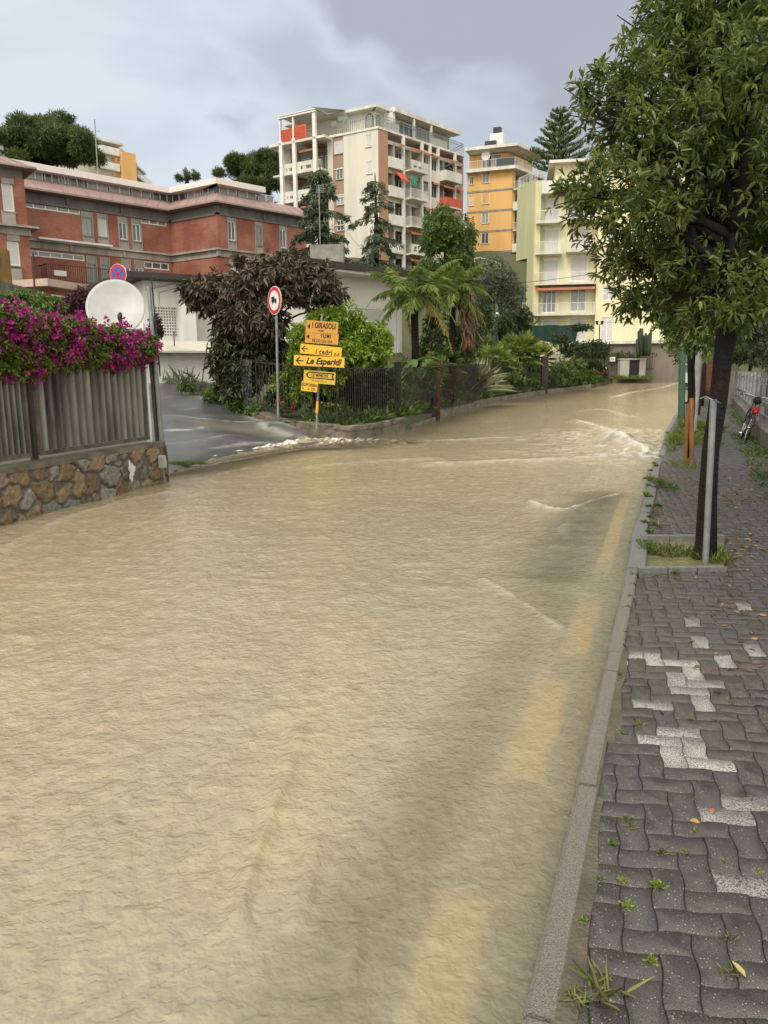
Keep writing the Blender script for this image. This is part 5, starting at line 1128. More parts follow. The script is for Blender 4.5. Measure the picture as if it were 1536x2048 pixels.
# ================================================================ conifers
def cedar(tip, base, d, halfw, name, label, tiers, g, dens=1.0, m=LC, droopy=.35, asym=0):
    T = P(*tip, d); B = P(*base, d); t = thing(name, label, 'tree', B, 'cedars beside the white house'); q = MB(); Hh = T.z - B.z; q.tube([B, B.lerp(T, .5) + Vector((.05, 0, 0)), T], [.19, .11, .02], 8)
    PP, DD = [], []
    for i in range(tiers):
        f = (i + g.random() * .6) / tiers; z = B.z + Hh * (.06 + .92 * f); R_ = halfw * (1 - f) ** .8 * (.7 + .5 * g.random()) + .25; a = g.random() * 6.28 + i * 2.4
        for s in range(2 if f < .85 else 3):
            an = a + s * 2.4 + g.random() * .5; dv = np.array([math.cos(an), math.sin(an), 0]); c = np.array(B.lerp(T, .06 + .92 * f))
            pts = [c + dv * R_ * u + np.array([0, 0, (.12 * u - droopy * u * u * 1.1) * R_]) for u in np.linspace(0, 1, 7)]
            q.tube(pts, [.035 * (1 - .8 * u) for u in np.linspace(0, 1, 7)], 5)
            nn = int(70 * R_ * dens); u = g.random(nn) ** .75; side = g.normal(size=nn) * .17 * R_ * (1.15 - u)
            pp = np.array(pts)[0] + np.outer(u * R_, dv) + np.outer(side, [-dv[1], dv[0], 0]) + np.outer((.12 * u - droopy * u * u * 1.1) * R_, [0, 0, 1]) - np.outer(g.random(nn) * .12 + np.abs(side) * .3, [0, 0, 1])
            PP.append(pp); DD.append(np.tile(dv * .5, (nn, 1)) + g.normal(size=(nn, 3)) * .35 + [0, 0, -.75])
    mk('trunk', q, M['bark'], t, True); PP = np.concatenate(PP); DD = np.concatenate(DD); k = 3; PP = np.repeat(PP, k, 0) + g.normal(size=(len(PP) * k, 3)) * .05; DD = np.repeat(DD, k, 0) + g.normal(size=(len(DD) * k, 3)) * .3
    foliage('crown', PP, DD, .22 * (.6 + .8 * g.random(len(PP))), .05, m, t, droop=.1, g=g); return t
cedar((640, 328), (640, 535), 42, 2.1, 'cedar_tree', 'fuller cedar with drooping branches standing against the brown stripe, left of the two', 16, np.random.default_rng(5), .95)
cedar((750, 346), (752, 540), 42, 1.75, 'cedar_tree', 'sparser cedar with bare lower trunk standing against the cream wall, right of the two', 12, np.random.default_rng(9), .62)
def norfolk():
    d = 98; T = P(1121, 212, d); B = P(1117, 345, d); t = thing('araucaria_tree', 'symmetrical tiered araucaria rising behind the yellow building', 'tree', B); q = MB(); q.tube([B, T], [.25, .05], 7); g = np.random.default_rng(3); PP, DD = [], []
    for i in range(11):
        f = i / 11; z = B.z + (T.z - B.z) * (.05 + .93 * f); R_ = 3.3 * (1 - f) ** .85 + .35; c0 = np.array(B.lerp(T, .05 + .93 * f))
        for s in range(6):
            an = s * 1.047 + i * .5 + g.random() * .2; dv = np.array([math.cos(an), math.sin(an), 0]); u = np.linspace(0, 1, 6); pts = [c0 + dv * R_ * a + np.array([0, 0, (-.10 * a + .34 * a * a) * R_]) for a in u]; q.tube(pts, .05, 4)
            nn = int(30 * R_); uu = .25 + .85 * g.random(nn); sd = g.normal(size=nn) * .10 * R_; pp = c0 + np.outer(uu * R_, dv) + np.outer(sd, [-dv[1], dv[0], 0]) + np.outer((-.10 * uu + .34 * uu * uu) * R_, [0, 0, 1]); PP.append(pp); DD.append(np.tile(dv, (nn, 1)) * .5 + np.array([0, 0, .9]) + g.normal(size=(nn, 3)) * .35)
    mk('trunk', q, M['bark'], t, True); PP = np.concatenate(PP); foliage('crown', PP, np.concatenate(DD), .42, .13, LN, t, droop=0, g=g)
norfolk()
def pine(name, label, base, fork, bl, n, L, group=None, lump=.35):
    return blob_tree(name, label, 'tree', base, fork, [blob(*b) for b in bl], n, 7, L, .16, LN, group, .35, M['bark'], spread=.8, shell=.72, up=.5, droop=0, lump=lump)
gp = np.random.default_rng(12); bl = []
for i in range(34):
    a = gp.uniform(-1, 1); b = gp.uniform(0, 1); x = 92 + a * 92; y = 318 - (b * 88) * math.sqrt(max(0, 1 - a * a * .8)); bl.append((x, y, 80 + gp.uniform(-4, 4), gp.uniform(16, 26), gp.uniform(11, 17), 1.4))
bl += [(92, 282, 80, 78, 40, 3), (45, 300, 80, 45, 24, 2), (140, 300, 80, 45, 24, 2), (92, 306, 81, 80, 16, 3)]
pine('umbrella_pine', 'broad domed umbrella pine towering over the brick building at left', P(95, 380, 80), P(95, 335, 80), bl, 12500, .40)
for nm, cx, cy, w, h_, lb in (('stone_pine', 478, 332, 40, 24, 'left one of the dark rounded pines behind the brick roof'), ('stone_pine', 538, 330, 40, 32, 'right one of the dark rounded pines, touching the cream apartment block')):
    bl = [(cx + gp.uniform(-1, 1) * w * .75, cy + gp.uniform(-.7, .8) * h_ * .8, 125 + gp.uniform(-3, 3), gp.uniform(13, 20), gp.uniform(9, 14), 1.6) for _ in range(14)]
    pine(nm, lb, P(cx, 400, 125), P(cx, 355, 125), bl, 2600, .55, 'pines behind the brick roof')
bl = [(552, 362, 122, 16, 16, 2), (530, 372, 122, 20, 14, 2), (438, 345, 122, 12, 8, 1), (500, 368, 122, 30, 14, 2)]
pine('bush', 'dark bush filling the gap under the rounded pines', P(530, 400, 122), P(530, 390, 122), bl, 1200, .55)
bl = [(374, 350, 110, 5, 10, 1), (391, 352, 110, 7, 8, 1), (358, 356, 110, 8, 5, 1)]
pine('cypress_tree', 'small pointed conifer tips showing above the inner corner of the brick roof', P(374, 380, 110), P(374, 360, 110), bl, 260, .4)
BT = lambda *a, **k: blob_tree(*a, **k)
BT('broadleaf_tree', 'dense dark green broadleaf tree between cream block and orange building', 'tree', P(892, 640, 50), P(892, 540, 50), [blob(880, 460, 50, 40, 42, 1.5), blob(915, 480, 50, 34, 45, 1.5), blob(862, 492, 50, 26, 24, 1.2), blob(912, 535, 50, 38, 36, 1.5), blob(885, 428, 50, 16, 16, .6), blob(940, 470, 50, 14, 22, .6), blob(930, 515, 50, 20, 24, .8), blob(860, 540, 49, 30, 26, 1)], 3000, 8, .15, .42, LM, None, .14, M['bark'], lump=.5)
BT('olive_tree', 'grey green olive tree left of the yellow building wall', 'tree', P(1000, 690, 55), P(1000, 610, 55), [blob(1000, 560, 55, 42, 32, 1.5), blob(975, 590, 55, 30, 32, 1.2), blob(1025, 590, 55, 28, 32, 1.2), blob(1000, 620, 55, 46, 24, 1.2), blob(985, 530, 57, 30, 18, 1.2)], 3000, 8, .13, .3, LS, None, .14, M['bark'])
BT('shrub', 'dark shrubs below the olive tree beside the green netting', 'shrub', P(1020, 700, 54), P(1020, 670, 54), [blob(1000, 650, 53, 36, 26, 1.2), blob(1040, 640, 56, 30, 26, 1.2), blob(960, 660, 50, 30, 30, 1)], 1500, 8, .14, .4, LD, None, .08)
# ================================================================ garden trees
tb2 = P(470, 800, 22.3)
bl = [(440, 590, 22.5, 60, 45, .9), (500, 575, 21.5, 60, 50, 1), (560, 560, 21.8, 60, 50, 1), (620, 570, 22, 55, 45, .9), (655, 600, 22, 34, 42, .7), (395, 590, 22.2, 36, 34, .6), (580, 530, 22.5, 36, 30, .7), (520, 540, 22.2, 22, 24, .5), (470, 650, 22, 45, 45, .8), (520, 640, 21.3, 60, 50, .9)]
t = blob_tree('copper_leaf_tree', 'broad tree with drooping dark copper leaves in front of the white house', 'tree', tb2, P(500, 700, 22.2), [blob(*b) for b in bl], 1500, 8, .175, .38, LP, None, .12, M['bark'], droop=.7, up=-.5, lump=.35, spread=.75)
bl = [(455, 690, 22, 40, 45, .7), (490, 740, 21.6, 50, 45, .7), (440, 730, 22.2, 26, 40, .6), (530, 700, 21.8, 50, 55, .8), (470, 780, 21.3, 36, 24, .5)]
Pc, dd = blob_pts([blob(*b) for b in bl], 850, rng, .5, .4); Pn, D = whorls(Pc, dd + [0, 0, -.6], 8, .7, .17); Ls = .18 * (.7 + .5 * rng.random(len(Pn))); foliage('lower_foliage', Pn, D, Ls, Ls * .36, LPg, t, droop=.6)
bl = [(620, 690, 20.3, 48, 50, .7), (600, 740, 20.2, 34, 45, .6), (690, 660, 21, 50, 50, .8), (740, 690, 21, 42, 45, .7), (700, 710, 20.4, 60, 36, .7), (650, 760, 20, 40, 30, .5), (600, 790, 19.9, 26, 22, .4), (770, 680, 21.2, 16, 22, .4), (640, 640, 21.2, 30, 26, .5), (560, 770, 20.3, 20, 26, .4)]
blob_tree('citrus_tree', 'bright yellow green bushy citrus tree behind the yellow signs', 'tree', P(660, 815, 21), P(660, 770, 21), [blob(*b) for b in bl], 2300, 8, .13, .36, LB, None, .07, M['barkb'], lump=.45)
bl = [(655, 790, 21, 40, 30, .5), (700, 775, 21.4, 50, 40, .7), (750, 770, 22, 50, 40, .8), (560, 800, 20.4, 30, 20, .4)]
blob_tree('shrub', 'dark shrubs in shade behind the iron fence left of the gate', 'shrub', P(700, 810, 22), P(700, 790, 22), [blob(*b) for b in bl], 900, 8, .13, .4, LD, None, .05)
# ================================================================ palms
def frond(PP, DD, LL, RR, q, c, an, Lf, rise, fall, leaflet, g, nl=44, tw=.9):
    dv = np.array([math.cos(an), math.sin(an), 0]); side = np.array([-dv[1], dv[0], 0]); u = np.linspace(0, 1, 12)
    pts = [c + dv * Lf * (a * (1 - .18 * a * fall)) + np.array([0, 0, (rise * a - fall * a * a) * Lf]) for a in u]
    q.tube(pts, [.022 * (1 - .85 * a) for a in u], 5)
    pts = np.array(pts)
    for s in (-1, 1):
        a = np.linspace(.14, .99, nl) + g.normal(size=nl) * .004; p = np.stack([np.interp(a, u, pts[:, k]) for k in range(3)], 1); tg = norm(np.gradient(p, axis=0))
        L_ = leaflet * np.sin(np.clip(a * 1.05 + .12, 0, 1) * math.pi) ** .6; PP.append(p); DD.append(side * s * tw + tg * .75 + np.array([0, 0, -.28]) + g.normal(size=(nl, 3)) * .12); LL.append(L_ + .05); RR.append(np.full(nl, g.random()))
def palm(name, label, base, crown, d, n, Lf, leaflet, g, group=None, tr=.13, matf=LF, dead=0):
    B = P(*base, d); C_ = P(*crown, d); t = thing(name, label, 'palm tree', B, group); q = MB(); q.tube([B, B.lerp(C_, .3), B.lerp(C_, .7), C_], [tr * 1.3, tr, tr * .95, tr * 1.2], 12)
    for i in range(int((C_.z - B.z) / .12)): q.ring(B.lerp(C_, i * .12 / (C_.z - B.z)), (0, 0, 1), tr, .018, 12, 4)
    mk('trunk', q, M['bark'], t, True); q = MB(); c = np.array(C_)
    sets = [([], [], [], []), ([], [], [], [])]
    for i in range(n):
        f = i / n; an = i * 2.399; rise = 1.45 - 1.25 * f + g.normal() * .1; k = 1 if (f > .86) else 0; S = sets[k]
        frond(*S, q, c, an, Lf * (.8 + .3 * g.random()) * (.75 if f < .15 else 1), rise, .62 + .5 * f, leaflet, g)
    mk('frond_stems', q, mat('palm_stalk', (.16, .15, .05), .6), t, True)
    for S, m, nm in ((sets[0], matf, 'fronds'), (sets[1], LFy, 'fronds')):
        if S[0]: LL = np.concatenate(S[2]); foliage(nm, np.concatenate(S[0]), np.concatenate(S[1]), LL, .028, m, t, np.clip(np.concatenate(S[3]) * .7 + .3 * g.random(len(LL)), 0, 1), droop=.45, g=g)
    if dead:
        PP = np.array([c]) + g.normal(size=(500, 3)) * [.14, .14, .1] + np.outer(g.random(500) * dead, [0.12, 0, -1]) + [.45, -.2, .1]; foliage('dead_fronds', PP, np.tile([.15, 0, -1.], (500, 1)) + g.normal(size=(500, 3)) * .2, .5, .05, DRY, t, g=g)
    return t
palm('palm_tree', 'feathery palm with arching yellow green fronds beside the white house wall', (832, 735), (828, 600), 27, 20, 2.05, .42, np.random.default_rng(2), 'feather palms in the garden')
palm('palm_tree', 'taller feathery palm with dead brown frond, right of the nearer palm', (905, 745), (905, 590), 33, 22, 2.1, .46, np.random.default_rng(8), 'feather palms in the garden', dead=2.0)
def fan_palm(px, py, d, r, n, label, g, m=LF, base=None):
    c = np.array(P(px, py, d)); B = P(px, base or py + 40, d); t = thing('fan_palm', label, 'palm', B, 'small fan palms in the garden'); q = MB(); q.tube([B, Vector(c)], [.11, .09], 8); PP, DD, LL, RR = [], [], [], []
    for i in range(n):
        f = i / n; an = i * 2.399; el = 1.25 - 1.7 * f; dv = np.array([math.cos(an) * math.cos(el), math.sin(an) * math.cos(el), math.sin(el)]); h_ = c + dv * r * .55; q.tube([c, h_], .012, 4)
        a = np.linspace(-1.35, 1.35, 15); s = np.cross(dv, [0, 0, 1.0]); s = s / np.linalg.norm(s); D = np.outer(np.cos(a), dv) + np.outer(np.sin(a), s); PP.append(np.tile(h_, (15, 1))); DD.append(D + [0, 0, -.05]); LL.append(np.full(15, r * .6)); RR.append(np.full(15, g.random()))
    mk('trunk', q, M['bark'], t, True); foliage('fronds', np.concatenate(PP), np.concatenate(DD), np.concatenate(LL), r * .075, m, t, np.concatenate(RR), droop=.15, g=g)
gq = np.random.default_rng(31)
fan_palm(1040, 712, 50, 1.6, 20, 'bright yellow green fan palm at the middle of the iron fence', gq, LY, 790)
fan_palm(985, 728, 45, 1.25, 16, 'small fan palm just left of the bright one', gq, LF, 785)
fan_palm(960, 712, 48, 1.3, 16, 'dull fan palm behind the striped agave', gq, LM, 770)
fan_palm(1075, 725, 55, 1.35, 14, 'greyish fan palm next to the fence pillar', gq, LM, 770)
fan_palm(880, 735, 33, 1.1, 16, 'dark fan palm under the taller feather palm', gq, LM, 780)
# banana-like plants
def banana(px, py, d, n, L, label, g, group):
    B = P(px, py, d); t = thing('banana_plant', label, 'plant', B, group); V = []; F = []; nv = 0; q = MB(); RN = []
    for i in range(n):
        an = i * 2.399 + g.random(); dv = np.array([math.cos(an), math.sin(an), 0]); side = np.array([-dv[1], dv[0], 0]); Lf = L * (.7 + .5 * g.random()); rise = .9 + g.random() * .7; b0 = np.array(B) + [0, 0, .3]
        cen = []
        for a in np.linspace(0, 1, 13): p = b0 + dv * Lf * a * .9 + np.array([0, 0, (rise * a - .95 * a * a) * Lf]); cen.append(p); w = .0 if a < .3 else .22 * math.sin((a - .3) / .7 * math.pi) ** .6 * L / 1.4; V += [p - side * w + [0, 0, w * .25], p, p + side * w + [0, 0, w * .25]]; RN += [g.random() * .3 + .5 * (i % 3) / 3] * 3
        q.tube(cen, .02, 5)
        for s in range(12):
            for c in (0, 1): a = nv + s * 3 + c; F.append([a, a + 1, a + 4, a + 3])
        nv += 39
    mk('stalk', q, LM, t, True); mkn('leaves', V, F, LB if 0 else LM, t, True, attrs=dict(rnd=np.clip(RN, 0, 1)))
banana(790, 790, 24.5, 9, 1.5, 'broad leaved banana plant between citrus tree and gate', gq, 'banana plants')
banana(830, 785, 25.5, 9, 1.4, 'broad leaved banana plant below the nearer palm', gq, 'banana plants')
# striped agave / pandanus with stiff leaves
def agave(px, py, d, n, L, w, m, label, g, nm='agave'):
    B = P(px, py, d); t = thing(nm, label, 'plant', B); a = g.random(n) * 6.28; el = g.random(n) ** .8 * 1.35 + .1; D = np.stack([np.cos(a) * np.cos(el), np.sin(a) * np.cos(el), np.sin(el)], 1); foliage('leaves', np.tile(np.array(B), (n, 1)) + D * .1 + g.normal(size=(n, 3)) * [.25, .2, .1], D, L * (.6 + .5 * g.random(n)), w, m, t, fold=.5, droop=.25, g=g)
AGM = leafmat('striped_agave_leaf', (0.10, 0.13, 0.07), (0.50, 0.50, 0.30), .5, .1)
agave(950, 778, 38.5, 85, 1.7, .11, AGM, 'large striped agave with stiff pale edged leaves behind the fence', gq)
agave(980, 777, 42.5, 34, 1.3, .10, AGM, 'smaller striped agave right of the large one', gq)
agave(1115, 765, 57, 40, 1.0, .14, LD, 'dark rosette plant by the far fence base', gq, 'rosette_plant')
def cactus(px0, px1, py0, py1, d, n, label, m, g):
    t = thing('column_cactus', label, 'cactus', P((px0 + px1) / 2, py1, d)); q = MB()
    for i in range(n):
        x = px0 + (px1 - px0) * (i + .5) / n; top = py0 + (py1 - py0) * .45 * g.random(); b = P((x + (px0 + px1)) / 3 + (px0 + px1) / 2 / 3 * 0 , py1, d + g.uniform(-.5, .5)); b = P(x * .7 + (px0 + px1) / 2 * .3, py1, d + g.uniform(-.5, .5)); c = Vector((P(x, top, b.y)))
        q.tube([b, b.lerp(c, .3) + Vector((c.x - b.x, 0, 0)) * .3, c, c + Vector((0, 0, .12))], [.12, .13, .11, .03], 7)
    mk('stems', q, m, t, True)
CM = mat('cactus_skin', (0.035, 0.060, 0.025), .6, (.07, .10, .04), 4)
cactus(940, 995, 610, 712, 49, 14, 'dark clump of column cactus under the taller palm', CM, gq); cactus(1272, 1304, 655, 712, 68, 9, 'column cactus clump in front of the terrace railing', mat('cactus_skin_light', (.03, .05, .022), .6, (.02, .035, .015), 4), gq)
SH_ = lambda nm, lb, bls, n, L, m, wd=.4, grp=None, cat='shrub', sh=.5: blob_tree(nm, lb, cat, P(bls[0][0], bls[0][1] + bls[0][4], bls[0][2]), P(bls[0][0], bls[0][1], bls[0][2]), [blob(*b) for b in bls], n, 8, L, wd, m, grp, .03, limbs=True, shell=sh, lump=.45)
SH_('shrub', 'row of mid green shrubs right behind the far iron fence', [(1000, 770, 44.5, 20, 14, .6), (1030, 764, 48, 22, 15, .6), (1060, 760, 51.5, 22, 15, .6), (1108, 760, 56, 20, 14, .7), (1150, 755, 60, 24, 14, .7), (1178, 752, 63, 16, 12, .6), (1012, 745, 47, 26, 16, .8), (1066, 735, 54, 26, 18, .8), (1190, 735, 66, 24, 16, .8)], 3000, .17, LM)
SH_('purple_shrub', 'purple leaved shrub on both sides of the gate post', [(885, 795, 30, 26, 18, .5), (848, 802, 26, 24, 18, .5), (900, 798, 31.5, 16, 12, .4)], 800, .09, PUR)
SH_('shrub', 'rounded green shrub at the end of the iron fence', [(1125, 745, 57, 34, 24, 1.2), (1150, 735, 58, 20, 20, 1)], 900, .16, LM)
SH_('shrub', 'mixed shrubs below the green netting', [(1150, 700, 62, 40, 18, 1.2), (1190, 700, 64, 30, 20, 1.2), (1120, 680, 62, 20, 14, 1.2), (1160, 655, 65, 24, 8, .8)], 1100, .17, LD)
SH_('shrub', 'loose shrubs growing between the two feather palms', [(865, 700, 33, 34, 40, 1), (870, 650, 35, 26, 40, 1), (925, 680, 36, 40, 40, 1), (960, 640, 40, 34, 34, 1)], 1800, .13, LD)
SH_('shrub', 'low green shrubs inside the iron fence below the agave', [(905, 758, 34, 30, 20, .6), (1000, 755, 45, 36, 18, .8), (860, 760, 28, 26, 24, .6), (1040, 758, 50, 30, 16, .8), (1075, 755, 54, 26, 18, .8), (930, 745, 37, 26, 18, .7)], 2600, .14, LM)
SH_('shrub', 'bright green shrub filling the space between agave and fan palms', [(1010, 730, 47, 34, 22, 1), (940, 720, 42, 36, 20, 1), (870, 735, 30, 24, 26, .7)], 1300, .14, LY)
SH_('shrub', 'dry yellow green shrub behind the fence left of the gate', [(675, 815, 20.3, 26, 20, .4)], 260, .08, LY)
SH_('hedge', 'light green clipped hedge in front of the terrace wall', [(1230, 713, 71, 30, 10, 1), (1270, 712, 71, 34, 10, 1), (1315, 710, 71, 34, 12, 1), (1350, 700, 71, 30, 16, 1)], 1700, .17, LY, .45, None, 'hedge')
SH_('hedge', 'dark hedge behind the black iron fence near the street cabinet', [(1220, 735, 73, 36, 14, 1), (1290, 730, 74, 50, 14, 1), (1345, 725, 73, 36, 24, 1), (1180, 725, 72, 30, 18, 1)], 2200, .17, LD, .45, None, 'hedge')
SH_('grass_bank', 'yellow green overgrown bank below the netting', [(1000, 695, 50, 60, 12, 2), (1060, 694, 54, 50, 10, 2), (960, 700, 47, 40, 10, 1)], 1500, .14, LY, .3, None, 'bank')
# geraniums and low flowers by the corner
def flowers(px, py, d, rx, ry, n, fc, label, nm='flowering_plant'):
    t = thing(nm, label, 'plant', P(px, py + ry, d)); bl = [blob(px, py, d, rx, ry, .3)]; Pc, dd = blob_pts(bl, n, rng, .4); Pn, D = whorls(Pc, dd, 6, .9, .07); foliage('foliage', Pn, D, .08, .045, LM, t); Pc, dd = blob_pts(bl, n // 4, rng, .9); Pn, D = whorls(Pc, dd, 5, .8, .03); foliage('flowers', Pn, D, .05, .05, fc, t)
RFL = leafmat('red_petal', (.55, .03, .05), (.75, .12, .15), .5, .2); PKF = leafmat('pale_flower', (.35, .33, .12), (.5, .5, .25), .6, .2)
flowers(575, 808, 20.0, 26, 16, 160, RFL, 'red geranium at the foot of the truck sign'); flowers(655, 822, 19.8, 28, 18, 190, PKF, 'pale flowering shrub right of the direction sign post')

# ================================================================ bougainvillea
BGL = leafmat('bougainvillea_leaf', (0.075, 0.130, 0.022), (0.200, 0.260, 0.050), .45, .25); BGF = leafmat('magenta_bract', (0.280, 0.010, 0.150), (0.560, 0.045, 0.350), .55, .35); BGR = leafmat('bronze_shoot', (.16, .06, .03), (.25, .12, .04), .5, .2)
W0, W1 = SH[0], SH[1]; FW = Fac(W0, W1)
def fenced(px): r = ray(px, 700); return ((FW.a - FW.n * .17)).dot(FW.n) / (r.x * FW.n.x + r.y * FW.n.y)
t = thing('bougainvillea', 'bougainvillea covered in magenta flowers spilling over the corrugated fence', 'climbing plant', P(150, 760, fenced(150))); bl = []
tops = [(-60, 600), (0, 603), (60, 608), (110, 632), (170, 640), (230, 650), (290, 662)]
gb_ = np.random.default_rng(77)
for i in range(150):
    px = gb_.uniform(-70, 288); top = np.interp(px, [a for a, _ in tops], [b for _, b in tops]); bot = np.interp(px, [-60, 0, 60, 130, 170, 215, 290], [768, 765, 758, 742, 738, 752, 728]); r = gb_.uniform(18, 30); py = gb_.uniform(top + r * .8, bot - r * .7); bl.append(blob(px, py, fenced(px) + gb_.uniform(-.15, .25), r * 1.25, r, .26))
Pc, dd = blob_pts(bl, 9500, gb_, .45, .2); Pn, D = whorls(Pc, dd + [0, -.2, .1], 6, .9, .05, gb_); foliage('foliage', Pn, D, .055 * (.7 + .6 * gb_.random(len(Pn))), .034, BGL, t, np.clip(np.repeat(gb_.random(len(Pc)), 6) * .7 + gb_.random(len(Pn)) * .3, 0, 1), g=gb_)
cc, _ = blob_pts(bl, 380, gb_, .95); Pc = np.repeat(cc, 13, 0) + gb_.normal(size=(380 * 13, 3)) * .05; Pc[:, 1] -= .06; Pn, D = whorls(Pc, np.tile([0., -.5, .3], (len(Pc), 1)), 3, 1.0, .02, gb_)
foliage('flowers', Pn, D, .042, .036, BGF, t, np.clip(np.repeat(gb_.random(380), 39) * .8 + gb_.random(len(Pn)) * .2, 0, 1), g=gb_)
Pc, dd = blob_pts(bl, 350, gb_, .95); Pn, D = whorls(Pc, dd + [0, -.2, .6], 5, .5, .06, gb_); foliage('shoots', Pn, D, .06, .03, BGR, t, g=gb_)
blob_tree('tangled_shrub', 'reddish leafless shrub behind the satellite dish', 'shrub', P(165, 640, 20), P(165, 610, 20), [blob(165, 600, 20, 40, 24, .6), blob(130, 615, 20, 34, 16, .5)], 420, 6, .12, .25, PUR, None, .04)
SH_('shrub', 'green shrub on top of the old concrete wall at left', [(40, 596, 19, 60, 12, .6), (95, 610, 17, 30, 14, .5)], 450, .10, LM)
SH_('purple_shrub', 'purple leaved shrub just right of the grey pole', [(312, 660, 20, 13, 26, .4)], 160, .08, PUR, .4)
blob_tree('verge_shrub', 'low wild plants along the right side of the side road', 'shrub', P(400, 780, 24), P(400, 770, 24), [blob(345, 757, 27, 26, 10, .5), blob(385, 772, 25, 30, 13, .5), blob(430, 790, 22.8, 30, 16, .5), blob(475, 806, 21.4, 26, 16, .4), blob(510, 822, 20.4, 22, 12, .35)], 900, 8, .10, .25, LM, None, .03)
agave(370, 775, 25, 40, .7, .03, LS, 'wiry grey green tall weeds on the verge of the side road', gq, 'tall_weeds')
# ================================================================ stone wall with corrugated fence
zw1 = P(326, 884, W1.y).z; zw0 = P(0, 938, W0.y).z
WS = Fac(W0 - FW.d * 3.2, W1 + FW.d * .03); Lw = WS.L
def ztop(u): return zw0 + (zw1 - zw0) * (u - 3.2) / FW.L
ww = thing('stone_wall', 'low rubble stone wall of ochre and grey stones rising from the flood at left', 'wall', (W1.x, W1.y, 0))
gs = np.random.default_rng(15); nu_, nz_ = int(Lw / .011), 74
uu = np.linspace(0, Lw, nu_); vv = np.linspace(0, 1, nz_); U_, V_ = np.meshgrid(uu, vv); ZW = -.25 + (ztop(U_) - .05 + .25) * V_
cells = []; 
for a in np.arange(-.2, Lw + .3, .30):
    for b in np.arange(-.25, 1.0, .25): cells.append((a + gs.normal() * .095 + (.13 if int(b * 10) % 2 else 0), b + gs.normal() * .055))
cells = np.array(cells); wx = U_ + (fbm(U_ * 6, ZW * 6, 4, 2) - .5) * .24; wy = ZW + (fbm(U_ * 6, ZW * 6, 4, 5) - .5) * .20
F1 = np.full(U_.shape, 9.); F2 = np.full(U_.shape, 9.); ID = np.zeros(U_.shape, int)
for i, (a, b) in enumerate(cells):
    d = np.hypot((wx - a) * .95, (wy - b) * 1.05); m_ = d < F1; F2 = np.where(m_, F1, np.minimum(F2, d)); F1 = np.where(m_, d, F1); ID = np.where(m_, i, ID)
gap = F2 - F1; stone = np.clip((gap - .030) / .035, 0, 1); off = stone ** .6 * (.018 + gs.random(len(cells))[ID] * .03) + (fbm(U_ * 16, ZW * 16, 4, 9) - .5) * .030 * stone + (fbm(U_ * 40, ZW * 40, 2, 9) - .5) * .008
VV = np.array([list(WS.pt(a, c, o)) for a, c, o in zip(U_.ravel(), ZW.ravel(), off.ravel())])
i_ = np.arange(nz_ - 1)[:, None] * nu_ + np.arange(nu_ - 1)[None]; FF = np.stack([i_, i_ + 1, i_ + nu_ + 1, i_ + nu_], -1).reshape(-1, 4)
SM = bpy.data.materials.new('rubble_stone'); SM.use_nodes = True; t_ = SM.node_tree; l_ = t_.links.new; b_ = t_.nodes['Principled BSDF']; b_.inputs['Roughness'].default_value = .6
rp = N(t_, 'ShaderNodeValToRGB'); rp.color_ramp.interpolation = 'LINEAR'; el = rp.color_ramp.elements; el[0].position = 0; el[0].color = (.19, .185, .175, 1); el[1].position = 1; el[1].color = (.20, .135, .08, 1)
for p_, c_ in ((.3, (.27, .255, .225, 1)), (.5, (.24, .18, .10, 1)), (.68, (.27, .195, .11, 1)), (.85, (.17, .115, .065, 1))): el.new(p_).color = c_
a1 = N(t_, 'ShaderNodeAttribute', attribute_name='tone'); a2 = N(t_, 'ShaderNodeAttribute', attribute_name='stone'); l_(a1.outputs['Fac'], rp.inputs[0])
x_ = N(t_, 'ShaderNodeMix', data_type='RGBA'); x_.inputs[6].default_value = (.125, .11, .095, 1); l_(a2.outputs['Fac'], x_.inputs[0]); l_(rp.outputs[0], x_.inputs[7])
tn = N(t_, 'ShaderNodeTexCoord'); nn_ = N(t_, 'ShaderNodeTexNoise', inp={'Scale': 18., 'Detail': 6., 'Roughness': .7}); l_(tn.outputs['Object'], nn_.inputs['Vector']); mr_ = N(t_, 'ShaderNodeMapRange', inp={1: .3, 2: .7, 3: .45, 4: 1.35}); l_(nn_.outputs[0], mr_.inputs[0])
vm_ = N(t_, 'ShaderNodeVectorMath', operation='SCALE'); l_(x_.outputs[2], vm_.inputs[0]); l_(mr_.outputs[0], vm_.inputs['Scale']); l_(vm_.outputs[0], b_.inputs['Base Color'])
bp_ = N(t_, 'ShaderNodeBump', inp={'Strength': .6, 'Distance': .01}); l_(nn_.outputs[0], bp_.inputs['Height']); l_(bp_.outputs[0], b_.inputs['Normal'])
mkn('stones', VV, FF, SM, ww, True, attrs=dict(tone=gs.random(len(cells))[ID].ravel(), stone=np.clip(stone * 1.3, 0, 1).ravel()))
q = MB(); n = 60; lo = []; 
for i in range(n + 1):
    u = Lw * i / n; z = ztop(u); e = (fbm(i * .7, 1, 2, 3) - .5) * .02
    lo += [WS.pt(u, z - .07, .03 + e), WS.pt(u, z, .035 + e), WS.pt(u, z + .012, -.05), WS.pt(u, z + .005, -.34), WS.pt(u, z - .07, -.34)]
q.add(lo, [(i * 5 + j, (i + 1) * 5 + j, (i + 1) * 5 + (j + 1) % 5, i * 5 + (j + 1) % 5) for i in range(n) for j in range(5)] + [(n * 5, n * 5 + 1, n * 5 + 2, n * 5 + 3, n * 5 + 4)])
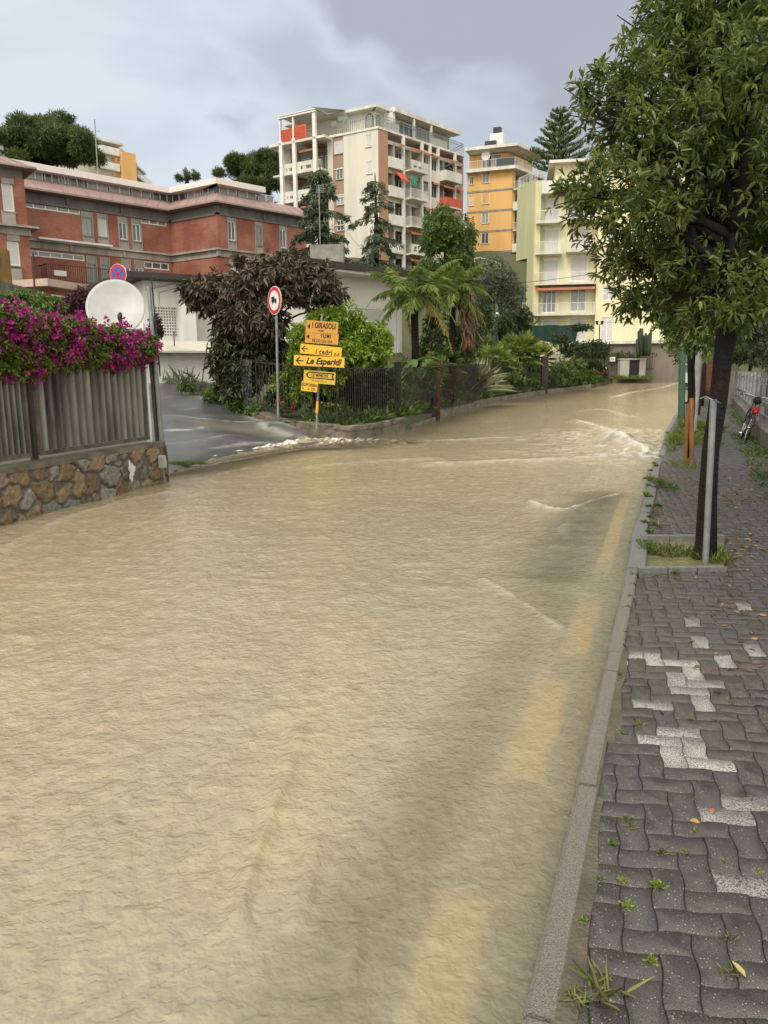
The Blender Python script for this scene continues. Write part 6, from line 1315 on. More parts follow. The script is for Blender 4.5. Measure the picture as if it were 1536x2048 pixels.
mk('mortar_cap', q, M['wet_concrete'], ww); q = MB(); WS.box(q, 0, Lw - .004, -.3, zw0 - .12, -.33, -.01); e_ = Lw - .9; WS.box(q, Lw - 3.4, Lw - .004, zw0 - .12, zw1 - .10, -.33, -.01); mk('core', q, M['wet_concrete'], ww)
# end face of the wall
zf = np.linspace(-.25, zw1 - .05, 60); of = np.linspace(-.34, .04, 34); ZF, OF = np.meshgrid(zf, of); tn_ = fbm(ZF * 8, OF * 8, 3, 12); bumpy = np.abs(fbm(ZF * 5, OF * 7, 3, 8) - .5); st2 = np.clip(bumpy * 14, 0, 1)
VV = np.array([list(WS.pt(Lw + .0 + s * .03, z, o)) for z, o, s in zip(ZF.ravel(), OF.ravel(), st2.ravel())]); nz2 = 60; i_ = np.arange(33)[:, None] * nz2 + np.arange(nz2 - 1)[None]; FF = np.stack([i_, i_ + nz2, i_ + nz2 + 1, i_ + 1], -1).reshape(-1, 4)
mkn('end_face', VV, FF, SM, ww, True, attrs=dict(tone=np.clip(tn_ * 1.2 - .1, 0, 1).ravel(), stone=st2.ravel()))
# white paint splash
q = MB(); c = FW.uz(252, 941); pts = []
for k in range(22): a = k / 22 * 6.283; r = 1 + .28 * math.sin(a * 3 + 1) + .2 * math.sin(a * 7); pts.append(FW.pt(c[0] + .07 * r * math.cos(a), c[1] + .125 * r * math.sin(a), .088))
q.prism(pts, FW.n * .004); m_ = mk('paint_patch', q, mat('flaking_white_paint', (.74, .72, .68), .7, (.30, .26, .2), 22, .6, 80, lo=.56, hi=.66), ww)
FP = WS.shift(-.17); CORR = mat('corrugated_sheet', (0.30, 0.305, 0.28), .5, (0.055, 0.048, 0.045), 3.0, .2, 50, metal=.3, streak=True); zt_ = lambda u: ztop(u)
def fence_panel(pxa, pxb, py_b, label, nr):
    ua, ub = FP.uz(pxa, 880)[0], FP.uz(pxb, 880)[0]; z0, z1 = ztop(ua) + .07, ztop(ub) + .07; H_ = 1.55
    t = thing('corrugated_fence', label, 'fence', FP.pt(ua, ztop(ua)), 'corrugated fence panels on the stone wall'); V = []; F = []; n = nr * 14
    for i in range(n + 1):
        f = i / n; u = ua + .06 + (ub - ua - .12) * f; o = .055 * math.copysign(abs(math.sin(f * nr * math.pi * 2)) ** .6, math.sin(f * nr * math.pi * 2)); zb = z0 + (z1 - z0) * f + .03
        V += [FP.pt(u, zb, o), FP.pt(u, zb + H_, o)]
    F = [(2 * i, 2 * i + 2, 2 * i + 3, 2 * i + 1) for i in range(n)]; mkn('sheet', V, F, CORR, t, True)
    q = MB(); q.bar(FP.pt(ua, z0), FP.pt(ub, z1), .05, .05); q.bar(FP.pt(ua, z0 + H_), FP.pt(ub, z1 + H_), .05, .05)
    q.bar(FP.pt(ua + .02, z0), FP.pt(ua + .02, z0 + H_), .05, .05); q.bar(FP.pt(ub - .02, z1), FP.pt(ub - .02, z1 + H_), .05, .05); mk('frame', q, mat('rusty_galvanised', (.20, .19, .175), .6, (.11, .07, .05), 4, metal=.3), t)
fence_panel(77, 297, 900, 'corrugated metal fence panel with rusty bottom rail right of the black post', 15); fence_panel(-190, 58, 940, 'corrugated metal fence panel cut by the left edge of the picture', 17)
def post(name, px, zb, zt, w, m, label, o=0, cat='post', grp=None, fac=FP, py=880):
    q = MB(); u = fac.uz(px, py)[0]; fac.box(q, u - w / 2, u + w / 2, zb, zt, o - w / 2, o + w / 2); return tag(mk(name, q, m), label, cat, grp)
post('fence_post', 66, .35, 2.25, .065, M['dark'], 'black square fence post between the two corrugated panels')
post('fence_post', 300, .45, zw1 + 1.75, .05, M['pvc'], 'pale thin fence post at the right end of the corrugated fence')
pl = thing('tall_post', 'tall grey steel post at the corner of the stone wall beside the dish', 'post', FP.pt(FP.uz(318, 880)[0], zw1)); q = MB(); a = FP.pt(FP.uz(318, 880)[0] , zw1 - .1, .06); b = P(297, 573, a.y + .02); q.tube([a, b], .032, 12); mk('pole', q, M['galv'], pl); q = MB(); q.tube([a.lerp(b, .45) + Vector((.05, .02, 0)), P(302, 547, a.y)], .012, 6); mk('rod', q, M['dark'], pl)
q = MB(); q.bar(a + Vector((-.08, 0, .1)), a.lerp(b, .75) + Vector((-.06, 0, 0)), .03, .06); mk('bracket', q, M['dark'], pl)
bx = thing('junction_box', 'small grey junction box with conduit on the end of the stone wall', 'electrical box', FW.pt(FW.uz(315, 925)[0], .35)); q = MB(); u, z = FW.uz(314, 923); FW.box(q, u - .045, u + .045, z - .09, z + .06, .05, .13); q.prism([FW.pt(u + .045 * math.cos(t), z + .06 + .04 * math.sin(t), .05) for t in np.linspace(0, math.pi, 9)], FW.n * .08); mk('box', q, mat('grey_plastic', (.38, .40, .40), .5), bx)
q = MB(); q.tube([FW.pt(u + .01, z - .09, .09), FW.pt(u + .02, z - .25, .09), FW.pt(u + .03, -.05, .08)], .014, 8); mk('conduit', q, mat('conduit', (.22, .21, .2), .6), bx)
# satellite dish
dc = P(231, 614, 12.1); sd_ = thing('satellite_dish', 'large white satellite dish behind the bougainvillea', 'satellite dish', dc); ax_ = Vector((.18, -.90, .38)).normalized(); e1 = ax_.cross(Vector((0, 0, 1))).normalized(); e2 = e1.cross(ax_); V = []; F = []; nr_, na = 12, 48
for s, th in ((1, 0), (-1, -.012)):
    for i in range(nr_ + 1):
        r = i / nr_ * .445; 
        for j in range(na): a = j / na * 6.2832; V.append(dc + e1 * r * math.cos(a) + e2 * r * 1.06 * math.sin(a) + ax_ * (r * r * .42 - .08 + th))
o2 = (nr_ + 1) * na; F = [(i * na + j, i * na + (j + 1) % na, (i + 1) * na + (j + 1) % na, (i + 1) * na + j) for i in range(nr_) for j in range(na)]; F += [tuple(x + o2 for x in f) for f in F]; F += [(nr_ * na + j, nr_ * na + (j + 1) % na, o2 + nr_ * na + (j + 1) % na, o2 + nr_ * na + j) for j in range(na)]
mkn('reflector', V, F, mat('dish_white', (.46, .46, .455), .4, (.38, .38, .375), 3), sd_, True); q = MB(); l0 = P(240, 637, 11.75); q.tube([l0 + Vector((0, 0, -.05)), l0, l0 + Vector((0, 0, .05)), l0 + Vector((0, .03, .07))], [.02, .038, .038, .03], 10); mk('receiver', q, M['dark'], sd_, True)
q = MB(); q.tube([dc - e2 * .42 + ax_ * .02, l0 + Vector((0, .02, -.04))], .014, 6); mk('feed_arm', q, M['galv'], sd_); q = MB(); q.tube([dc - ax_ * .12, dc - ax_ * .3 - Vector((0, 0, .1)), Vector((dc.x - ax_.x * .3, dc.y + .3, .1))], .03, 8); mk('mast', q, M['galv'], sd_)
# ================================================================ signs
def sign_disc(name, label, c, r, nrm, base, faces, pole_m, pole_off=.05, top=.0):
    t = thing(name, label, 'road sign', base); n_ = Vector(nrm).normalized(); e1 = n_.cross(Vector((0, 0, 1))).normalized() * -1; e2 = Vector((0, 0, 1)); q = MB(); c = Vector(c)
    circ = lambda r_, o: [c + e1 * r_ * math.cos(a) + e2 * r_ * math.sin(a) + n_ * o for a in np.linspace(0, 2 * math.pi, 41)[:-1]]
    q.prism(circ(r, 0), n_ * -.012); pb = mk('sign_plate', q, faces[0][1], t)
    for i, (kind, m, dat) in enumerate(faces):
        q = MB(); o = .003 + i * .0025
        if kind == 'disc': q.prism(circ(dat * r, o), n_ * .002)
        else:
            for poly in dat: q.prism([c + e1 * x * r + e2 * y * r + n_ * o for x, y in poly], n_ * .002)
        mk('sign_symbol' if kind != 'disc' else 'sign_face', q, m, pb)
    q = MB(); top_ = c - n_ * pole_off + Vector((0, 0, r * .9 + top)); q.tube([Vector(base), Vector((base[0], base[1], base[2])).lerp(top_, .5), top_], .03, 12); mk('pole', q, pole_m, t)
    for s in (-.5, .5): q = MB(); q.box(c - n_ * (pole_off * .6) + Vector((0, 0, s * r)), (.09, .05, .03), Matrix((tuple(e1), tuple(n_), (0, 0, 1))).transposed()); mk('clamp', q, M['galv'], t)
SR = mat('sign_red', (.60, .025, .035), .4, (.5, .02, .03), 5); SW = mat('sign_white', (.74, .74, .72), .4, (.66, .66, .64), 4); SB = mat('sign_blue', (.03, .10, .40), .4); BK = mat('sign_black', (.012, .012, .014), .5)
cS = P(549, 601, 18.9); bS = P(556.5, 833, 19.0); R2 = .335
truck = [[(-.05, -.14), (.40, -.14), (.40, .28), (-.05, .28)], [(-.34, -.14), (-.08, -.14), (-.08, .14), (-.26, .14), (-.34, .02)], [(x * .075 - .22, -.17 + y * .09) for x, y in [(math.cos(a), math.sin(a)) for a in np.linspace(0, 6.283, 13)[:-1]]], [(x * .075 + .28, -.17 + y * .09) for x, y in [(math.cos(a), math.sin(a)) for a in np.linspace(0, 6.283, 13)[:-1]]]]
truck = [[(x * -1.0, y) for x, y in p][::-1] for p in truck]
sign_disc('no_trucks_sign', 'round red and white no trucks sign on a tall grey pole at the corner', cS, R2, (-.80, -.60, 0), tuple(bS), [('disc', SW, 1.0), ('disc', SR, .96), ('disc', SW, .70), ('poly', BK, truck)], M['galv'])
cN = P(236, 549, 18); xs_ = lambda a: [[(math.cos(a) * t1 - math.sin(a) * w, math.sin(a) * t1 + math.cos(a) * w) for t1, w in ((-.82, -.09), (.82, -.09), (.82, .09), (-.82, .09))]]
sign_disc('no_stopping_sign', 'round blue and red no stopping sign seen above the satellite dish', cN, .235, (-.35, -.93, .0), (cN.x - .02, cN.y + .05, .35), [('disc', SW, 1.0), ('disc', SR, .97), ('disc', SB, .74), ('poly', SW, [xs_(R(48))[0]]), ('poly', SR, xs_(R(48)) + xs_(R(-42)))], M['galv'], .07)
# direction sign
ds = thing('direction_sign', 'leaning post carrying six yellow direction boards with black arrows at the corner', 'road sign', P(634, 852, 18.3))
q = MB(); q.tube([P(633, 858, 18.35), P(636, 780, 18.33), P(643, 640, 18.3), P(645, 628, 18.3)], .026, 10); mk('post', q, M['galv'], ds); q = MB(); q.tube([P(633.6, 826, 18.32), P(635, 803, 18.31)], .031, 10); mk('yellow_sleeve', q, mat('yellow_tape', (.8, .42, .03), .5), ds)
PX = 18.2 / FPX
def text_obj(s, size, m, par, loc, bold=.0, shear=0.0, sx=1.0, spacing=1.0, fit=None):
    cu = bpy.data.curves.new('lettering', 'FONT'); cu.body = s; cu.size = size; cu.offset = bold; cu.shear = shear; cu.extrude = .001; cu.align_y = 'CENTER'; cu.align_x = 'LEFT'; cu.space_character = spacing; cu.resolution_u = 3
    o = bpy.data.objects.new('lettering', cu); COL.objects.link(o); bpy.context.view_layer.update(); dg = bpy.context.evaluated_depsgraph_get(); me = bpy.data.meshes.new_from_object(o.evaluated_get(dg)); bpy.data.objects.remove(o)
    me.materials.clear(); me.materials.append(m); o = bpy.data.objects.new('lettering', me); COL.objects.link(o); o.parent = par; o.location = loc; wd_ = max(v.co.x for v in me.vertices) - min(v.co.x for v in me.vertices); o.scale = (fit * PX / wd_ if fit else sx, 1, 1); return o
def board(tl, tr, h, m, edge_m, texts, arrow, yaw=-8, Y=18.16):
    w = math.hypot(tr[0] - tl[0], tr[1] - tl[1]) * PX; hh = h * PX; a = math.atan2(tr[1] - tl[1], tr[0] - tl[0]); c0 = P(tl[0], tl[1], Y)
    q = MB(); q.box((w / 2, -hh / 2, -.018), (w, hh, .03)); bo = bpy.data.objects.new('sign_board', None); off = wloc(ds)
    me = bpy.data.meshes.new('sign_board'); me.from_pydata([tuple(v) for v in q.v], [], q.f); me.materials.append(m); me.materials.append(edge_m); me.polygons.foreach_set('material_index', [0 if i == 5 or i == 5 else 0 for i in range(6)])
    bo = bpy.data.objects.new('sign_board', me); COL.objects.link(bo); bo.parent = ds; bo.location = c0 - off
    bo.rotation_euler = (Matrix.Rotation(R(yaw), 3, 'Z') @ Matrix.Rotation(a, 3, 'Y') @ Matrix.Rotation(R(90), 3, 'X')).to_euler()
    for s, x, y, size, kw in texts: text_obj(s, size * PX * 1.38, kw.pop('m', BK), bo, (x * PX, -y * PX, -.001), **kw)
    q = MB()
    for poly in arrow: q.prism([Vector((x * PX, -y * PX, 0.0)) for x, y in poly], (0, 0, .002))
    ar = bpy.data.meshes.new('arrow'); ar.from_pydata([tuple(v) for v in q.v], [], q.f); ar.materials.append(BK); oa = bpy.data.objects.new('arrow', ar); COL.objects.link(oa); oa.parent = bo
    q = MB(); q.box((w / 2, -hh / 2, -.045), (w * .96, hh * .9, .02)); me = bpy.data.meshes.new('backing'); me.from_pydata([tuple(v) for v in q.v], [], q.f); me.materials.append(BK); o = bpy.data.objects.new('backing', me); COL.objects.link(o); o.parent = bo
OY = mat('faded_orange_board', (.62, .30, .045), .55, (.52, .25, .04), 6); YY_ = mat('yellow_board', (.78, .46, .035), .5, (.70, .40, .03), 6); YG_ = mat('greenish_yellow_board', (.66, .43, .06), .55, (.56, .36, .05), 6)
tri = [[(3, 11), (9, 5), (9, 17)]]
arw = lambda x, y, s: [[(x, y), (x + s * .62, y - s * .62), (x + s * .82, y - s * .5), (x + s * .34, y - s * .09), (x + s * 1.35, y - s * .09), (x + s * 1.35, y + s * .09), (x + s * .34, y + s * .09), (x + s * .82, y + s * .5), (x + s * .62, y + s * .62)]]
board((612.5, 640), (675.5, 645.5), 22.5, OY, BK, [('I GIRASOLI', 12, 9, 10.5, dict(bold=.005, fit=46)), ('N 228', 25, 18.3, 3.6, dict(bold=.002, fit=10))], [[(2.5, 11), (8, 6), (8, 17)]])
board((611, 663), (676.3, 668.5), 21, OY, BK, [('YUMI', 30, 6.5, 7.5, dict(bold=.004, fit=21, spacing=1.2)), ('N', 14, 15.8, 7, dict(bold=.003, fit=5)), ('230 232 234', 20.5, 16.3, 5.6, dict(bold=.001, fit=33))], [[(2, 9), (8, 4), (8, 14)]], Y=18.17)
board((601, 687), (683, 696), 18.5, YY_, BK, [('i cedri', 31, 12.2, 10.5, dict(bold=.005, fit=33, spacing=1.15)), ('A-B', 68, 14.2, 6.5, dict(bold=.002, fit=11))], arw(2.5, 9, 9.5), Y=18.18)
board((588, 710), (688, 716), 19.5, YY_, BK, [('Le Esperidi', 24, 10.2, 12.5, dict(bold=.007, shear=.35, fit=71))], arw(3.5, 10, 11.5), Y=18.14)
e_arrow = [(4, 8.5), (10, 2.2), (62, 2.2), (58.5, 8.5), (62, 15), (10, 15)]; inner = [(10, 4.2), (58, 4.2), (55.6, 8.5), (58, 13), (10, 13), (8.2, 8.5)]
board((608, 739.7), (671, 745.5), 24, YG_, BK, [('LE MIMOSE', 15, 8.6, 5.8, dict(bold=.002, fit=34)), ('VIA AURELIA N. 24', 16, 19.5, 2.6, dict(fit=30))], [[e_arrow[0], e_arrow[1], (8.2, 8.5)], [e_arrow[0], (8.2, 8.5), e_arrow[5]], [e_arrow[1], e_arrow[2], (58, 4.2), (10, 4.2)], [e_arrow[2], e_arrow[3], (55.6, 8.5), (58, 4.2)], [e_arrow[3], e_arrow[4], (58, 13), (55.6, 8.5)], [e_arrow[4], e_arrow[5], (10, 13), (58, 13)], [(8.2, 8.5), (10, 4.2), e_arrow[1]], [(8.2, 8.5), e_arrow[5], (10, 13)]], Y=18.18)
board((603.5, 762), (635.5, 766), 18.5, YY_, BK, [('EUFORBIA', 1.2, 6, 6.4, dict(bold=.002, fit=30)), ('n. 236', 13, 13.6, 5.2, dict(bold=.001, fit=15))], arw(2, 13, 3.2), Y=18.15)

# ================================================================ garden kerb wall and iron fences
LWL = [P(499, 826, 20.3), P(520, 838, 19.6), P(545, 846, 19.3), P(590, 856, 18.9), P(640, 866, 18.5), P(668, 871, 18.4)]
wall_m = mat('mossy_stone_wall', (.19, .16, .12), .8, (.075, .06, .04), 5, .9, 25); wt = mat('rough_concrete_wall', (.26, .225, .175), .75, (.10, .085, .065), 3.5, .8, 30)
def rough_wall(name, label, pts, zt, thick, m, jag=.03, zb=-.4, cap=0):
    t = thing(name, label, 'wall', pts[0]); P_ = []
    for (a, za), (b, zb_) in zip(zip(pts[:-1], zt[:-1]), zip(pts[1:], zt[1:])):
        n = max(2, int((b - a).length / .12))
        for i in range(n): f = i / n; P_.append((a.lerp(b, f), za + (zb_ - za) * f))
    P_.append((pts[-1], zt[-1])); V = []; n = len(P_)
    for i, (p, z) in enumerate(P_):
        a = P_[max(i - 1, 0)][0]; b = P_[min(i + 1, n - 1)][0]; d = (b - a); d.z = 0; d.normalize(); nn = Vector((d.y, -d.x, 0)); j = lambda k: (float(fbm(i * .37 + k * 9, k, 3, 4)) - .5) * jag * 2
        rows_ = [(0 + j(1), zb), (0 + j(2), z * .3), (.0 + j(3), z - cap - .02), (.03 * (cap > 0) + j(4), z - cap), (.03 * (cap > 0) + j(5), z + j(6) - .02), (-.04 + j(7) * .5, z + j(6)), (-thick, z + j(8)), (-thick, zb)]
        V += [Vector((p.x, p.y, 0)) + nn * o + Vector((0, 0, zz_)) for o, zz_ in rows_]
    k = 8; F = [(i * k + j_, (i + 1) * k + j_, (i + 1) * k + j_ + 1, i * k + j_ + 1) for i in range(n - 1) for j_ in range(k - 1)]
    q = MB(); q.add(V, F + [tuple(range(k))[::-1], tuple((n - 1) * k + i for i in range(k))]); mk('wall', q, m, t); return t
def zat(px, py, p): return P(px, py, p.y).z
rough_wall('low_stone_wall', 'crumbling low stone wall curving round the corner under the truck sign', LWL, [zat(520, 822, LWL[0]) - .05, zat(530, 826, LWL[1]), zat(545, 836, LWL[2]), zat(590, 843, LWL[3]), zat(640, 848, LWL[4]), zat(668, 848, LWL[5])], .4, wall_m, .06)
LW2 = [P(668, 872, 18.4), G(699, 880), G(760, 871), G(811, 861)]
rough_wall('low_concrete_wall', 'low concrete wall with thick cap under the left iron fence', LW2, [zat(668, 848, LW2[0]), zat(699, 852, LW2[1]), zat(760, 845, LW2[2]), zat(811, 834, LW2[3])], .35, wt, .02, cap=.12)
LW3 = [G(872, 839), G(916, 823), G(1000, 803), P(1070, 793, 50)]; 
rough_wall('garden_kerb_wall', 'long low concrete kerb wall under the iron fence right of the gate', LW3, [zat(872, 822, LW3[0]), zat(916, 808, LW3[1]), zat(1000, 793, LW3[2]), zat(1070, 783, LW3[3])], .35, wt, .03)
LW4 = [P(1070, 793, 50), P(1094, 789, 53), P(1182, 779, 62), P(1184, 777, 64)]
rough_wall('garden_kerb_wall', 'far end of the low kerb wall below the rounded shrub', LW4, [zat(1070, 783, LW4[0]), zat(1094, 780, LW4[1]), zat(1182, 769, LW4[2]), zat(1184, 768, LW4[3])], .35, wt, .03)
rough_wall('gate_threshold', 'low wet concrete threshold under the iron gate', [G(811, 860), G(872, 840)], [.10, .10], .35, wt, .01)
def iron_fence(name, label, a, b, zt_a, zt_b, zb_a, zb_b, step=.12, r=.0085, thick_every=8, cat='fence', grp=None):
    t = thing(name, label, cat, a, grp); L_ = (b - a).length; n = int(L_ / step); q = MB(); q2 = MB()
    for i in range(n + 1):
        f = i / n; p = a.lerp(b, f); z0 = zb_a + (zb_b - zb_a) * f; z1 = zt_a + (zt_b - zt_a) * f; big = i % thick_every == 0
        (q2 if big else q).bar((p.x, p.y, z0), (p.x, p.y, z1 + (.10 if big else 0)), r * (2.6 if big else 2), r * (2.6 if big else 2))
    for f0, h_ in ((0, -.03), (1, .12)):
        za, zb_ = (zt_a, zt_b) if f0 == 0 else (zb_a, zb_b); q2.bar((a.x, a.y, za + h_), (b.x, b.y, zb_ + h_), .03, .03)
    mk('bars', q, M['dark'], t); mk('frame', q2, M['dark'], t); return t
A_, B_ = LW2[0].copy(), LW2[3].copy(); A_.y += .15; B_.y += .15
iron_fence('iron_fence', 'black iron bar fence between the direction sign and the gate', P(672, 735, 18.6), P(800, 735, 21.6), P(672, 735, 18.6).z, P(800, 735, 21.6).z, P(672, 842, 18.6).z, P(800, 832, 21.6).z, .11)
iron_fence('iron_fence', 'black iron bar fence behind the truck sign at the corner', P(512, 745, 20.4), P(668, 735, 18.8), P(512, 722, 20.4).z, P(668, 735, 18.8).z, P(512, 822, 20.4).z, P(668, 842, 18.8).z, .12)
iron_fence('iron_gate', 'black iron garden gate with dense vertical bars', P(808, 735, 22.3), P(872, 731, 26.6), P(808, 735, 22.3).z, P(872, 731, 26.6).z, P(808, 853, 22.3).z, P(872, 835, 26.6).z, .125, .009, 12, 'gate')
GA, GB = P(878, 816, 25.5), P(1080, 786, 50)
mid = P(985, 795, 36.5)
iron_fence('iron_fence', 'black iron fence with leaning stays in front of the striped agave', P(878, 728, 27.3), P(985, 726, 41.8), P(878, 729, 27.3).z, P(985, 728, 41.8).z, P(878, 822, 27.3).z, P(985, 796, 41.8).z, .16, .0065, 6)
iron_fence('iron_fence', 'black iron fence in front of the bright fan palm', P(985, 726, 41.8), P(1082, 722, 52.6), P(985, 728, 41.8).z, P(1082, 722, 52.6).z, P(985, 796, 41.8).z, P(1082, 783, 52.6).z, .22, .008, 6)
iron_fence('iron_fence', 'black iron fence in front of the rounded shrub', P(1096, 708, 53.5), P(1172, 706, 62), P(1096, 708, 53.5).z, P(1172, 706, 62).z, P(1096, 781, 53.5).z, P(1172, 771, 62).z, .24, .009, 6)
iron_fence('iron_fence', 'far black iron fence above the retaining wall by the street cabinet', P(1212, 706, 70), P(1345, 705, 70), P(1212, 706, 70).z, P(1345, 705, 70).z, P(1212, 744, 70).z, P(1345, 738, 70).z, .2, .013, 10)
def gate_post(px0, px1, yt, yb, d, m, label, dep=.3):
    t = thing('gate_post', label, 'post', P((px0 + px1) / 2, yb, d), 'pillars of the garden fence'); F = Fac(P(px0, yb, d), P(px1, yb, d)); q = MB(); F.box(q, 0, F.L, P(px0, yb, d).z - .2, P(px0, yt, d).z, -dep, 0); mk('shaft', q, m, t); q = MB(); F.box(q, -.02, F.L + .02, P(px0, yt, d).z + .002, P(px0, yt, d).z + .04, -dep - .02, .02); mk('cap', q, m, t)
gate_post(789, 803, 727, 840, 21.8, M['dark'], 'black square steel pillar left of the gate', .2); gate_post(873, 880, 722, 832, 26.7, M['rust'], 'dark rusty pillar right of the gate', .15); gate_post(1083, 1095, 714, 782, 52.5, M['dark'], 'thick black pillar midway along the far garden fence', .5)
for a, b in (((921, 797, 32.4), (1000, 728, 42.5)), ((990, 792, 41.6), (1032, 735, 46))): q = MB(); q.tube([P(*a), P(*b)], .022, 6); tag(mk('fence_stay', q, M['rust']), 'slanting rusty stay propping the iron fence' + (' by the agave' if a[0] == 921 else ' by the fan palm'), 'stay')
# wire mesh fence along the side road
wf = thing('wire_fence', 'thin wire mesh fence with leaning dark stakes along the side road verge', 'fence', P(350, 745, 28)); stk = [((350, 755, 27.6), (348, 663, 27.6)), ((404, 765, 25), (415, 685, 25)), ((438, 745, 24.2), (462, 690, 24)), ((510, 822, 20.4), (535, 720, 20.4)), ((522, 825, 20), (522, 722, 20)), ((478, 800, 21.5), (500, 745, 21.5))]
for a, b in stk[:2] + stk[3:4]: q = MB(); q.tube([P(*a), P(*b)], .022, 6); mk('stake', q, M['dark'], wf)
q = MB(); A0, B0 = P(310, 760, 28.3), P(505, 822, 20.6); 
for i in range(90): p = A0.lerp(B0, i / 89); q.bar(p, p + Vector((0, 0, 1.35)), .004)
for j in range(11): q.bar(A0 + Vector((0, 0, .05 + j * .13)), B0 + Vector((0, 0, .05 + j * .13)), .004)
mk('mesh', q, M['galv'], wf)
q = MB(); q.tube([P(70, 600, 16), P(66, 505, 16)], .02, 6); tag(mk('iron_rod', q, M['rust']), 'thin rusty upright rod left of the brick outbuilding', 'rod')
q = MB(); q.tube([P(196, 352, 50), P(189, 238, 50)], .035, 6); q.bar(P(192, 262, 50), P(200, 262, 50), .03); tag(mk('antenna', q, M['galv']), 'tall thin aerial mast above the brick building roof', 'antenna')
an = thing('antenna', 'roof aerial with crossbars standing in front of the fuller cedar', 'antenna', P(640, 515, 36)); q = MB(); q.tube([P(641, 522, 36), P(638, 372, 36)], .025, 6); mk('mast', q, M['galv'], an); q = MB()
for k in range(5): q.bar(P(632, 372 + k * 3.5, 36), P(648, 370 + k * 3.5, 36), .02)
mk('crossbars', q, M['galv'], an)

# ================================================================ far end of the street
cb = thing('street_cabinet', 'concrete utility cabinet housing with dark door on the far verge', 'cabinet', P(1265, 757, 69)); F = Fac(P(1239, 757, 69), P(1290, 757, 69)); zb = P(1240, 757, 69).z; zt = P(1240, 717, 69).z; w = F.L
q = MB(); F.box(q, 0, w * .36, zb, zt - .12, -.7, 0); F.box(q, w * .76, w, zb, zt - .12, -.7, 0); F.box(q, -.05, w + .05, zt - .12, zt, -.8, .06); F.box(q, w * .05, w * .95, zb, zt - .13, -.75, -.4); mk('housing', q, mat('pale_concrete', (.46, .44, .40), .8, (.34, .32, .28), 3), cb); q = MB(); F.box(q, w * .37, w * .75, zb + .1, zt - .2, -.38, -.15); mk('door', q, BK, cb)
rw = thing('retaining_wall', 'brown plank textured retaining wall at the far bend', 'wall', P(1330, 765, 72)); F = Fac(P(1180, 765, 71), P(1440, 762, 72)); q = MB(); F.box(q, 0, F.L, 0, P(1340, 739, 71.5).z, -.4, -.05)
for i in range(40): F.box(q, F.L * i / 40, F.L * (i + .9) / 40, 0, P(1340, 740, 71.5).z, -.05, -.01)
mk('wall', q, mat('board_marked_concrete', (.17, .145, .115), .85, (.09, .08, .065), 1.5, .4, 10, streak=True), rw)
nb = thing('number_plate_board', 'small white notice plate on the dark gate pillar at the far bend', 'sign', P(1221, 735, 68)); q = MB(); F = Fac(P(1213, 720, 68), P(1230, 720, 68)); F.box(q, 0, F.L, P(1213, 723, 68).z, P(1213, 714, 68).z, 0, .04); mk('plate', q, SW, nb)
for f in (.15, .3, .5, .65, .8): q = MB(); F.box(q, F.L * f, F.L * (f + .09), P(1213, 720, 68).z, P(1213, 717, 68).z, .042, .05); mk('lettering', q, M['galv'], nb)
gate_post(1209, 1217, 698, 765, 67.5, M['dark'], 'dark gate pillar beside the parked scooter', .4); gate_post(1172, 1180, 755, 775, 64, wt, 'stubby stone pillar ending the kerb wall beside the scooter', .5)
q = MB(); F = Fac(P(1150, 760, 66), P(1206, 760, 69)); F.box(q, 0, F.L, P(1150, 748, 66).z, P(1150, 709, 66).z, -.1, 0); tag(mk('metal_gate', q, mat('dark_slate_gate', (.035, .037, .042), .5, (.06, .06, .065), 3)), 'solid dark grey gate behind the parked scooter', 'gate')
# scooter
sc = thing('scooter', 'small dark red scooter with fairing parked by the far gate', 'scooter', P(1198, 757, 65)); o_ = P(1198, 757, 65); k = 1.0
def at2(x, y, z): return o_ + Vector((x * k, y * k, z * k))
for x in (-.6, .55): w_ = MB(); w_.ring(at2(x, 0, .25), (0, 1, 0), .19, .07, 16, 6); w_.tube([at2(x, -.05, .25), at2(x, .05, .25)], .10, 8); mk('wheel', w_, M['black'], sc)
q = MB(); q.tube([at2(-.75, 0, .55), at2(-.35, 0, .62), at2(0, 0, .42), at2(.3, 0, .32), at2(.45, 0, .7)], [.10, .19, .17, .10, .12], 10); mk('body', q, mat('red_fairing', (.10, .012, .018), .3), sc, True)
q = MB(); q.tube([at2(-.7, 0, .78), at2(-.3, 0, .80), at2(.05, 0, .74)], [.09, .13, .09], 8); mk('saddle', q, M['black'], sc, True); q = MB(); q.tube([at2(.55, 0, .25), at2(.42, 0, 1.0)], .04, 6); q.tube([at2(.38, -.32, 1.02), at2(.45, 0, 1.0), at2(.38, .32, 1.02)], .025, 6); mk('handlebar', q, M['black'], sc); q = MB(); q.tube([at2(.55, 0, .85), at2(.60, 0, .88)], .09, 8); mk('headlight', q, M['chrome'], sc)
for s in (-.3, .3): q = MB(); q.tube([at2(.42, s, 1.0), at2(.40, s * 1.15, 1.2)], .012, 4); q.ring(at2(.40, s * 1.15, 1.25), (1, 0, 0), .04, .03, 8, 4); mk('mirror', q, M['chrome'], sc)
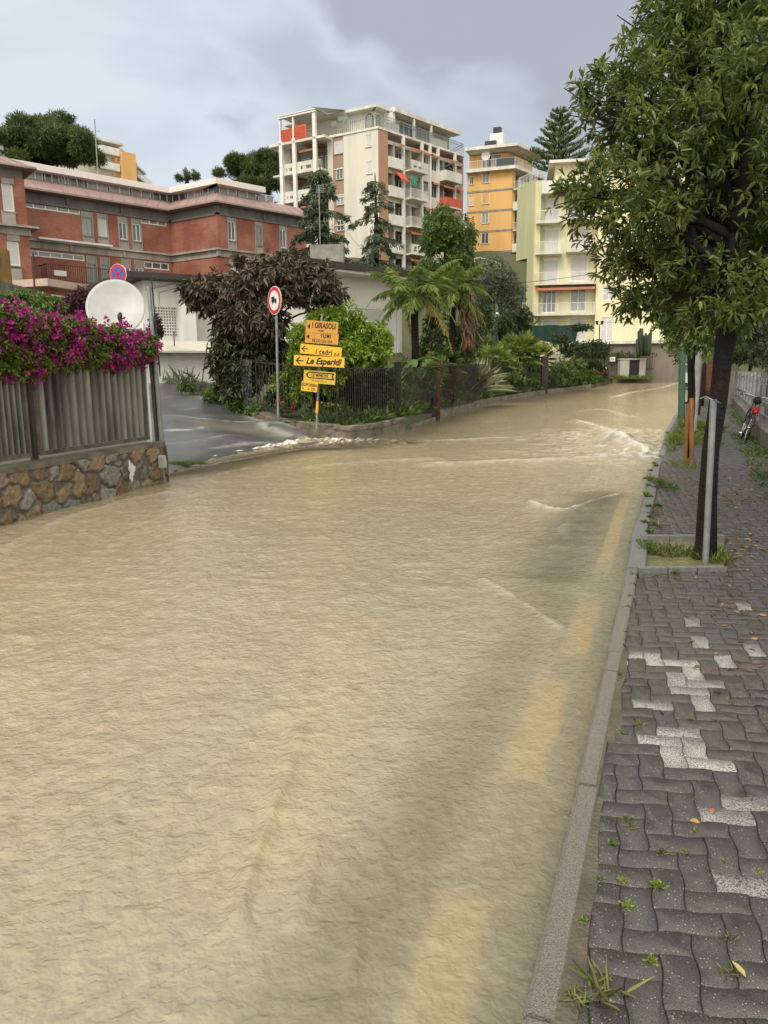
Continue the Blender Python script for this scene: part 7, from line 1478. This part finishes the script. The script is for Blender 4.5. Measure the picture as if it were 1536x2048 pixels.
# netting, lamp globe, railings on the slope
nt_ = thing('green_netting', 'dark green windbreak netting in front of the yellow building', 'netting', P(1090, 675, 66)); F = Fac(P(1018, 660, 62), P(1153, 665, 69)); V = []; n = 80; H0 = []
for i in range(n + 1):
    for j in range(9):
        u = F.L * i / n; f = j / 8; zt = F.uz(1018 + 135 * i / n, 650 + .7 * math.sin(i * .23))[1]; zb = F.uz(1018 + 135 * i / n, 668 + 12 * min(1, i / n * 1.6))[1] - .2; V.append(F.pt(u, zb + (zt - zb) * f, .12 * math.sin(i * .55 + f * 2) * (1 - f * .5) + .05 * math.sin(i * 1.7 + f * 5)))
mkn('cloth', V, [(i * 9 + j, (i + 1) * 9 + j, (i + 1) * 9 + j + 1, i * 9 + j + 1) for i in range(n) for j in range(8)], mat('green_net', (.012, .045, .035), .7, (.02, .07, .05), 2), nt_, True)
q = MB()
for i in range(7): F.box(q, F.L * i / 6 - .03, F.L * i / 6 + .03, F.uz(1018 + 22 * i, 690)[1], F.uz(1018 + 22 * i, 646)[1], -.15, -.1)
mk('posts', q, M['galv'], nt_) if False else [mk('post', (lambda qq: (F.box(qq, F.L * i / 6 - .03, F.L * i / 6 + .03, F.uz(1018 + 22 * i, 690)[1], F.uz(1018 + 22 * i, 646)[1], -.15, -.1), qq)[1])(MB()), M['galv'], nt_) for i in range(7)]
lg = thing('globe_lamp', 'white globe garden lamp on a short pole near the column cactus', 'lamp', P(994, 690, 46)); q = MB(); c = P(994, 630, 46); q.tube([P(994, 690, 46), c], .03, 6); mk('pole', q, M['dark'], lg)
V = []; 
import bmesh
bm = bmesh.new(); bmesh.ops.create_uvsphere(bm, u_segments=16, v_segments=10, radius=.15); me = bpy.data.meshes.new('globe'); bm.to_mesh(me); bm.free(); me.materials.append(M['white']); me.polygons.foreach_set('use_smooth', [True] * len(me.polygons)); link('globe', me, lg, c - wloc(lg))
rt = thing('double_lamp', 'black twin headed lamp post on the terrace of the yellow building', 'lamp', P(1199, 684, 70)); q = MB(); q.tube([P(1199, 684, 70), P(1199, 650, 70)], .05, 6); q.bar(P(1194, 649, 70), P(1204, 649, 70), .05); mk('pole', q, M['dark'], rt)
for x in (1194, 1204): q = MB(); q.tube([P(x, 649, 70), P(x, 642, 70)], [.10, .15], 8); mk('lamp_head', q, M['dark'], rt)
def simple_rail(label, pts, h, nposts, m=None, mids=2):
    t = thing('railing', label, 'railing', pts[0]); q = MB()
    for a, b in zip(pts[:-1], pts[1:]):
        for k in range(mids + 1): z = h * (1 - k / (mids + 1)); q.bar(a + Vector((0, 0, z)), b + Vector((0, 0, z)), .05)
        for i in range(nposts + 1): p = a.lerp(b, i / nposts); q.bar(p, p + Vector((0, 0, h)), .05)
    mk('rails', q, m or M['white'], t)
simple_rail('curved white railing of the ramp above the olive tree', [P(938, 545, 60), P(960, 543, 59), P(985, 550, 57), P(1001, 558, 56)], 1.0, 2)
rp_ = thing('ramp', 'dark ramp deck under the curved white railing', 'ramp', P(960, 555, 59)); q = MB()
pr = [P(925, 547, 61), P(960, 546, 59), P(985, 553, 57), P(1004, 562, 56)]
for a, b in zip(pr[:-1], pr[1:]): q.prism([a, b, b + Vector((1, 3, 0)), a + Vector((1, 3, 0))], (0, 0, -.5))
mk('deck', q, M['wet_concrete'], rp_)
simple_rail('white railing by the slope at the foot of the yellow side wall', [P(1003, 640, 62), P(1052, 643, 66)], 1.5, 6, mids=1)
# cables
def cable(label, pts, r=.012, sag=.02):
    q = MB(); out = []
    for a, b in zip(pts[:-1], pts[1:]):
        for i in range(12): f = i / 12; p = a.lerp(b, f); out.append(p - Vector((0, 0, sag * (b - a).length * 4 * f * (1 - f))))
    out.append(pts[-1]); q.tube(out, r, 5); tag(mk('overhead_cable', q, M['dark']), label, 'cable')
cable('thin overhead cable crossing in front of the yellow building balconies', [P(960, 572, 50), P(1240, 537, 68)], .018, .008)
cable('thin cable running low past the netting towards the lamp', [P(1000, 640, 60), P(1300, 644, 70)], .015, .004)
cable('diagonal cable across the cream wall of the apartment block', [P(687, 455, 88), P(745, 520, 60)], .015, .004)

# ================================================================ pavement furniture
gp_ = G(1363, 838, .03)
def taper_pole(name, label, a, b, r0, r1, m, cat='pole', cut=None, m2=None, n=14):
    t = thing(name, label, cat, a); q = MB(); a = Vector(a); b = Vector(b)
    if cut: c = a.lerp(b, cut); q.tube([a, c], [r0, r0 + (r1 - r0) * cut], n); mk('painted_base', q, m, t); q = MB(); q.tube([c, b], [r0 + (r1 - r0) * cut, r1], n); mk('shaft', q, m2, t)
    else: q.tube([a, b], [r0, r1], n); mk('shaft', q, m, t)
    return t
taper_pole('lamp_pole', 'green painted street pole at the kerb beyond the orange stakes', gp_, P(1366, 560, gp_.y), .115, .10, mat('green_paint', (.045, .105, .070), .5, (.035, .08, .055), 5), cut=.5, m2=mat('olive_pole', (.15, .18, .10), .7, (.10, .12, .07), 4))
wp = G(1384, 868, .03); taper_pole('white_pole', 'pale weathered pole leaning right behind the orange stakes', wp, P(1402, 640, wp.y - .3), .10, .085, mat('peeling_white', (.42, .42, .42), .6, (.22, .22, .22), 3))
OST = mat('orange_wood_stake', (.23, .095, .022), .6, (.14, .058, .015), 5, .3, 30)
def stake(label, a, b, w, m=OST): q = MB(); q.tube([a, b], w, 8); return tag(mk('tree_stake', q, m), label, 'stake', 'wooden tree stakes')
stake('left and shorter stake of the orange pair in front', G(1370, 927, .02), P(1376, 805, 13.2), .034); stake('right stake of the orange pair in front', G(1383, 931, .02), P(1383, 797, 12.95), .038)
q = MB(); c = P(1379, 806, 13.05); q.bar(c + Vector((-.09, 0, 0)), c + Vector((.09, .02, .02)), .02, .04); tag(mk('tree_tie', q, M['dark']), 'dark strap tying the pair of orange stakes together', 'strap')
a = G(1389, 858, .03); stake('tall orange stake leaning right behind the front pair', a, P(1404, 698, a.y - .6), .055)
a = G(1397, 830, .03); stake('thin dark stake behind the tall orange one', a, P(1412, 715, a.y), .045, M['bark'])
a = G(1411, 1127, .0); sp_ = thing('support_post', 'grey galvanised steel post leaning against the trunk of the big tree', 'post', a); q = MB(); b = P(1427, 799, a.y + .0); q.tube([a + Vector((0, 0, -.05)), b], .026, 14); mk('tube', q, M['galv'], sp_); q = MB(); q.tube([P(1400, 797, a.y - .10), P(1412, 793, a.y - .13), P(1425, 800, a.y - .17), P(1440, 806, a.y - .02)], .006, 5); mk('tie_wire', q, M['galv'], sp_)
# right hand parapet with guard rail
pw = thing('parapet_wall', 'low concrete parapet wall along the right of the pavement', 'wall', WALLR[1]); PWp = WALLR[:6]; q = MB()
V = []
for i, p in enumerate(PWp):
    a = PWp[max(i - 1, 0)]; b = PWp[min(i + 1, len(PWp) - 1)]; d = (b - a).normalized(); s = Vector((d.y, -d.x, 0)); V += [p + s * o + Vector((0, 0, z)) for o, z in ((0, -.3), (0, .40), (.02, .42), (.28, .42), (.30, .40), (.30, -1.4))]
k = 6; q.add(V, [(i * k + j, (i + 1) * k + j, (i + 1) * k + j + 1, i * k + j + 1) for i in range(len(PWp) - 1) for j in range(k - 1)]); mk('wall', q, mat('lichen_concrete', (.22, .20, .17), .8, (.10, .095, .08), 3, .6, 30), pw)
gr = thing('guard_rail', 'grey steel guard rail with round posts above the parapet wall', 'railing', WALLR[1]); wl = lerp_poly(WALLR[:5], .5)
def along(pts, dist):
    for a, b in zip(pts[:-1], pts[1:]):
        l = (b - a).length
        if dist <= l: return a.lerp(b, dist / l), (b - a).normalized()
        dist -= l
    return pts[-1], (pts[-1] - pts[-2]).normalized()
tot = sum((b - a).length for a, b in zip(WALLR[:4], WALLR[1:5])); q = MB()
for z0, hh in ((.52, .11), (.80, .11)):
    pr_ = [along(WALLR[:5], tot * i / 30) for i in range(31)]
    for (p, d), (p2, d2) in zip(pr_[:-1], pr_[1:]):
        s = Vector((d.y, -d.x, 0)) * .12; q.bar(p + s + Vector((0, 0, z0 + hh / 2)), p2 + s + Vector((0, 0, z0 + hh / 2)), .05, hh)
mk('beams', q, M['galv'], gr)
dd_ = 1.0
while dd_ < tot:
    p, d = along(WALLR[:5], dd_); s = Vector((d.y, -d.x, 0)) * .17; q = MB(); q.tube([p + s + Vector((0, 0, .3)), p + s + Vector((0, 0, 1.55))], .045, 8); mk('post', q, M['galv'], gr); dd_ += 2.1
q = MB(); pts = []
for i in range(500):
    p, d = along(WALLR[:5], 12 + (tot - 12.5) * i / 500); s = Vector((d.y, -d.x, 0)); a = i * .32; pts.append(p + s * (.17 + .10 * math.cos(a)) + Vector((0, 0, 1.42 + .06 * math.sin(a) - .12 * math.sin(i * .05) ** 2)))
q.tube(pts, .007, 4); mk('coiled_wire', q, M['galv'], gr)
bg = thing('corrugated_boundary', 'grey corrugated boundary fence beyond the guard rail', 'fence', P(1480, 790, 36)); F = Fac(P(1440, 770, 37), P(1600, 770, 30)); V = []; n = 260
for i in range(n + 1): V += [F.pt(F.L * i / n, -1, .03 * math.sin(i * .9)), F.pt(F.L * i / n, F.uz(1500, 742)[1], .03 * math.sin(i * .9))]
mkn('sheet', V, [(2 * i, 2 * i + 2, 2 * i + 3, 2 * i + 1) for i in range(n)], CORR, bg, True)
# bicycle
def bicycle(base, heading, lean):
    t = thing('bicycle', 'dark bicycle with red rear light leaning against the parapet on the pavement', 'bicycle', (0, 0, 0)); Rr = .335
    def part(nm, q, m, par=t, sm=True): return mk(nm, q, m, par, sm)
    X = lambda x, y, z: Vector((x, y, z))
    for cx in (0, 1.05):
        q = MB(); q.ring(X(cx, 0, Rr), (0, 1, 0), Rr - .02, .022, 32, 8); w = part('wheel', q, M['black']); q = MB(); q.ring(X(cx, 0, Rr), (0, 1, 0), Rr - .048, .010, 32, 5); part('rim', q, M['chrome'], w)
        q = MB(); q.tube([X(cx, -.05, Rr), X(cx, .05, Rr)], .022, 8)
        for i in range(20): a = i * .314; q.tube([X(cx, .02 * (-1) ** i, Rr), X(cx + (Rr - .05) * math.cos(a), 0, Rr + (Rr - .05) * math.sin(a))], .0022, 4, cap=False)
        part('spokes', q, M['chrome'], w); q = MB(); pts = [X(cx + (Rr + .03) * math.cos(a), 0, Rr + (Rr + .03) * math.sin(a)) for a in np.linspace(R(20 if cx else 35), R(150 if cx else 200), 14)]; q.tube(pts, .022, 6); part('mudguard', q, M['dark'])
    q = MB(); bb = X(.45, 0, .28); st = X(.30, 0, .74); hd = X(.86, 0, .80); hb = X(.90, 0, .62)
    for a, b, r in ((bb, st, .018), (bb, hb, .02), (st, hd, .018), (hd + X(-.01, 0, .03), hb, .022), (bb, X(0, .05, Rr), .011), (bb, X(0, -.05, Rr), .011), (st, X(0, .05, Rr), .010), (st, X(0, -.05, Rr), .010), (hb, X(1.05, .05, Rr), .013), (hb, X(1.05, -.05, Rr), .013)): q.tube([a, b], r, 8)
    part('frame', q, mat('bicycle_frame', (.03, .03, .045), .3)); q = MB(); q.tube([st, st + X(-.03, 0, .16)], .013, 8); q.tube([X(.12, 0, .925), X(.22, 0, .935), X(.36, 0, .93), X(.44, 0, .925)], [.085, .09, .045, .02], 10); part('saddle', q, M['black'])
    q = MB(); q.tube([hd, hd + X(-.03, 0, .18)], .014, 8); q.tube([X(.70, -.30, 1.0), X(.80, -.24, 1.02), X(.85, 0, 1.0), X(.80, .24, 1.02), X(.70, .30, 1.0)], .012, 8); part('handlebar', q, M['chrome'])
    for s in (-1, 1): q = MB(); q.tube([X(.72, .29 * s, 1.0), X(.60, .31 * s, .99)], .017, 8); part('grip', q, M['black']); q = MB(); q.tube([X(.78, .2 * s, .99), X(.70, .27 * s, .96)], .007, 5); part('brake_lever', q, M['chrome'])
    q = MB(); q.tube([X(.25, 0, .73), X(-.22, 0, .73)], .008, 6); q.bar(X(.22, .05, .73), X(-.22, .05, .73), .012); q.bar(X(.22, -.05, .73), X(-.22, -.05, .73), .012); q.tube([X(-.15, .06, .73), X(0, .06, Rr)], .007, 5); q.tube([X(-.15, -.06, .73), X(0, -.06, Rr)], .007, 5); part('luggage_rack', q, M['dark'])
    q = MB(); q.tube([X(-.24, 0, .70), X(-.20, 0, .70)], [.045, .05], 10); part('rear_light', q, mat('red_lens', (.5, .01, .02), .25)); q = MB(); q.box(X(-.02, 0, .76), (.3, .14, .07)); part('red_bag', q, mat('red_cloth', (.38, .02, .04), .7), sm=False)
    q = MB(); q.ring(X(.45, .04, .28), (0, 1, 0), .085, .008, 20, 5); q.bar(X(.45, .06, .28), X(.56, .06, .15), .012); q.bar(X(.45, -.06, .28), X(.34, -.06, .41), .012); q.bar(X(.52, .06, .15), X(.60, .14, .15), .02, .05); q.bar(X(.30, -.06, .41), X(.38, -.14, .41), .02, .05); part('crank', q, M['chrome'])
    t.location = base; t.rotation_euler = (Matrix.Rotation(heading, 3, 'Z') @ Matrix.Rotation(lean, 3, 'X')).to_euler(); return t
rb_ = G(1489, 885, .04); fb_ = G(1478, 874, .04); hd_ = math.atan2(fb_.y - rb_.y, fb_.x - rb_.x); bicycle(rb_, hd_, R(13))
# small truck beyond the trees
tk = thing('pickup_truck', 'white pickup truck with slatted tail board standing behind the stakes', 'truck', P(1388, 780, 57)); F = Fac(P(1358, 780, 57), P(1358, 780, 57) + Vector((2.12, -.86, 0))); z0 = P(1388, 782, 57).z; w = F.L; TW = mat('truck_white', (.62, .62, .60), .4, (.52, .52, .50), 3)
q = MB(); F.box(q, 0, w, z0 + .62, z0 + .75, -2.6, 0)
for i in range(4): F.box(q, 0, w, z0 + .78 + i * .15, z0 + .89 + i * .15, -.06, 0)
F.box(q, 0, .05, z0 + .75, z0 + 1.3, -2.6, -.07); F.box(q, w - .05, w, z0 + .75, z0 + 1.3, -2.6, -.07); mk('cargo_bed', q, TW, tk)
q = MB(); F.box(q, .1, w - .1, z0 + .5, z0 + 1.35, -4.4, -2.7); F.box(q, .2, w - .2, z0 + 1.95, z0 + 2.05, -4.2, -2.75)
for u in (.2, w - .28): F.box(q, u, u + .08, z0 + 1.35, z0 + 1.95, -4.1, -2.8)
mk('cab', q, TW, tk); q = MB(); F.box(q, .29, w - .29, z0 + 1.36, z0 + 1.94, -4.0, -2.85); mk('rear_window', q, M['glass'], tk); q = MB(); F.box(q, .1, w - .1, z0 + .30, z0 + .6, -.2, -.04); F.box(q, .4, w - .4, z0 + .35, z0 + .6, -4, -.25); mk('chassis', q, M['dark'], tk)
for u in (.08, w - .30): q = MB(); F.box(q, u, u + .2, z0 + .42, z0 + .56, -.03, .02); mk('tail_light', q, mat('tail_lens', (.35, .02, .02), .3), tk)
for u, o in ((.15, -.8), (w - .35, -.8), (.15, -3.6), (w - .35, -3.6)): q = MB(); c = F.pt(u + .1, z0 + .3, o); q.tube([c - F.d * .1, c + F.d * .1], .30, 16); mk('wheel', q, M['black'], tk)
# ================================================================ weeds, litter, loose leaves
gw_ = np.random.default_rng(4)
def tuft(n, L, g, up=1.0): D = g.normal(size=(n, 3)) * [.7, .7, .2] + [0, 0, up]; return g.normal(size=(n, 3)) * [L * .22, L * .22, 0.0], D, L * (.5 + .7 * g.random(n))
protos = []
for k, (n, L, up, wd, m) in enumerate(((34, .026, .5, .0045, GR), (70, .016, .4, .006, LY), (26, .045, 1.0, .004, GR), (60, .016, .4, .006, LM))):
    p, D, Ls = tuft(n, L, gw_, up); V, F_, nn = leaf_geo(p, D, Ls, wd, .3, .3, gw_); off0 = V.copy(); protos.append((V, F_, m, n))
WEEDS = [(1205, 1990, 2, 2.0), (1455, 1950, 0, 1.1), (1225, 1690, 3, 1.3), (1395, 1672, 1, 1.5), (1325, 1705, 0, 1.2), (1375, 1708, 1, 1.2), (1255, 1640, 3, 1.4), (1262, 1655, 0, 1.2), (1320, 1775, 1, 1.6), (1255, 1815, 1, 1.3), (1242, 1765, 1, 1.2), (1305, 1925, 1, 1.1), (1170, 1845, 3, 1.2), (1150, 2005, 0, 1.3),
         (1275, 1602, 1, 1.0), (1390, 1605, 1, 1.1), (1280, 1450, 0, 1.2), (1245, 1470, 3, 1.3), (1380, 1440, 1, 1.0), (1430, 1442, 1, 1.0), (1238, 1350, 3, 1.4), (1245, 1290, 3, 1.2), (1252, 1265, 1, 1.2), (1258, 1215, 3, 1.7), (1262, 1195, 1, 1.8), (1264, 1170, 3, 1.8), (1268, 1150, 0, 1.6), (1310, 1152, 3, 1.5), (1350, 1158, 3, 1.4), (1352, 1145, 0, 1.4), (1405, 1165, 3, 1.2),
         (1458, 1405, 1, 1.0), (1440, 1725, 1, 1.2), (1520, 1755, 1, 1.2), (1460, 1880, 0, 1.0), (1530, 1440, 1, 1.1), (1222, 1540, 3, 1.2), (1200, 1760, 3, 1.0), (1320, 1580, 1, .9), (1330, 1560, 1, 1.0), (1385, 1560, 1, 1.0)]
WEEDS += [(1300 + gw_.uniform(-12, 16), 925 + i * 9 + gw_.uniform(-5, 5), int(gw_.integers(0, 4)), gw_.uniform(1.8, 3.4)) for i in range(16)]
pm_ = {}
for i, (x, y, k, s) in enumerate(WEEDS):
    p = G(x, y, .022 if y > 1140 else .04); V, F_, m, n = protos[k]
    if k not in pm_:
        o = mkn('weed', V, F_, m, None, attrs=dict(rnd=np.repeat(gw_.random(n), 6))); pm_[k] = o
    else: o = pm_[k].copy(); COL.objects.link(o)
    o.location = p; o.scale = (s, s, s); o.rotation_euler = (0, 0, gw_.random() * 6.28); tag(o, 'small green weed sprouting from a joint of the paving', 'weed', 'weeds between the paving blocks')
def grass(name, label, cx, cy, rx, ry, n, L, m, z=.03, kind='stuff'):
    c = G(cx, cy, z); a = gw_.random(n) * 6.28; r = np.sqrt(gw_.random(n)); k = c.y / FPX; Pn = np.stack([c.x + np.cos(a) * r * rx * k, c.y + np.sin(a) * r * ry, np.full(n, z)], 1); D = gw_.normal(size=(n, 3)) * [.5, .5, .2] + [0, 0, 1]
    o = foliage(name, Pn, D, L * (.5 + .7 * gw_.random(n)), max(.006, L * .05), m, None, fold=.2, droop=.4); tag(o, label, 'grass', None, kind); return o
def strip_grass(name, label, pts, d0, d1, o0, o1, n, L, m):
    Pn = []
    for _ in range(n):
        p, d = along(pts, gw_.uniform(d0, d1)); u = gw_.random() ** 1.6; o = o0 + (o1 - o0) * u if abs(o0) < abs(o1) else o1 + (o0 - o1) * u
        if fbm(p.x * 2.1 + o * 1.5, p.y * 2.1, 3, 6) > .47: Pn.append((p.x + d.y * o, p.y - d.x * o, .03))
    Pn = np.array(Pn); tag(foliage(name, Pn, gw_.normal(size=(len(Pn), 3)) * [.6, .6, .2] + [0, 0, .9], L * (.4 + .8 * gw_.random(len(Pn))), L * .09, m, None, fold=.2, droop=.4), label, 'grass', None, 'stuff')
grass('pit_grass', 'tufts of grass standing in the flooded tree pit', 1330, 1105, 50, .22, 300, .09, GR, 0.0); grass('pit_grass', 'greener grass round the foot of the big trunk', 1420, 1115, 38, .25, 420, .09, LY, 0.0); grass('pit_weeds', 'leafy weeds at the left end of the tree pit', 1292, 1100, 16, .22, 260, .09, LM, 0.0)
strip_grass('kerb_grass', 'bushy light green grass at the kerb by the green pole', KERB2, .9, 5.5, .15, 1.2, 1300, .20, LY); grass('kerb_grass', 'yellowish grass behind the orange stakes', 1400, 858, 24, 1.2, 800, .26, LY, .03); grass('kerb_grass', 'weeds around the foot of the orange stakes', 1375, 932, 40, .5, 300, .07, LY, .03); grass('kerb_grass', 'dark straggly weeds near the kerb bend', 1322, 970, 9, .6, 300, .09, LM, .04)
strip_grass('wall_foot_weeds', 'ivy and weeds at the foot of the parapet on the right edge', WALLR[:5], 12, 22.5, -.45, .0, 2600, .12, LM); strip_grass('wall_foot_weeds', 'weeds along the parapet behind the bicycle', WALLR[:5], 24.5, 34, -.30, .0, 900, .12, LM); grass('verge_grass', 'mossy grass strip at the lip of the side road', 372, 929, 42, .12, 900, .07, LM, .04); grass('verge_grass', 'green weeds in front of the low concrete wall', 672, 868, 26, .25, 500, .22, LM, .05)
n = 1200; c = P(1262, 757, 69.2); Pn = np.stack([c.x + gw_.uniform(-1.9, 1.9, n), c.y + gw_.uniform(-.8, .6, n), np.full(n, c.z - .05)], 1); tag(foliage('verge_grass', Pn, gw_.normal(size=(n, 3)) * [.4, .4, .2] + [0, 0, 1], .4 * (.5 + .7 * gw_.random(n)), .03, LY, None), 'light green grass growing round the street cabinet base', 'grass', None, 'stuff')
# garden ground cover under the fences
n = 26000; xs = gw_.uniform(-2, 21, n); ys = np.interp(xs, [p.x for p in GL], [p.y for p in GL]) + .5 + 9 * gw_.random(n) ** 1.3; lim = np.interp(xs, [p.x for p in GL], [p.y for p in GL]); k_ = (ys > lim + .5) & (ys < lim + 10) & (fbm(xs * .9, ys * .9, 3, 14) > .40); xs, ys, lim = xs[k_], ys[k_], lim[k_]
tag(foliage('ground_cover', np.stack([xs, ys, cap(H(xs, ys), ys, lim) - .02], 1), gw_.normal(size=(len(xs), 3)) * [.6, .6, .2] + [0, 0, .8], .30 * (.5 + gw_.random(len(xs))), .09, LM, None), 'low green ground cover over the sloping garden', 'ground cover', None, 'stuff')
# fallen leaves on the pavement
n = 330; Pn = []; 
for cx, cy, sx_, sy_, m_ in ((1480, 985, 30, 25, 130), (1510, 930, 20, 14, 70), (1500, 1080, 26, 20, 60), (1470, 1250, 60, 80, 40), (1440, 1150, 60, 30, 30)):
    for _ in range(m_): p = G(cx + gw_.normal() * sx_, cy + gw_.normal() * sy_, .04); Pn.append((p.x, p.y, float(zpave(p.x, p.y)) + .006))
Pn = np.array(Pn); D = gw_.normal(size=(len(Pn), 3)) * [1, 1, .06]
tag(foliage('leaf_litter', Pn, D, .05, .02, leafmat('fallen_leaf', (.09, .035, .02), (.36, .22, .09), .5, .05), None, fold=.1, droop=.05), 'scattered brown and red fallen leaves on the wet pavement', 'leaf litter', None, 'stuff')
def one_leaf(px, py, L, w, ang_, m, label): p = G(px, py, .03); V, F_, n = leaf_geo(np.array([[p.x, p.y, .034]]), np.array([[math.cos(ang_), math.sin(ang_), .05]]), L, w, .15, .05, np.random.default_rng(2)); tag(mkn('fallen_leaf', V, F_, m, None, attrs=dict(rnd=np.full(6, .5))), label, 'leaf')
one_leaf(1492, 1958, .06, .020, 1.75, mat('yellow_leaf', (.50, .38, .14), .5), 'pale yellow fallen leaf lying alone at bottom right'); one_leaf(1418, 1624, .022, .016, .2, mat('pink_leaf', (.42, .14, .09), .5), 'small reddish leaf fragment beside the white block'); one_leaf(1400, 1648, .035, .02, 2.6, mat('ochre_leaf', (.33, .20, .05), .5), 'curled ochre leaf below the reddish fragment')
